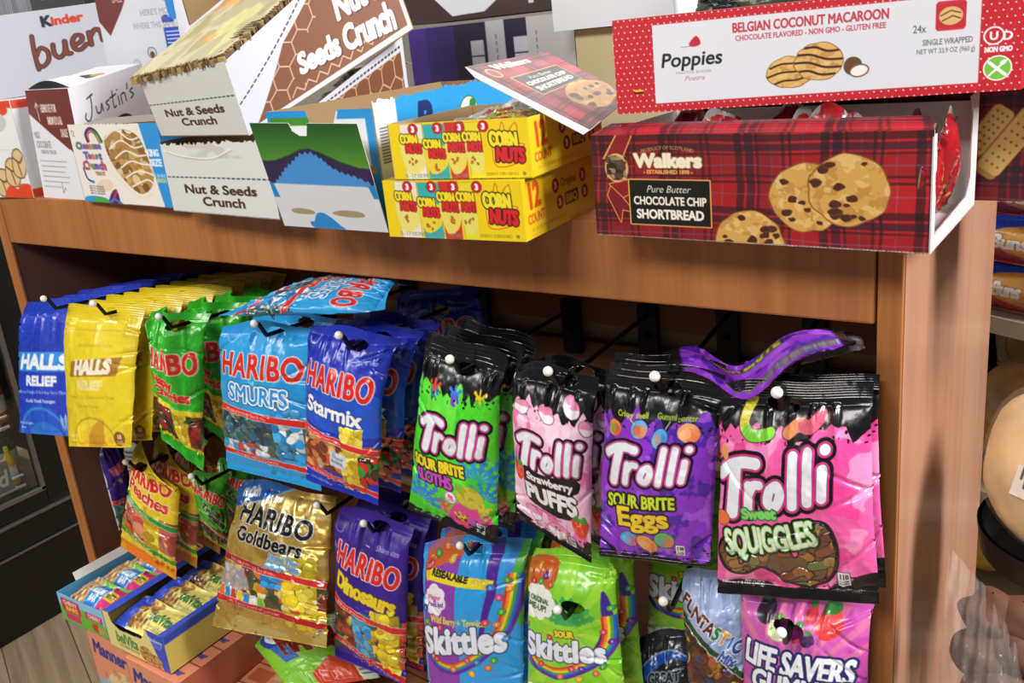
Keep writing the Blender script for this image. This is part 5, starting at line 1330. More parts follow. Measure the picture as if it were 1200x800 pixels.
def black_head(a, y, seed, col='#0f0d10'):
    rng = np.random.default_rng(seed); W = a.W
    pts = [(-5, -5), (W + 5, -5)]
    for x in np.linspace(W + 5, -5, 26): pts.append((x, y + rng.uniform(-.04, .05) * a.H * (1 if rng.random() < .7 else 1.6)))
    a.poly(pts, col, smooth=2)
    for _ in range(26): a.ell(rng.uniform(0, W), y + rng.uniform(0, .06) * a.H, rng.uniform(.5, 1.6), rng.uniform(.5, 2.2), col)
def black_foot(a, y, seed, col='#0f0d10', corner=True):
    rng = np.random.default_rng(seed); W, H = a.W, a.H
    pts = [(W + 5, H + 5), (-5, H + 5)]
    for x in np.linspace(-5, W + 5, 24): pts.append((x, y + rng.uniform(-.02, .02) * H - (.10 * H * max(0, (x / W - .72) / .28) * rng.uniform(.3, 1) if corner else 0)))
    a.poly(pts, col, smooth=2)
    for _ in range(18): a.ell(rng.uniform(.55, 1) * W, y - rng.uniform(0, .08) * H, rng.uniform(.5, 2), rng.uniform(.5, 2), col)
def cal_tag(a, x, y, s=1.0):
    a.rect(x - 5 * s, y - 6.5 * s, x + 5 * s, y + 6.5 * s, '#0f0d10', r=1.2); a.rect(x - 4.4 * s, y - 6 * s, x + 4.4 * s, y + 6 * s, '#e8e8ea', r=1)
    a.text('110', x, y - 2.2 * s, 4 * s, '#17151a', bold=.3, w=6.6 * s); a.text('CALORIES', x, y + 2.0 * s, 1.6 * s, '#17151a', w=7 * s); a.text('PER SERVING', x, y + 4.2 * s, 1.3 * s, '#17151a', w=7 * s)
def crawler(a, x, y, s, c1, c2, rot=0):
    for dx in (-.5, 0, .5):
        a.line([(x + dx * s * .7, y - s * .2), (x + dx * s * 1.3 + math.sin(rot + dx) * s * .2, y - s * (.9 if dx == 0 else .7)), (x + dx * s * 1.6, y - s * (1.05 if dx == 0 else .6))], s * .34, c1, smooth=4)
    a.ell(x, y, s * .62, s * .48, c1); a.line([(x - s * .3, y + s * .2), (x - s * .2, y + s * .9), (x + s * .2, y + s * 1.1)], s * .38, c2, smooth=4); a.line([(x + s * .35, y + s * .1), (x + s * .6, y + s * .7)], s * .34, c2)
def palm(a, x, y, s, c, n=7, a0=-2.9, a1=.2):
    for i in range(n):
        t = a0 + (a1 - a0) * i / (n - 1)
        ex, ey = math.cos(t) * s, math.sin(t) * s; px_, py_ = -math.sin(t), math.cos(t)
        pts = [(x, y)] + [(x + ex * f + px_ * s * .13 * (1 if k % 2 else .4), y + ey * f + py_ * s * .13 * (1 if k % 2 else .4)) for k, f in enumerate(np.linspace(.3, .95, 7))] + [(x + ex, y + ey)] + [(x + ex * f - px_ * s * .13 * (1 if k % 2 else .4), y + ey * f - py_ * s * .13 * (1 if k % 2 else .4)) for k, f in enumerate(np.linspace(.95, .3, 7))]
        a.poly(pts, c)

def lime(q, seed):
    a = art_for(q, 100, 200, '#4edb2c', seed); a.splotch('#37c31f', 4, 6, .15, alpha=.7); a.splotch('#7af04a', 4, 6, .25, alpha=.6)
    black_head(a, 44, seed)
    for x, y, s, c1, c2, rt in ((27, 44, 8, '#e2473f', '#2f7ad8', .2), (53, 46, 8.5, '#3f7ae0', '#7a3ad0', -.2), (82, 44, 8, '#e6c81e', '#5ab82a', .1)): crawler(a, x, y, s, c1, c2, rt)
    palm(a, 84, 130, 30, '#2f9fdc'); palm(a, 18, 176, 30, '#2f86e0'); palm(a, 90, 150, 20, '#2a8fd0')
    bubble(a, 52, 91, 78, 42)
    a.text('SOUR BRITE', 38, 127, 12, '#f2dc2a', out=[(2.6, '#141014')], bold=1.0, w=62, rot=-.06, jit=.06); a.text('SLOTHS', 33, 144, 13, '#c84ac8', out=[(2.4, '#141014')], bold=.9, w=44, rot=-.05, jit=.05)
    a.poly([(48, 196), (56, 168), (74, 160), (92, 170), (96, 198)], '#e0409a', smooth=4); a.ell(74, 153, 14, 13, '#cfc23a'); a.splotch('#8aa02a', 14, 26, .1, (60, 140, 88, 166), .6)
    for x, y, s, c1, c2 in ((44, 176, 8, '#e2543f', '#e08a2a'), (62, 184, 8, '#e6c81e', '#e2543f'), (78, 190, 8, '#5a6ae0', '#7a3ad0'), (88, 166, 9, '#d8c83a', '#a8b82a')): crawler(a, x, y, s, c1, c2)
    a.ell(53, 160, 6, 7, '#f2f0f2', out=[(.8, '#e0409a')]); a.text('8g', 53, 158, 4, '#e0409a', bold=.3); a.text('SUGAR', 53, 163, 2.4, '#e0409a', w=8)
    black_foot(a, 193, seed, corner=True); cal_tag(a, 82, 189, 1.0); a.text('NET WT 5 OZ (142g)', 22, 196, 3, '#c8c8c8', w=32)
    hseal(a, 16, 9); return a
q = corners(((497, 396), (587, 420), (583, 638), (479, 597)), (-.045, -.040, -.058, -.064))
r = bag('gummy_bag', 'lime green and black gummy bag with white bubble letters, foremost on its hook', 'candy bag', q, lime(q, 108), TM(), thick=.034, head=.13, foot=.05, wr=.0018, seed=108, hk=H1[5], group='lime green gummy bags', back='#141214')
row(r, H1[5][1], [(.09, 'lime green and black gummy bag second on its hook, a green strip showing', .01, .006, .002), (.2, 'lime green and black gummy bag third on its hook, black top edge showing', .0, .006, .001)])

def puffs(q, seed):
    a = art_for(q, 110, 210, '#f3bfd8', seed); a.splotch('#e56aa8', 7, 10, .22, alpha=.85); a.splotch('#f8dcea', 5, 7, .2, alpha=.7)
    black_head(a, 40, seed)
    def puff(x, y, s, rot):
        a.ell(x, y, 11 * s, 7.5 * s, '#f6eef2', rot=rot, out=[(.8, '#5a2a44')]); m = a.mask([(x - 14 * s, y - 1), (x + 14 * s, y - 1 + 4 * math.sin(rot)), (x + 14 * s, y - 14 * s), (x - 14 * s, y - 14 * s)]); a.clip = m
        a.ell(x, y, 11 * s, 7.5 * s, '#ef8fbc', rot=rot); a.clip = None
    for x, y, s, rt in ((18, 46, 1.1, -.4), (56, 44, 1.1, .6), (86, 32, 1.1, .9), (104, 52, .8, 1.1)): puff(x, y, s, rt)
    bubble(a, 58, 92, 88, 46, '#e2489a', rot=-.06)
    a.poly([(24, 116), (50, 118), (96, 112), (98, 126), (90, 134), (94, 160), (60, 168), (26, 164), (22, 140)], '#131013', smooth=3)
    a.text('Strawberry', 59, 125, 9, '#f4e8ee', bold=.7, w=62, rot=-.05, jit=.04); a.text('PUFFS', 59, 147, 21, '#f2f0f2', out=[(3.0, '#131013')], bold=1.5, w=72, rot=-.05, jit=.05)
    for x, y, s in ((14, 128, 1.0), (98, 170, 1.0)):
        a.poly([(x - 10 * s, y - 8 * s), (x, y - 12 * s), (x + 10 * s, y - 8 * s), (x + 8 * s, y + 6 * s), (x, y + 14 * s), (x - 8 * s, y + 6 * s)], '#e2402e', smooth=4)
        for k in range(12): a.ell(x + a.rng.uniform(-7, 7), y + a.rng.uniform(-6, 8), .6, .9, '#f2c08a')
        a.poly([(x - 9 * s, y - 9 * s), (x - 4, y - 15 * s), (x, y - 11 * s), (x + 5, y - 16 * s), (x + 9 * s, y - 8 * s), (x, y - 7 * s)], '#4a9a3a', smooth=2)
    for x, y, s, rt in ((66, 190, 1.5, -.3), (30, 182, 1.1, .5), (86, 196, 1.0, .3)): puff(x, y, s, rt)
    a.text('NATURALLY & ARTIFICIALLY FLAVORED', 52, 171, 2.4, '#7a4a62', w=44)
    black_foot(a, 200, seed); cal_tag(a, 84, 196, 1.0); hseal(a, 15, 9); return a
q = corners(((598, 428), (697, 447), (693, 660), (606, 607)), (-.045, -.038, -.054, -.060))
r = bag('gummy_bag', 'pale pink and black marshmallow gummy bag with strawberries, foremost on its hook', 'candy bag', q, puffs(q, 109), TM(), thick=.036, head=.11, foot=.05, wr=.0018, seed=109, hk=H1[6], group='pale pink marshmallow gummy bags', back='#141214')
row(r, H1[6][1], [(.09, 'pale pink and black marshmallow gummy bag second on its hook, right edge showing', .01, .007, .0)])

def eggs(q, seed):
    a = art_for(q, 125, 205, '#8b34c9', seed); a.splotch('#4a229e', 9, 14, .12, alpha=.9); a.splotch('#b060e8', 7, 10, .28, alpha=.7)
    black_head(a, 44, seed)
    def egg(x, y, rx, ry, rot, c1, c2, c3):
        a.ell(x, y, rx, ry, c1, rot=rot, out=[(.6, '#3a1a5a')]); a.ell(x + rx * .25, y + ry * .2, rx * .7, ry * .72, c2, rot=rot, alpha=.85); a.ell(x - rx * .3, y + ry * .1, rx * .5, ry * .6, c3, rot=rot, alpha=.6)
    for e in ((18, 58, 9, 8, .2, '#e08a4a', '#d2563a', '#6ab84a'), (48, 55, 9, 9, 0, '#5ab0e0', '#e0864a', '#d8543a'), (71, 62, 8, 10, .3, '#4aa8e0', '#4a7ad8', '#e2a05a'), (100, 54, 11, 9.5, .5, '#e8a070', '#e27a4a', '#f0c08a')): egg(*e)
    a.text('Crispy shell', 38, 42, 5.2, '#c6d83a', w=36, bold=.2, rot=-.04); a.text('Gummi center', 86, 40, 5.2, '#a8c84a', w=42, bold=.2, rot=-.02)
    a.line([(37, 46), (42, 51)], .8, '#d8e04a'); a.line([(80, 44), (76, 52)], .8, '#d8e8f0')
    bubble(a, 57, 91, 96, 46, '#e04aa8')
    a.text('SOUR BRITE', 52, 131, 13, '#c9dc34', out=[(3, '#141018')], bold=.75, w=78, rot=-.06, jit=.06)
    a.text('Eggs', 54, 149, 21, '#f2d02e', out=[(3.2, '#141018'), (1.5, '#b8741e')], bold=1.0, w=60, rot=-.05, jit=.04)
    for e in ((38, 178, 11, 9.5, 0, '#4aa8e4', '#d8607a', '#6ac0f0'), (78, 175, 11, 9.5, 0, '#5ab85a', '#e2724a', '#4aa8c0'), (58, 182, 13, 9, .7, '#eaa05a', '#e8884a', '#f0c07a')): egg(*e)
    black_foot(a, 198, seed, corner=False); cal_tag(a, 95, 186, 1.1); hseal(a, 22, 8); return a
q = corners(((709, 428), (846, 447), (832, 665), (702, 652)), (-.044, -.040, -.056, -.060))
r = bag('gummy_bag', 'purple and black candy egg bag with white bubble letters, foremost on its hook', 'candy bag', q, eggs(q, 110), TM(), thick=.034, head=.14, foot=.045, wr=.0018, seed=110, hk=H1[7], group='purple candy egg bags', back='#141214')
EG = r
row(r, H1[7][1], [(.09, 'purple and black candy egg bag second on its hook', .0, -.004, .001)])
def squig(q, seed):
    a = art_for(q, 150, 205, '#ee5fa6', seed); a.splotch('#f493c4', 6, 7, .0, alpha=.9); a.splotch('#e83c90', 6, 8, .2, alpha=.8)
    black_head(a, 36, seed)
    def worm(pts, w, c1, c2):
        a.line(pts, w, c1, smooth=6, out=[(.9, '#3a1a2a')]); p = spline_pts(pts, 6); n = len(p) // 2; a.line(p[n:], w, c2)
        for k in range(2, len(p) - 1, 2): d = unit(p[k + 1] - p[k]) ; nn = np.array([-d[1], d[0]]); a.line([p[k] - nn * w * .4, p[k] + nn * w * .4], .5, '#5a3a20', alpha=.35)
    worm([(37, 12), (32, 20), (30, 30), (38, 38), (50, 38), (58, 36)], 10, '#d8cf3a', '#7ad03a')
    worm([(76, 36), (86, 30), (96, 32), (106, 24)], 11, '#e88a5a', '#e2607a')
    bubble(a, 60, 82, 116, 60, '#e0308e', rot=-.14, k=1.3)
    win = [(4, 150), (10, 142), (20, 146), (28, 160), (38, 156), (52, 140), (66, 132), (84, 124), (100, 118), (112, 122), (118, 142), (116, 166), (106, 182), (92, 188), (74, 186), (58, 174), (46, 168), (30, 178), (14, 176), (5, 164)]
    a.poly(win, '#6b4a30', smooth=4, out=[(2.6, '#120e12')])
    m = a.mask(win, 4); a.clip = m
    for k in range(30):
        x, y = a.rng.uniform(0, 112), a.rng.uniform(126, 188); t = a.rng.uniform(-.9, .5)
        pts = [(x + i * 7 * math.cos(t) + 3 * math.sin(i * 1.3), y + i * 7 * math.sin(t) + 3 * math.cos(i * 1.3)) for i in range(5)]
        c = [('#8a4a2c', '#a8783c'), ('#9a743c', '#7a7c3c'), ('#7a3c28', '#96602e'), ('#6a7038', '#9c8440')][k % 4]
        sl_ = spline_pts(pts, 5); worm(pts, 9, *c)
        for p_ in sl_: 
            w_ = a.win(p_[0] - 5, p_[1] - 5, p_[0] + 5, p_[1] + 5, 0)
            if w_: a.h[w_[0]] = np.maximum(a.h[w_[0]], 1.8 * np.sqrt(np.clip(1 - ((w_[1] - p_[0]) ** 2 + (w_[2] - p_[1]) ** 2) / 25, 0, 1)))
    a.clip = None; a.h *= m; a.setpart_poly(win, 3, 4)
    a.poly(win, None, smooth=4)
    a.line(spline_pts(win, 4, True), 2.4, '#120e12')
    for p_ in ([(20, 138), (34, 138), (30, 163), (27, 166)], [(72, 124), (86, 122), (84, 152), (81, 156)]): a.poly(p_, '#ee5fa6', out=[(2.0, '#120e12')]); a.setpart_poly(p_, 0)
    a.text('Sweet', 47, 112, 10, '#7ad86a', out=[(2.2, '#2a6a3a')], bold=.9, w=36, rot=-.1, jit=.05)
    a.text('SQUIGGLES', 56, 137, 25, '#e6f2d8', out=[(4.0, '#120e12'), (1.7, '#5ac03a')], bold=.9, w=92, rot=-.18, jit=.05)
    a.ell(6, 121, 9, 7, '#e8743a', out=[(.8, '#7a3a2a')]); a.ell(8, 57, 5, 8, '#e8a05a')
    black_foot(a, 190, seed, corner=True); cal_tag(a, 122, 180, 1.25); a.text('NET WT 5 OZ (142g)', 26, 191, 4.2, '#e8e0e4', w=42, bold=.2); a.text('GUMMI CANDY', 126, 192, 3.2, '#a89aa2', w=26)
    hseal(a, 16, 13); return a
q = corners(((843, 458), (1020, 455), (1030, 709), (841, 695)), (-.045, -.043, -.056, -.058))
r = bag('gummy_bag', 'hot pink and black worm gummy bag with windowed worms, foremost on its hook', 'candy bag', q, squig(q, 111), TM(), thick=.036, head=.11, foot=.08, wr=.0018, seed=111, hk=H1[8], group='hot pink worm gummy bags', back='#141214')
row(r, H1[8][1], [(.08, 'hot pink and black worm gummy bag second on its hook, pink edge beside the post', .0, .004, .0)])
# a purple egg bag lying folded across the top, edge towards the front
q = [P(778, 412, .02), P(988, 387, -.012), P(1004, 402, -.05), P(782, 436, -.05)]
a = art_for(q, 200, 110, '#8b34c9', 112); a.splotch('#4a229e', 10, 7, .1, alpha=.9); a.splotch('#b060e8', 8, 6, .28, alpha=.7)
a.rect(-2, -2, 20, 112, '#121014'); a.rect(188, -2, 202, 112, '#121014'); a.text('SOUR BRITE', 95, 40, 18, '#c9dc34', out=[(3, '#141018')], bold=1.2, w=84, rot=.1)
a.ell(60, 22, 12, 9, '#e8956a'); a.rect(70, 88, 186, 100, '#e6e4ea'); [a.rect(72 + k * 2.3, 88, 72 + k * 2.3 + a.rng.uniform(.6, 1.6), 100, '#2a2430') for k in range(49)]
bag('gummy_bag', 'purple candy egg bag lying bent on top of the hanging bags', 'candy bag', q, a, TM(), thick=.02, head=.02, foot=.06, wr=.0022, seed=112, back='#141214',
    curl=lambda u, v: np.stack([0 * u, 0 * u, -.030 * np.exp(-((u - .45) / .2) ** 2)], -1))
q = [P(930, 404, .05), P(1010, 392, .05), P(1014, 408, -.0), P(938, 428, -.0)]
a = art_for(q, 100, 80, '#8b8796', 113); a.splotch('#b8b4c4', 5, 4, .1, alpha=.7); a.splotch('#4a4656', 6, 5, .3, alpha=.7)
packet('candy_packet', 'greyish crumpled bag tucked under the lying purple bag beside the post', 'candy bag', q, a, None, thick=.014, seed=113)

# ================================================================ bags on the lower row
def peaches(q, seed):
    a = art_for(q, 100, 190, '#f0d02a', seed); a.splotch('#e0b81e', 3, 4, .2, alpha=.5)
    window(a, 96, 150, ['#d8785a', '#e0906a', '#c85a4a', '#e8b07a', '#b84a3a', '#d86a5a'], 70, 12, '#8a3a30', bias=[((52, 84, 76, 168), ['#f0d42a', '#e2b81e', '#f4dc50'], 40), ((2, 134, 24, 152), ['#e0782a', '#5a9a3a'], 10)])
    red_band(a, 86, 20, 8, 'real fruit peach gummies', '#2f9a3a', '#f4ecd0'); red_band(a, 148, 14, 8, 'happy', '#2f9a3a', '#f0c030')
    haribo_logo(a, 48, 42, 22, 88, '#d8301e', '#f6efd0'); a.text('Peaches', 50, 68, 19, '#d8381e', bold=1, w=80, out=[(2.4, '#f6efd0')], rot=.12)
    a.rect(-2, 172, 102, 192, '#e87a1e'); hseal(a, 10, 14); return a
q = corners(((158, 516), (212, 548), (206, 680), (141, 640)), (-.01, -.005, -.045, -.06))
r = bag('gummy_bag', 'yellow peach gummy bag with orange foot and folded-over top, foremost on its hook', 'candy bag', q, peaches(q, 120), mats(), thick=.036, head=.06, foot=.08, wr=.0024, seed=120, hk=H2[0], group='yellow peach gummy bags', back='#d8b820',
        curl=lambda u, v: np.stack([0 * u, -.022 * np.clip(.22 - v, 0, 1) * 4 * np.clip(u * 1.6, 0, 1), -.05 * np.clip(.16 - v, 0, 1) * 4 * u], -1))
row(r, H2[0][1], [(.13, 'yellow peach gummy bag second on its hook, edge of green band showing', .0, .006, .002), (.30, 'yellow peach gummy bag third on its hook, in shade under the green bags', .0, .006, .001)])
def purp(q, seed):
    a = art_for(q, 80, 200, '#3b1f7a', seed); window(a, 124, 176, ['#3a7a6a', '#5a8a7a', '#2a5a6a', '#8a9a6a'], 70, 8, '#2a4a48')
    red_band(a, 118, -14, 8, 'kids and grown-ups'); red_band(a, 184, -14, 7, 'gummies', '#c8402a'); haribo_logo(a, 40, 44, 15, 62, rot=-.3, k=.6); a.splotch('#c8a04a', 9, 20, .2, (20, 52, 60, 76), .8); a.splotch('#7a8a4a', 6, 12, .3, (10, 76, 70, 116), .6)
    hseal(a, 10, 12); return a
q = corners(((114, 527), (143, 519), (160, 626), (143, 634)), (.015, .05, .05, .0))
bag('gummy_bag', 'dark purple gummy bag with a red band, twisted sideways by the dark side panel', 'candy bag', q, purp(q, 121), mats(), thick=.03, head=.06, foot=.07, wr=.002, seed=121, back='#c9c9c4')
q = corners(((140, 520), (162, 524), (168, 600), (158, 604)), (.075, .085, .085, .075))
a = art_for(q, 60, 130, '#d2d2cc', 122); [a.rect(8, 10 + k * 6, 52, 12 + k * 6, '#3a3a3a') for k in range(16)]; a.setpart(-1, -1, 61, 8, 1)
bag('gummy_bag', 'grey back of a gummy bag with small print, behind the dark purple bag', 'candy bag', q, a, mats(), thick=.02, head=.06, foot=.06, seed=122, back='#3b1f7a')
def twin(q, seed):
    a = art_for(q, 80, 190, '#4aa52e', seed); a.splotch('#388f22', 4, 5, .1, alpha=.6); a.splotch('#1e2a18', 3, 4, .25, (30, 40, 80, 150), .7)
    window(a, 136, 172, ['#3a3a24', '#5a4a2a', '#2a2a22', '#7a5a3a'], 50, 8, '#2a2a20'); red_band(a, 130, 26, 6, 'kids', '#c8502a')
    haribo_logo(a, 36, 44, 26, 84, rot=.35); a.text('Twin', 34, 84, 20, '#1c2a1a', bold=1.2, w=40, out=[(2.4, '#dfe8d2')], rot=.6); a.text('Snakes', 50, 108, 18, '#1c2a1a', bold=1.2, w=50, out=[(2.4, '#dfe8d2')], rot=.6)
    a.rect(-2, 172, 82, 192, '#7a8a2e'); hseal(a, 10, 12); return a
q = corners(((221, 557), (264, 560), (270, 648), (240, 628)), (-.02, .015, .0, -.02))
r = bag('gummy_bag', 'leaf green gummy bag with slanted dark letters, foremost on its lower hook', 'candy bag', q, twin(q, 123), mats(), thick=.03, head=.06, foot=.06, wr=.0026, seed=123, hk=H2[1], group='leaf green gummy bags', back='#3a8a24')
row(r, H2[1][1], [(.16, 'leaf green gummy bag second on its hook, dark folded side showing', .04, .007, .003), (.34, 'leaf green gummy bag at the back of its lower hook', .05, .007, .003)])

def gold(q, seed):
    a = art_for(q, 160, 215, '#c9a24a', seed); a.splotch('#e2c680', 4, 5, .1, alpha=.6); a.splotch('#a07c2c', 4, 6, .25, alpha=.6)
    a.poly([(-5, -5), (110, -5), (62, 14), (10, 34), (-5, 40)], '#2f6fc0', out=[(1.6, '#a8c8ea')]); a.text('100th', 28, 12, 10, '#f2f2ee', bold=.6, w=32, rot=-.16); a.text('Anniversary Edition', 50, 21, 8, '#f2f2ee', bold=.35, w=78, rot=-.26)
    a.line([(8, 6), (12, 3)], 1.2, '#e0b030'); a.line([(60, 6), (64, 9)], 1.2, '#d23a3a')
    window(a, 118, 172, ['#c8402a', '#d8b02a', '#e8d8a0', '#4a5a2a', '#7a2a1e', '#d07a2a', '#3a4a2a'], 130, 8, '#5a4a34', bias=[((104, 90, 150, 196), ['#f0d426', '#e2bc1c', '#f6e04a'], 70), ((78, 110, 104, 140), ['#3a9ae0', '#2a86d0'], 26)])
    a.poly([(0, 116), (46, 120), (56, 150), (20, 158), (0, 150)], '#b0b0b8', alpha=.75)
    for i, c in enumerate(('#e0702a', '#2a86d0', '#c8402a', '#e6c81e', '#2a86d0', '#e4e0d8', '#6ab82e')): a.poly([(6 + i * 10.5, 150 + i * 1.6), (13 + i * 10.5, 150 + i * 1.6), (15 + i * 10.5, 166 + i * 1.6), (4 + i * 10.5, 166 + i * 1.6)], c, out=[(.7, '#f2efe8')])
    red_band(a, 106, 20, 9, 'kids and grown-ups love it so...'); red_band(a, 168, 18, 9, '... the happy world of gummies')
    a.text('HARIBO', 82, 44, 28, '#17140f', bold=1.2, w=120, out=[(3.4, '#3a3020'), (2.9, '#f2efe6')], rot=.11, track=.10)
    a.text('Goldbears', 77, 75, 20, '#17140f', bold=.9, w=108, out=[(2.4, '#f2efe6')], rot=.10, track=.04)
    a.text('Limited Time', 106, 97, 8, '#7ab8ea', bold=.6, w=42, out=[(1.4, '#eef3f6')], rot=.1); a.text('Party Hats', 106, 107, 10, '#7ab8ea', bold=.7, w=46, out=[(1.5, '#eef3f6')], rot=.1)
    a.text('Share size', 146, 26, 6.5, '#efe4c0', w=36, rot=.1)
    for c in ('#d23a3a', '#2a86d0', '#e0d02a', '#3a9a4a'): 
        for k in range(3): a.ell(a.rng.uniform(0, 170), a.rng.uniform(186, 214), 1.6, 1.6, c)
    hseal(a, 8, 20); return a
q = corners(((281, 564), (390, 587), (383, 759), (248, 733)), (-.012, -.008, -.075, -.095))
r = bag('gummy_bag', 'gold foil gummy bag with black lettering and blue corner, hanging tilted outward', 'candy bag', q, gold(q, 124), {0: FOIL(), 1: FOIL(), 2: FOIL(), 3: WINDOW()}, thick=.036, head=.05, foot=.10, wr=.0024, seed=124, hk=H2[2], back='#b8923c', crimp=.0009)
def dinos(q, seed):
    a = art_for(q, 115, 215, '#3d1f93', seed); a.splotch('#2e1674', 3, 4, .15, alpha=.6)
    window(a, 128, 192, ['#a8301e', '#c84a2a', '#7a2a1c', '#c8a83a', '#5a3a24', '#3a6a3a'], 110, 8, '#4a2a24', bias=[((70, 118, 108, 208), ['#f0d426', '#e2bc1c', '#f6e04a', '#cfae2a'], 54), ((42, 124, 70, 190), ['#3aa0d8', '#5ab8e4', '#2a7ab8'], 30)])
    red_band(a, 118, 22, 8, 'kids and grown-ups...'); red_band(a, 178, 34, 9, 'gummies')
    haribo_logo(a, 60, 60, 29, 98, rot=.17)
    a.text('Dinosaurs', 58, 97, 22, '#ecd02a', bold=1.6, w=94, out=[(2.6, '#4a2a10')], rot=.19, jit=.03)
    a.text('Share size', 90, 33, 6.5, '#d8ccf0', w=32, rot=.08); a.line([(4, 22), (9, 27), (17, 26), (20, 18)], .9, '#a898d8', smooth=4); a.line([(58, 32), (64, 33)], 1, '#e8e2f6'); a.text('NET WT 5 OZ (142g)', 60, 206, 4.6, '#c8bcec', w=60, rot=.2)
    hseal(a, 9, 12, True, 46); return a
q = corners(((393, 594), (480, 621), (476, 802), (393, 769)), (-.022, -.014, -.045, -.055))
r = bag('gummy_bag', 'purple gummy bag with red and yellow letters, foremost on its lower hook', 'candy bag', q, dinos(q, 125), mats(FILMM()), thick=.036, head=.07, foot=.06, wr=.0018, seed=125, hk=H2[3], group='purple gummy bags', back='#34197e')
row(r, H2[3][1], [(.10, 'purple gummy bag second on its lower hook, red band showing at its edge', .0, .007, .0), (.22, 'purple gummy bag third on its lower hook, shaded', .0, .004, .0)])

# ---- resealable pouches with the rainbow
RB = ['#d8342a', '#e8812a', '#ecd02e', '#4aa83a', '#2a6ad0', '#5a2a9a']
def candy_dots(a, spots, s=1.0):
    for x, y, c in spots:
        a.ell(x, y, 5 * s, 4 * s, c, rot=a.rng.uniform(-.5, .5), out=[(.5, hexc(c) * .5)], bump=.5); a.text('S', x, y, 3 * s, '#f4ecec', bold=.15)
def swoosh(a, pts, w, flip=False):
    p = spline_pts(pts, 10); d = np.gradient(p, axis=0); d /= np.linalg.norm(d, axis=1)[:, None]; n = np.stack([-d[:, 1], d[:, 0]], 1)
    k = np.linspace(.35, 1, len(p))[:, None]
    for i, c in enumerate(RB): a.line(p + n * k * ((i - 2.5) * w / 6) * (-1 if flip else 1), w / 6 * 1.25, c)
def skitt_logo(a, cx, cy, w, h, rot=0.0):
    a.text('Skittles', cx, cy, h, '#e8ecf6', bold=2.2, w=w, out=[(4.2, '#23233a'), (3.0, '#8a98c4')], rot=rot, track=.07)
def stripe_pouch(q, seed):
    a = art_for(q, 145, 225, '#2f9be0', seed)
    a.rect(-2, -2, 62, 226, '#8a3aa8'); a.rect(-2, -2, 7, 226, '#3aa6e6')
    a.poly([(8, 8), (30, -4), (62, -4), (62, 18), (30, 26), (8, 30)], '#c85a2a'); a.poly([(98, -4), (116, -4), (116, 60), (98, 120), (94, 112), (104, 60)], '#4a2490'); a.poly([(120, -4), (146, -4), (146, 60), (128, 70)], '#3a8ad8'); a.poly([(136, -4), (147, -4), (147, 110), (130, 90)], '#4aa83a')
    a.poly([(10, 24), (112, 44), (112, 56), (12, 40)], '#e8d42a'); a.text('RESEALABLE', 50, 36, 7.5, '#1c1a22', bold=.6, w=58, rot=.17); a.text('POUCH', 95, 45, 6, '#c8b83a', bold=.4, w=22, rot=.17)
    swoosh(a, [(14, 100), (12, 130), (26, 152), (50, 160), (78, 150), (104, 132), (124, 110), (134, 80), (138, 40)], 22)
    for x, y in ((20, 60), (27, 54), (36, 60), (38, 70), (30, 78), (20, 76), (15, 68)): a.ell(x, y, 9, 9, '#eae6ee')
    a.text('Flavor', 27, 63, 6.5, '#c8407a', bold=.3, w=22); a.text('MashUps!', 28, 72, 6.5, '#7a3aa8', bold=.4, w=30)
    a.text('Wild Berry + Tropical', 62, 94, 9.0, '#e8dc2a', bold=.35, w=86, rot=.07, jit=.05)
    skitt_logo(a, 66, 120, 124, 33, -.02)
    candy_dots(a, ((26, 14, '#4a9a3a'), (40, 8, '#d8782a'), (18, 24, '#d23a3a'), (50, 20, '#c8a02a'), (108, 52, '#3a7ad8'), (128, 46, '#4aa83a'), (132, 56, '#e0a02a'), (120, 66, '#d84a7a'), (124, 84, '#4aa83a'), (104, 96, '#d84a5a'), (118, 100, '#e8824a'), (128, 120, '#3a8ad8'), (26, 146, '#c8342a'), (52, 160, '#e0783a'), (74, 148, '#d84a7a'), (88, 150, '#3a7ad0'), (80, 166, '#e8b02e'), (104, 158, '#e0782a'), (112, 148, '#4aa83a'), (9, 78, '#2a4a9a'), (12, 96, '#4aa83a'), (36, 102, '#d23a4a')))
    for k in range(3): a.rect(12 + k * 10, 196, 20 + k * 10, 212, '#e4e4ea', r=1.4)
    a.text('NET WT 7.2 OZ', 100, 200, 5, '#d8e8f6', w=40); a.setpart(-1, -1, 146, 8, 1); a.setpart(-1, 217, 146, 226, 2); a.h += 0.5 * np.exp(-((a.y - 48 - 0) / 1.6) ** 2)[:, None]; return a
q = corners(((493, 640), (617, 633), (613, 836), (503, 832)), (-.022, -.012, -.045, -.05))
r = bag('candy_pouch', 'purple and blue striped resealable candy pouch with white lettering, foremost on its hook', 'candy bag', q, stripe_pouch(q, 130), mats(), thick=.036, head=.10, foot=.03, wr=.0016, seed=130, hk=H2[4], group='striped candy pouches', back='#2a7ac0', gusset=True)
row(r, H2[4][1], [(.12, 'purple and blue striped candy pouch second on its hook', .01, .004, .003), (.28, 'purple and blue striped candy pouch third on its hook, blue top corner showing', .0, .006, .001)])
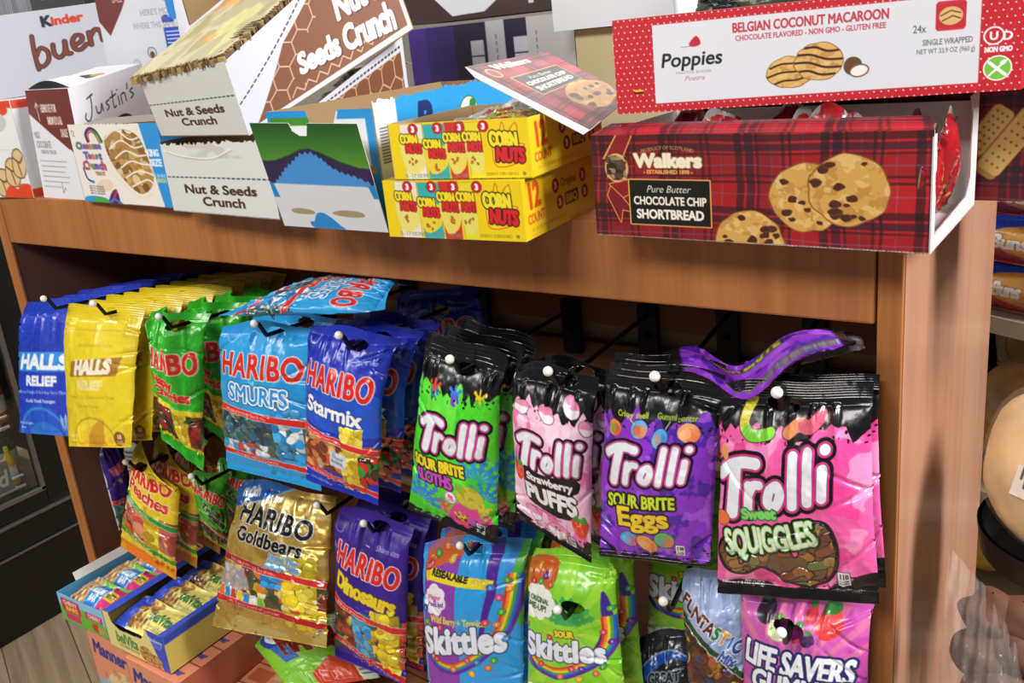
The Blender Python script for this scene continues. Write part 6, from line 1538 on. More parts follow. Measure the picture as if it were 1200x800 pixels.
def lime_pouch(q, seed):
    a = art_for(q, 145, 235, '#7cc62a', seed); a.splotch('#94d83a', 3, 4, .1, alpha=.6)
    for t in range(10): an = t * .628 + .2; a.poly([(80, 100), (80 + 150 * math.cos(an), 100 + 150 * math.sin(an)), (80 + 150 * math.cos(an + .22), 100 + 150 * math.sin(an + .22))], '#a8dc3e', alpha=.6)
    palm(a, 76, 92, 44, '#3aa85a', 8, -2.8, -.3); a.poly([(0, 12), (40, 8), (58, 20), (40, 50), (0, 56)], '#c8622a', smooth=3)
    a.poly([(128, 40), (140, 60), (142, 120), (118, 150), (106, 140), (126, 100)], '#3a2a8a', smooth=3)
    swoosh(a, [(-4, 112), (4, 142), (24, 160), (56, 168), (92, 158), (120, 140), (136, 116), (138, 80)], 24)
    for x, y in ((6, 56), (16, 48), (30, 46), (42, 52), (48, 62), (42, 74), (28, 80), (12, 80), (2, 70), (22, 64), (34, 64)): a.ell(x, y, 10, 9, '#eceee6')
    a.text('THE ORIGINAL', 20, 59, 7.2, '#2a5a1e', bold=.4, w=52, rot=.1); a.text('LIME-UP!', 20, 70, 8.5, '#2a5a1e', bold=.5, w=42, rot=.1)
    a.text('SOUR', 70, 105, 9, '#f0d42a', bold=1.0, w=30, out=[(2.0, '#1c1a14')]); a.line([(36, 104), (50, 106), (46, 103), (53, 106)], .9, '#e8d82a'); a.line([(88, 106), (100, 103), (96, 106), (106, 103)], .9, '#e8d82a')
    skitt_logo(a, 64, 131, 128, 32, .06)
    candy_dots(a, ((8, 24, '#d88a2a'), (24, 18, '#e0a02a'), (38, 26, '#6a2a8a'), (16, 36, '#c8402a'), (30, 34, '#4aa83a'), (48, 36, '#c8622a'), (128, 102, '#e04a5a'), (138, 118, '#6a2a9a'), (46, 112, '#d23a3a'), (28, 156, '#d84a4a'), (60, 172, '#e0783a'), (78, 160, '#d84a5a'), (92, 160, '#6a3a9a'), (88, 176, '#e8b02e'), (112, 168, '#e06a4a'), (122, 158, '#4a9a3a'), (140, 66, '#4aa83a'), (2, 100, '#e04a3a')))
    for k in range(3): a.rect(14 + k * 12, 192, 24 + k * 12, 208, '#e4ece0', r=1.4)
    a.poly([(0, 196), (6, 186), (12, 196), (8, 206)], '#e4f0e0', smooth=2)
    a.setpart(-1, -1, 146, 8, 1); a.setpart(-1, 226, 146, 236, 2)
    for k in range(22): a.setpart_poly([(145 - k * 1.5, -1), (150, -1), (150, 2 + (22 - k) * 1.6)], -1)
    return a
q = corners(((620, 644), (720, 660), (735, 833), (618, 832)), (-.022, -.008, -.035, -.045))
r = bag('candy_pouch', 'lime green sour candy pouch with white lettering and rainbow, foremost on its hook', 'candy bag', q, lime_pouch(q, 131), mats(), thick=.036, head=.08, foot=.03, wr=.0016, seed=131, hk=H2[5], group='lime green candy pouches', back='#6ab024', gusset=True)
row(r, H2[5][1], [(.14, 'lime green candy pouch second on its hook, rainbow edge showing', .0, .006, .0)])
_o = H2[6][0] - H2[5][0]
for f, lb, dz in ((.34, 'lime green candy pouch on the next hook, half hidden, letter S showing', .0), (.52, 'lime green candy pouch behind on the next hook, mostly shaded', .0)):
    copy_tree(r, np.array(r.location) + _o + H2[6][1] * f + np.array([0, 0, dz]), lb, (0, 0, 0), .8)
def slanted(q, seed):
    a = art_for(q, 90, 200, '#8fa2cc', seed); a.splotch('#a4b4d8', 4, 6, .0, alpha=.7)
    a.poly([(-5, 40), (60, 104), (95, 150), (95, 205), (-5, 205)], '#4a2c22')
    a.clip = a.mask([(-5, 44), (60, 108), (95, 154), (95, 205), (-5, 205)]); a.gummies((-5, 44, 95, 205), 130, 9, ['#6a3a24', '#8a4a2a', '#4a2a20', '#a8602e', '#7a2a24', '#3a3a5a', '#c8a83a'], 2.2); a.gummies((40, 120, 95, 205), 30, 8, ['#e8d02a', '#d8b41e', '#5a3a7a'], 2.2); a.clip = None
    a.line([(-5, 38), (60, 102), (95, 148)], 7, '#1f4a24'); a.line([(-5, 44), (60, 108), (95, 154)], 1.4, '#c8d8c0')
    cl = ['#5a2a20', '#5a2a20', '#5a2a20', '#5a2a20', '#5a2a20', '#2a7a3a', '#d8a02a', '#3a7ad0', '#2a4a9a']
    for i, ch in enumerate('FUNTASTIC'): a.text(ch, 8 + i * 9.6, 26 + i * 8.6, 15, cl[i], bold=.9, out=[(2.2, '#dfe4ee')], rot=.6)
    a.text('Mix', 70, 108, 13, '#3a5ab0', bold=.8, out=[(2, '#dfe4ee')], rot=.7)
    hseal(a, 8, 12, False); return a
q = corners(((797, 676), (872, 672), (872, 838), (812, 846)), (-.0, .015, -.01, -.015))
bag('gummy_bag', 'pale blue gummy bag with coloured letters running down a slant', 'candy bag', q, slanted(q, 132), mats(), thick=.034, head=.05, foot=.06, wr=.002, seed=132, back='#7a8cb4')
def savers(q, seed):
    a = art_for(q, 150, 185, '#b8459e', seed); a.splotch('#d06ab8', 3, 3, .0, alpha=.6); a.splotch('#7a2a80', 3, 4, .25, alpha=.7)
    for t in range(9): an = -2.6 + t * .26; a.poly([(70, 90), (70 + 160 * math.cos(an), 90 + 160 * math.sin(an)), (70 + 160 * math.cos(an + .1), 90 + 160 * math.sin(an + .1))], '#e08a8a', alpha=.45)
    def berry(x, y, s, c, lf='#3a7a3a', dots=14):
        a.ell(x, y, s, s * .95, c)
        for k in range(dots): an = a.rng.uniform(0, 6.3); rr = s * math.sqrt(a.rng.uniform(0, .8)); a.ell(x + rr * math.cos(an), y + rr * math.sin(an), s * .24, s * .24, np.clip(hexc(c) * a.rng.uniform(.7, 1.35), 0, 1))
        a.poly([(x - s * .7, y - s * .8), (x, y - s * 1.3), (x + s * .7, y - s * .8), (x, y - s * .6)], lf, smooth=2)
    berry(34, 12, 11, '#2c2230'); berry(52, 27, 12, '#c8d8a0', '#5a8a4a'); berry(110, 22, 15, '#d23a3c'); berry(76, 30, 10, '#b82a4a'); berry(87, 36, 8, '#4a2a5a'); berry(88, 14, 7, '#c83a4a')
    a.text('LIFE SAVERS', 74, 66, 27, '#eef0f6', bold=1.4, w=132, out=[(4.4, '#1f2464'), (.9, '#8a94c8')], rot=.17, persp=.08)
    a.text('GUMMIES', 76, 95, 24, '#eef0f6', bold=1.3, w=118, out=[(4.2, '#1f2464')], rot=.15)
    hseal(a, 7, 8, True, 70); return a
q = corners(((868, 699), (1022, 708), (1016, 884), (872, 876)), (-.022, -.016, -.04, -.04))
r = bag('candy_pouch', 'magenta gummies pouch with big white letters and berries, beside the corner post', 'candy bag', q, savers(q, 133), mats(), thick=.04, head=.06, foot=.05, wr=.0014, seed=133, hk=H2[7], back='#96307e', gusset=True)
def nutty(q, seed):
    a = art_for(q, 120, 150, '#2a2c30', seed); a.splotch('#3c4046', 4, 4, .1, alpha=.7)
    a.ell(66, 62, 52, 44, '#1d4fa8', rot=-.5, out=[(2.2, '#8aa0c0')]); a.ell(74, 66, 46, 36, '#1c1e22', rot=-.5)
    a.text('GREAT', 68, 48, 14, '#23262c', bold=.7, w=50, out=[(2.4, '#8a96a8')], rot=.05); a.text('NUTS', 72, 72, 18, '#c9cfd8', bold=1, w=54, rot=.05); hseal(a, 8, 8, False); return a
q = corners(((736, 752), (816, 742), (836, 862), (742, 872)), (.03, .045, .02, .01))
bag('nut_bag', 'dark nut bag with a blue-rimmed oval badge, low between green and pale blue bags', 'candy bag', q, nutty(q, 134), mats(), thick=.04, head=.05, foot=.05, wr=.002, seed=134, back='#202226')

# ================================================================ trays and cartons standing at the foot of the display
ZB = .669
def tray(name, label, px, D, arts, wall, inner, h_front, cut=0):
    """open display tray with low front"""
    bl, br = PZ(*px[0], ZB), PZ(*px[1], ZB)
    tl, tr = bl + [0, 0, h_front], br + [0, 0, h_front]
    F = hexa([tl, tr, br, bl], D); t = thing(name, label, 'box', bl); g = Geo()
    for k in ('front', 'right', 'left', 'back', 'bottom'):
        q = F[k]; a = arts.get(k); a = a(q) if a else None
        panel(g, q, a, wall, inner, .0009)
    g.build('tray_body', CARD(), t, bl)
    return t, F
def nv_front(q):
    a = art_for(q, 130, 50, '#8cc8ea', 140); a.poly([(-2, 20), (40, 26), (70, 14), (132, 30), (132, 52), (-2, 52)], '#6ab83a', smooth=2)
    a.rect(8, 6, 62, 30, '#c8284a', r=4); a.text('CHEWY', 34, 13, 7, '#f6ece0', bold=.5, w=40); a.text('BARS', 36, 23, 8, '#f2d83a', bold=.6, w=36); a.rect(14, 32, 58, 44, '#d8306a', r=3)
    a.rect(76, 14, 124, 26, '#d2285a', r=2); a.text('CHERRY', 100, 20, 7, '#f6ece0', bold=.4, w=36); a.ell(100, 38, 12, 8, '#b8402a'); a.ell(112, 40, 8, 7, '#c89a5a'); return a
nD2 = np.array([.004, .20, 0])
t, NV = tray('snack_bar_tray', 'light blue tray of fruit snack bars with a pink flap, beside the dark side panel', ((75, 725), (128, 750)), nD2, {'front': nv_front}, '#8cc8ea', '#5aa8d8', .046)
q = [NV['left'][0] + [-.004, -.05, .012], NV['left'][1] + [-.004, .03, .012], NV['left'][1] + [0, .03, 0], NV['left'][0] + [0, -.05, 0]]
a = art_for(q, 120, 14, '#e0508a', 141); a.line([(30, 7), (90, 7)], 3, '#f0b8d0'); g = Geo(); panel(g, q, a); g.build('pink_flap', CARD(), t, PZ(75, 725, ZB))
def bar_art(kind, seed):
    a = Art(120, 40, 96, 34, '#7ab84a', seed)
    if kind == 0:
        a.poly([(-2, -2), (40, -2), (50, 42), (-2, 42)], '#c89a62', smooth=0); a.gummies((0, 0, 50, 40), 40, 4, ['#d8b07a', '#a8743c', '#e6cfa0', '#b8502a'], .6); a.rect(48, 4, 84, 36, '#2f7ad0', r=6); a.text('NATURE', 66, 15, 8, '#f2f4f6', bold=.6, w=30); a.text('BAR', 66, 26, 8, '#f2f4f6', bold=.6, w=22); a.rect(86, 2, 122, 38, '#d8347a'); a.rect(88, 8, 112, 22, '#e8d43a', r=3); a.text('NUTTY', 100, 15, 7, '#3a3a20', bold=.5, w=20)
        a.rect(84, -1, 87, 41, '#8cd0f0')
    else:
        a.c[:] = hexc('#2f4cc0'); a.poly([(40, -2), (122, -2), (122, 42), (30, 42)], '#e9dc7a', smooth=0); a.gummies((30, 2, 66, 36), 36, 4, ['#b8803c', '#8a5a28', '#d0a05a'], .6); a.text('belVita', 88, 17, 12, '#2a6a3a', bold=.7, w=44); a.text('Breakfast', 88, 29, 6, '#6a6a3a', w=36); a.poly([(66, 42), (122, 30), (122, 42)], '#e8a03a')
    a.setpart(-1, -1, 5, 41, 1); a.setpart(115, -1, 121, 41, 2); return a
def fill(F, D, n, kind, lab, group, z0, sz, yaw0, cat='snack bar'):
    r0 = None
    for i in range(n):
        f = .10 + .235 * i
        o = F['bottom'][0] + (F['bottom'][1] - F['bottom'][0]) * .5 + D * (f + .03) + np.array([0, 0, z0])
        if r0 is None:
            ex = unit(F['bottom'][1] - F['bottom'][0]) * sz[0] / 2; ey = unit(D) * sz[1] / 2 + np.array([0, 0, .004])
            q = [o - ex + ey, o + ex + ey, o + ex - ey, o - ex - ey]
            r0 = packet('snack_bar', lab[0], cat, q, bar_art(kind, 142 + kind), group, thick=.020, seed=142 + kind); r0o = np.array(r0.location) - o
        else:
            copy_tree(r0, o + r0o, lab[min(i, len(lab) - 1)], (0, 0, yaw0 * (-1) ** i))
fill(NV, nD2, 4, 0, ['fruit snack bar at the front of the light blue tray', 'fruit snack bar second from the front in the light blue tray', 'fruit snack bar in the middle of the light blue tray, blue badge up', 'fruit snack bar further back in the light blue tray under the yellow peach bag'], 'fruit snack bars in the light blue tray', .036, (.090, .044), .01)
def bv_front(q):
    a = art_for(q, 142, 56, '#e6d88a', 144); a.poly([(26, -4), (30, 22), (46, 30), (84, 30), (96, 14), (98, -4)], '#e6d88a'); a.setpart_poly([(14, -4), (18, 14), (34, 22), (86, 20), (98, 8), (100, -4)], -1)
    a.text('belVita', 48, 34, 16, '#3a7a3a', bold=.7, w=52, shear=.1); a.text('Breakfast Biscuits', 50, 46, 4.6, '#6a6a3a', w=46); a.poly([(102, -2), (144, -2), (144, 58), (128, 58)], '#3350c4'); a.text('Blueberry', 121, 12, 5.6, '#eef0fa', bold=.2, w=30); a.line([(110, 18), (134, 19)], .7, '#c8d0f0'); a.line([(110, 22), (130, 23)], .7, '#c8d0f0')
    cookie(a, 92, 42, 15, 12, 7, '#b88440', 6); cookie(a, 112, 47, 13, 10, 8, '#c08c48', 6); return a
def bv_side(q):
    a = art_for(q, 200, 56, '#dcc964', 145); a.rect(0, 0, 200, 12, '#3350c4')
    for k in range(4): a.line([(100 + k * 7, 20), (104 + k * 7, 48)], .9, '#9a8a3a'); a.line([(102 + k * 7, 48), (110 + k * 7, 22)], .6, '#9a8a3a')
    a.rect(150, 20, 176, 44, '#b8a84a'); [a.rect(152, 22 + k * 3, 174, 23.4 + k * 3, '#8a7a34') for k in range(7)]; return a
def bv_left(q): a = art_for(q, 200, 56, '#e6d88a', 146); a.rect(0, 0, 200, 12, '#3350c4'); return a
bD = np.array([.0, .205, 0])
t, BV = tray('biscuit_tray', 'yellow and blue breakfast biscuit tray with a scooped front, nearest the floor corner', ((130, 755), (201, 790)), bD, {'front': bv_front, 'right': bv_side, 'left': bv_left}, '#dcc964', '#8a7a3c', .056)
for k, off in (('right', -1), ('left', 1)):
    q_ = BV[k]; g = Geo()
    inn = unit(BV['bottom'][1] - BV['bottom'][0]) * .012 * off
    qq = [q_[0], q_[1], q_[1] + inn - [0, 0, .002], q_[0] + inn - [0, 0, .002]]
    panel(g, qq if off < 0 else [q_[0] + inn - [0, 0, .002], q_[1] + inn - [0, 0, .002], q_[1], q_[0]][::-1][::-1], None, '#3350c4', '#3350c4'); g.build('folded_rim', CARD(), t, PZ(130, 755, ZB))
fill(BV, bD, 4, 1, ['breakfast biscuit packet at the front of the yellow and blue tray', 'breakfast biscuit packet second from the front in the yellow tray', 'breakfast biscuit packet in the middle of the yellow and blue tray', 'breakfast biscuit packet at the back of the yellow and blue tray'], 'breakfast biscuit packets in the yellow and blue tray', .042, (.108, .046), .03)

# ---- salmon pink wafer cartons underneath and to the side
def wafer_front(q, seed):
    a = art_for(q, 110, 100, '#e2926e', seed); a.text('Manner', 52, 26, 22, '#23308a', bold=1.3, w=84, shear=.15, rot=.04); a.poly([(24, 86), (50, 58), (84, 52), (100, 72), (70, 96)], '#e8c890', smooth=3); a.splotch('#b8784a', 8, 7, .2, (24, 52, 100, 100), .6); a.rect(2, 78, 40, 100, '#7ab8d8', alpha=.7); a.ell(86, 84, 8, 8, '#e6c84a')
    a.rect(0, 0, 1, 100, '#8a3a2a'); return a
def wafer_top(q, seed):
    a = art_for(q, 110, 150, '#dd8a68', seed); 
    for k in range(5):
        a.line([(0, k * 30), (110, k * 30)], 1.4, '#5a2a20'); a.text('Manner', 84, 16 + k * 30, 8, '#2a3a9a', bold=.6, w=34, shear=.15); a.rect(6, 6 + k * 30, 40, 24 + k * 30, '#b8603e', r=2); a.rect(44, 8 + k * 30, 60, 14 + k * 30, '#c8b878')
    return a
def wafer(label, bl, w, d, h, seed, rz=0.0):
    ex = np.array([math.cos(rz), math.sin(rz), 0]) * w; D = np.array([-math.sin(rz), math.cos(rz), 0]) * d; bl = np.array(bl)
    F = hexa([bl + [0, 0, h], bl + ex + [0, 0, h], bl + ex, bl], D)
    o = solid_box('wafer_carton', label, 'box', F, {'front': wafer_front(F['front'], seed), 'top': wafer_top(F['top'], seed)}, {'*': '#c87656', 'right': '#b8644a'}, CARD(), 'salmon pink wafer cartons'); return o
zt_ = ZB - .0012; dh = .10
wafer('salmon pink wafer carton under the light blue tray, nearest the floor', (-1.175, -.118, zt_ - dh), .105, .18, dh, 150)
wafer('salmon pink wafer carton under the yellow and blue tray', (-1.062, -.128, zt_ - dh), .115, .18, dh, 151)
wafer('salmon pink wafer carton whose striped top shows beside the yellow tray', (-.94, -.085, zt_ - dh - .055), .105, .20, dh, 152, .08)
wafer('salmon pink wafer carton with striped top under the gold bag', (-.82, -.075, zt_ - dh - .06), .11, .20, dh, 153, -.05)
zlo = zt_ - dh
bevel = lambda n, a_, b_, m: part(bevel_box(n, a_, b_, m, None, .001))
bevel('front_deck', (-1.172, -.125, zlo - .08), (XR0, .004, zlo - .062), WOODF)
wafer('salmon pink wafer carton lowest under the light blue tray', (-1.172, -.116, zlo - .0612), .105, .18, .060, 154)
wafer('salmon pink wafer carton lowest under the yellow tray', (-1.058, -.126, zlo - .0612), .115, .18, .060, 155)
# ---- green bag lying behind the gold one
q = [PZ(290, 748, .640), PZ(404, 720, .675), PZ(446, 794, .660), PZ(340, 810, .634)]
a = art_for(q, 170, 120, '#86c83a', 156); a.ell(34, 26, 22, 20, '#2a4a9a'); a.ell(36, 22, 14, 12, '#e8ecf0'); a.poly([(20, 40), (48, 40), (60, 70), (30, 74)], '#3a6ac0'); a.text('MAMBA', 92, 40, 40, '#7a1e1e', bold=2.5, w=110, out=[(3, '#d8c85a')]); a.poly([(60, 100), (110, 76), (150, 100), (150, 124), (60, 124)], '#d8482a'); a.rect(140, 2, 168, 118, '#d8dcd0'); [a.rect(143, 6 + k * 6, 165, 8 + k * 6, '#4a4a44') for k in range(18)]
packet('chewy_candy_bag', 'bright green candy bag lying under the gold bag, red lettering partly hidden', 'candy bag', q, a, None, thick=.03, seed=156)
for i, (x, y, z) in enumerate(((-.695, -.06, .5066), (-.56, -.05, .5066))):
    F = hexa([np.array([x, y, z + .085]), np.array([x + .12, y, z + .085]), np.array([x + .12, y, z]), np.array([x, y, z])], np.array([0, .2, 0]))
    a = art_for(F['top'], 120, 200, '#b9bcbe', 157 + i); a.splotch('#7a8a9a', 5, 8, .1); a.rect(10, 20, 60, 190, '#d8dcde'); [a.line([(14, 26 + k * 9), (56, 26 + k * 9)], 1.4, '#5a6a78') for k in range(18)]
    solid_box('grey_carton', ('grey printed carton low under the gold bag', 'grey printed carton low under the purple gummy bags')[i], 'box', F, {'top': a}, {'*': '#a8a29a'}, CARD())

# ================================================================ bread shelving beyond the side panel
gdir = np.array([-.9, .436, 0.0]); gdir /= np.linalg.norm(gdir); gn = np.array([-.436, -.9, 0])   # along the shelf edge; out of it
E0 = PD(1182, 375, 1.75)                             # a point on the shelf's front edge
GM = solid_mat('cream_shelf_metal', '#cdbfa6', 0.45, noise=0.05)
GB = solid_mat('shelf_dark_back', '#2a2622', 0.7, noise=0.15)
gon = thing('bread_shelf_unit', 'cream metal bread shelving with buns, beyond the wooden side panel', 'shelf unit', (E0[0], E0[1], 0))
def gbox(name, s0, s1, d0, d1, z0, z1, col, mat):
    """box in the shelving's own axes: s along the edge, d into the shelf"""
    b = np.array([E0[0], E0[1], 0]); f = lambda s, d, z: b + gdir * -s + gn * -d + np.array([0, 0, z])
    F = hexa([f(s0, d0, z1), f(s1, d0, z1), f(s1, d0, z0), f(s0, d0, z0)], f(0, d1 - d0, 0) - b); g = Geo()
    for q in F.values(): g.quad(q[0], q[3], q[2], q[1], col)
    return g.build(name, mat, gon, b)
ez = E0[2]
for zz in (ez, ez - .34, ez + .34, ez - .62):
    gbox('shelf_board', -.35, .75, 0, .42, zz - .016, zz, '#cdbfa6', GM); gbox('price_rail', -.35, .75, -.006, 0, zz - .028, zz + .002, '#d6c9b2', GM)
gbox('back_board', -.35, .75, .42, .44, 0.0, ez + .75, '#2a2622', GB)
gbox('upright', -.37, -.35, 0, .44, 0.0, ez + .75, '#3a342e', GM); gbox('upright', .75, .77, 0, .44, 0, ez + .75, '#3a342e', GM)
def gpt(s, d, z): return np.array([E0[0], E0[1], 0]) + gdir * -s + gn * -d + np.array([0, 0, z])
def bun_pack(label, s0, s1, d, z0, z1, seed, txt):
    q = [gpt(s0, d + .01, z1), gpt(s1, d + .01, z1), gpt(s1, d, z0), gpt(s0, d, z0)]
    a = art_for(q, 260, 90, '#c23a30', seed, 1.6); a.rect(-2, -2, 262, 34, '#2a4ab8'); a.poly([(120, 20), (180, 8), (250, 18), (262, 60), (200, 74), (140, 60)], '#d89a4a', smooth=3); a.splotch('#b87a30', 8, 6, .15, (120, 8, 262, 74), .6)
    a.text(txt, 110, 40, 26, '#f2ece6', bold=2, w=150, shear=.2, out=[(2.5, '#7a2018')]); a.ell(200, 22, 22, 10, '#c89060')
    packet('bun_package', label, 'bread package', q, a, 'bun packages on the upper bread shelf', thick=.09, seed=seed)
bun_pack('red and blue bun package lying on the cream shelf, lowest of the stack', -.17, .10, .03, ez + .004, ez + .085, 170, 'Sandwich Buns')
bun_pack('red and blue bun package in the middle of the stack on the cream shelf', -.16, .11, .03, ez + .09, ez + .165, 171, 'Tasty Buns')
bun_pack('blue bun package topmost on the cream shelf', -.17, .10, .05, ez + .17, ez + .225, 172, 'Buns')
CLEAR, _nt, _b = _pr('clear_bag_film')
_b.inputs['Base Color'].default_value = (.72, .68, .64, 1); _b.inputs['Roughness'].default_value = .06; _b.inputs['Alpha'].default_value = .09; _b.inputs['Coat Weight'].default_value = .4
_tc = _nt.nodes.new('ShaderNodeTexCoord'); _nz = _nt.nodes.new('ShaderNodeTexNoise'); _nz.inputs['Scale'].default_value = 55; _nz.inputs['Detail'].default_value = 4
_bp = _nt.nodes.new('ShaderNodeBump'); _bp.inputs['Strength'].default_value = .8; _bp.inputs['Distance'].default_value = .004
_nt.links.new(_tc.outputs['Object'], _nz.inputs['Vector']); _nt.links.new(_nz.outputs['Fac'], _bp.inputs['Height']); _nt.links.new(_bp.outputs['Normal'], _b.inputs['Normal'])
def bread_mat(name, c0, c1):
    return solid_mat(name, c0, .75, noise=.35, scale=18, bump=.25)
def lump(geo, c, r, col, seed, amp=.05, n=28, m=18, ax=None):
    rng = np.random.default_rng(seed); t = np.linspace(0, 2 * np.pi, n + 1); p = np.linspace(.03, np.pi - .03, m + 1)
    d = np.stack([np.sin(p)[:, None] * np.cos(t)[None], np.sin(p)[:, None] * np.sin(t)[None], np.repeat(np.cos(p)[:, None], n + 1, 1)], -1)
    k = rng.uniform(2, 5, (5, 3)); ph = rng.uniform(0, 6, 5); f = 1 + amp * sum(np.sin(d @ k[i] + ph[i]) for i in range(5)) / 2.2
    v = d * f[..., None] * np.asarray(r)
    if ax is not None: v = v @ np.array(ax)
    geo.add((v + c).reshape(-1, 3), grid_faces(n, m), hexc(col))
def bagged_bread(name, label, c, r, col, seed, group=None, tail=None, ax=None, fit=1.10, amp=.05):
    t = thing(name, label, 'bread', np.array(c) - [0, 0, r[2]], group)
    g = Geo(); lump(g, np.array(c), r, col, seed, amp, ax=ax); g.build('loaf', bread_mat('crust_' + col.strip('#'), col, col), t, np.array(c) - [0, 0, r[2]])
    g = Geo(); lump(g, np.array(c), np.array(r) * fit, '#ffffff', seed + 1, amp * 1.4, 44, 28, ax)
    g.build('clear_bag', CLEAR, t, np.array(c) - [0, 0, r[2]])
    if tail is not None:
        g = Geo(); tube(g, [np.array(c) + np.array(tail) * f for f in (.8, 1.1, 1.35, 1.6)], [r[0] * .5, r[0] * .2, r[0] * .3, r[0] * .42], '#ffffff', 16, False); g.build('gathered_neck', CLEAR, t, np.array(c) - [0, 0, r[2]])
    return t
lz = ez - .34
bagged_bread('bread_loaf', 'bagged round loaf on the middle bread shelf, under the bun packages', gpt(-.02, .09, lz + .128), (.085, .085, .100), '#c99a5c', 181, 'bagged loaves on the middle bread shelf')
bagged_bread('bread_loaf', 'bagged golden loaf further along the middle bread shelf', gpt(.175, .08, lz + .108), (.08, .08, .085), '#d2a860', 182, 'bagged loaves on the middle bread shelf', (0, -.02, .1))
bagged_bread('bread_loaf', 'small bagged loaf half hidden behind the wooden side panel', gpt(-.205, .09, lz + .072), (.06, .07, .056), '#c8a050', 183, 'bagged loaves on the middle bread shelf')
q = [gpt(-.19, .26, lz + .27), gpt(-.09, .26, lz + .24), gpt(-.09, .25, lz + .12), gpt(-.17, .25, lz + .14)]
a = art_for(q, 90, 110, '#d9d4c8', 184); a.ell(60, 60, 26, 34, '#d8b878', out=[(2, '#8a5a30')]); a.rect(10, 10, 30, 30, '#8a8a84'); packet('bread_bag', 'pale printed bread bag propped behind the bagged loaves', 'bread package', q, a, None, thick=.04, seed=184)
for i, (s, c) in enumerate(((-.12, '#e0c030'), (.10, '#b89048'), (.32, '#c8a860'))):
    bagged_bread('bread_loaf', ('bagged yellow loaf low on the bottom bread shelf', 'bagged brown loaf low on the bottom bread shelf', 'bagged pale loaf low on the bottom bread shelf')[i], gpt(s, .14, ez - .62 + .100), (.08, .08, .08), c, 186 + i)

# ================================================================ black wire stand with bagged breads, close to the camera
st = PD(1250, 740, .92)
stand = thing('bread_stand', 'black metal bread stand with a round tray and thin pole', 'stand', (st[0], st[1], 0))
BS = BLACK
tc_ = PD(1272, 600, .86); R_ = .072
g = Geo()
n_ = 48; t = np.linspace(0, 2 * np.pi, n_ + 1)
ring = lambda r, z: np.stack([tc_[0] + r * np.cos(t), tc_[1] + r * np.sin(t), np.full(n_ + 1, z)], 1)
zr = PD(1200, 668, .84)[2]
rows = [ring(R_ + .004, zr + .020), ring(R_ + .001, zr - .004), ring(R_ - .012, zr - .012), ring(.004, zr - .012), ring(.004, zr - .009), ring(R_ - .013, zr - .009), ring(R_ - .002, zr - .002), ring(R_ + .001, zr + .020)]
V = np.concatenate(rows); f = [[i * (n_ + 1) + j, i * (n_ + 1) + j + 1, (i + 1) * (n_ + 1) + j + 1, (i + 1) * (n_ + 1) + j] for i in range(len(rows) - 1) for j in range(n_)]
g.add(V, f, hexc('#171514')); g.build('round_tray', BS, stand, (st[0], st[1], 0))
g = Geo(); tube(g, [(tc_[0], tc_[1], .02), (tc_[0], tc_[1], zr - .01)], .008, '#171514', 14); g.build('pole', BS, stand, (st[0], st[1], 0))
g = Geo(); tube(g, [(tc_[0], tc_[1], 0.0), (tc_[0], tc_[1], .012), (tc_[0], tc_[1], .022)], [.10, .10, .02], '#171514', 36); g.build('base', BS, stand, (st[0], st[1], 0))
lc = tc_ + np.array([.0, 0, 0]); lc[2] = zr + .0715
bagged_bread('round_loaf', 'big round loaf in a clear bag resting on the black stand tray', lc, (.074, .074, .074), '#d9c090', 190, fit=1.045, amp=.016)
from mathutils.bvhtree import BVHTree
_ob = [c_ for c_ in bpy.data.objects['round_loaf'].children_recursive if c_.name.startswith('clear_bag')][0]
_rl = np.array(bpy.data.objects['round_loaf'].location)
_bv = BVHTree.FromPolygons([Vector(np.array(v_.co) + _rl) for v_ in _ob.data.vertices], [tuple(p_.vertices) for p_ in _ob.data.polygons])
_n = unit(PD(1186, 552, .76) - lc); _x = unit(np.cross([0, 0, 1], _n)); _y = np.cross(_n, _x); _c = lc + _n * .15
q = [_c - _x * .011 + _y * .026, _c + _x * .011 + _y * .026, _c + _x * .011 - _y * .022, _c - _x * .011 - _y * .022]
q = [np.array(_bv.ray_cast(Vector(p_), Vector(-_n))[0]) + _n * .0012 for p_ in q]
a = Art(22, 48, 30, 66, '#e9e6df', 191); a.ell(8, 7, 4, 4, '#e2582a')
for k, x_ in enumerate((13, 9, 5)): dashes(a, (x_, 15), (x_, (44, 40, 34)[k]), 2.2, .9, 2.0, '#2a2622')
g = Geo(); panel(g, q, a, th=.0004); g.build('paper_sticker', CARD(), [o_ for o_ in bpy.data.objects if o_.name == 'round_loaf'][0], lc - [0, 0, .074])
z2 = PD(1150, 880, .80)[2] - .075 
lt = Geo(); r2 = .05; c2 = PD(1165, 800, .80)
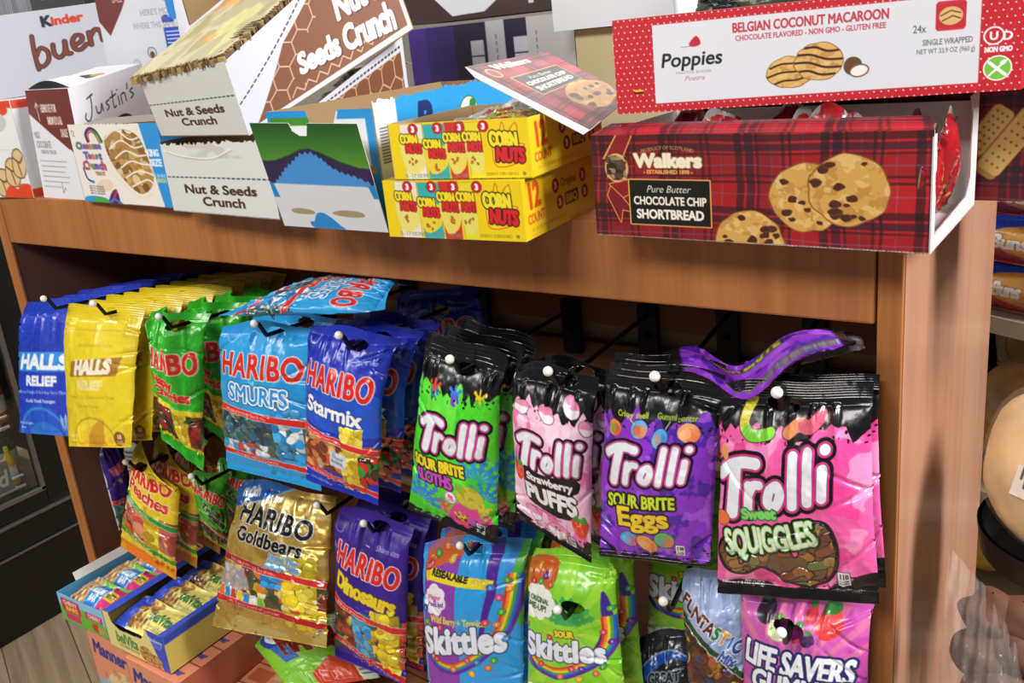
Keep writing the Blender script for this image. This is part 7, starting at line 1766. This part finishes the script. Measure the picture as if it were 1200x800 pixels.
rows = [np.stack([c2[0] + r * np.cos(t), c2[1] + r * np.sin(t), np.full(n_ + 1, z)], 1) for r, z in ((r2, z2 + .014), (r2 - .002, z2), (.004, z2), (.004, z2 + .003), (r2 - .004, z2 + .003), (r2 - .003, z2 + .014))]
lt.add(np.concatenate(rows), [[i * (n_ + 1) + j, i * (n_ + 1) + j + 1, (i + 1) * (n_ + 1) + j + 1, (i + 1) * (n_ + 1) + j] for i in range(len(rows) - 1) for j in range(n_)], hexc('#171514'))
tube(lt, [(c2[0], c2[1], z2), (tc_[0], tc_[1], z2 - .03)], .006, '#171514', 10)
lt.build('lower_tray', BS, stand, (st[0], st[1], 0))
# dark rolls in a tall clear bag standing on the lower tray
t_ = thing('roll_bag', 'clear cellophane bag of dark brown rolls standing against the side panel', 'bread', (c2[0], c2[1], z2 + .003))
for i, (px_, py_) in enumerate(((1168, 716), (1158, 758), (1192, 752), (1172, 800), (1204, 722))):
    g = Geo(); c = PD(px_ - 6, py_ + 6, .765); lump(g, c, (.021, .021, .018), '#4f2d1a', 195 + i, .06); g.build('roll', bread_mat('dark_crust', '#4f2d1a', '#4f2d1a'), t_, (c2[0], c2[1], z2 + .003))
q_b = [PD(1112, 640, .77), PD(1192, 728, .76), PD(1205, 878, .74), PD(1088, 878, .75)]
nx, ny = 60, 90
G_ = bil(q_b, nx, ny); nrm = qn(q_b); rng = np.random.default_rng(8)
u = np.linspace(0, 1, nx + 1)[None]; v = np.linspace(0, 1, ny + 1)[:, None]
bul = .032 * np.sin(np.pi * u) ** .5 * np.clip(v * 2.0, 0, 1) ** .7; wrk = fbm(nx + 1, ny + 1, 6, 5, rng, 4) * .006 + .003 * np.sin(u * 40 + 3 * fbm(nx + 1, ny + 1, 2, 3, rng)) * (1 - v)
g = Geo(); g.add((G_ + nrm * (bul + wrk)[..., None]).reshape(-1, 3), grid_faces(nx, ny), hexc('#ffffff')); g.add((G_ - nrm * (bul * .9 - wrk)[..., None]).reshape(-1, 3), grid_faces(nx, ny)[:, ::-1], hexc('#ffffff'))
g.build('cellophane', CLEAR, t_, (c2[0], c2[1], z2 + .003))
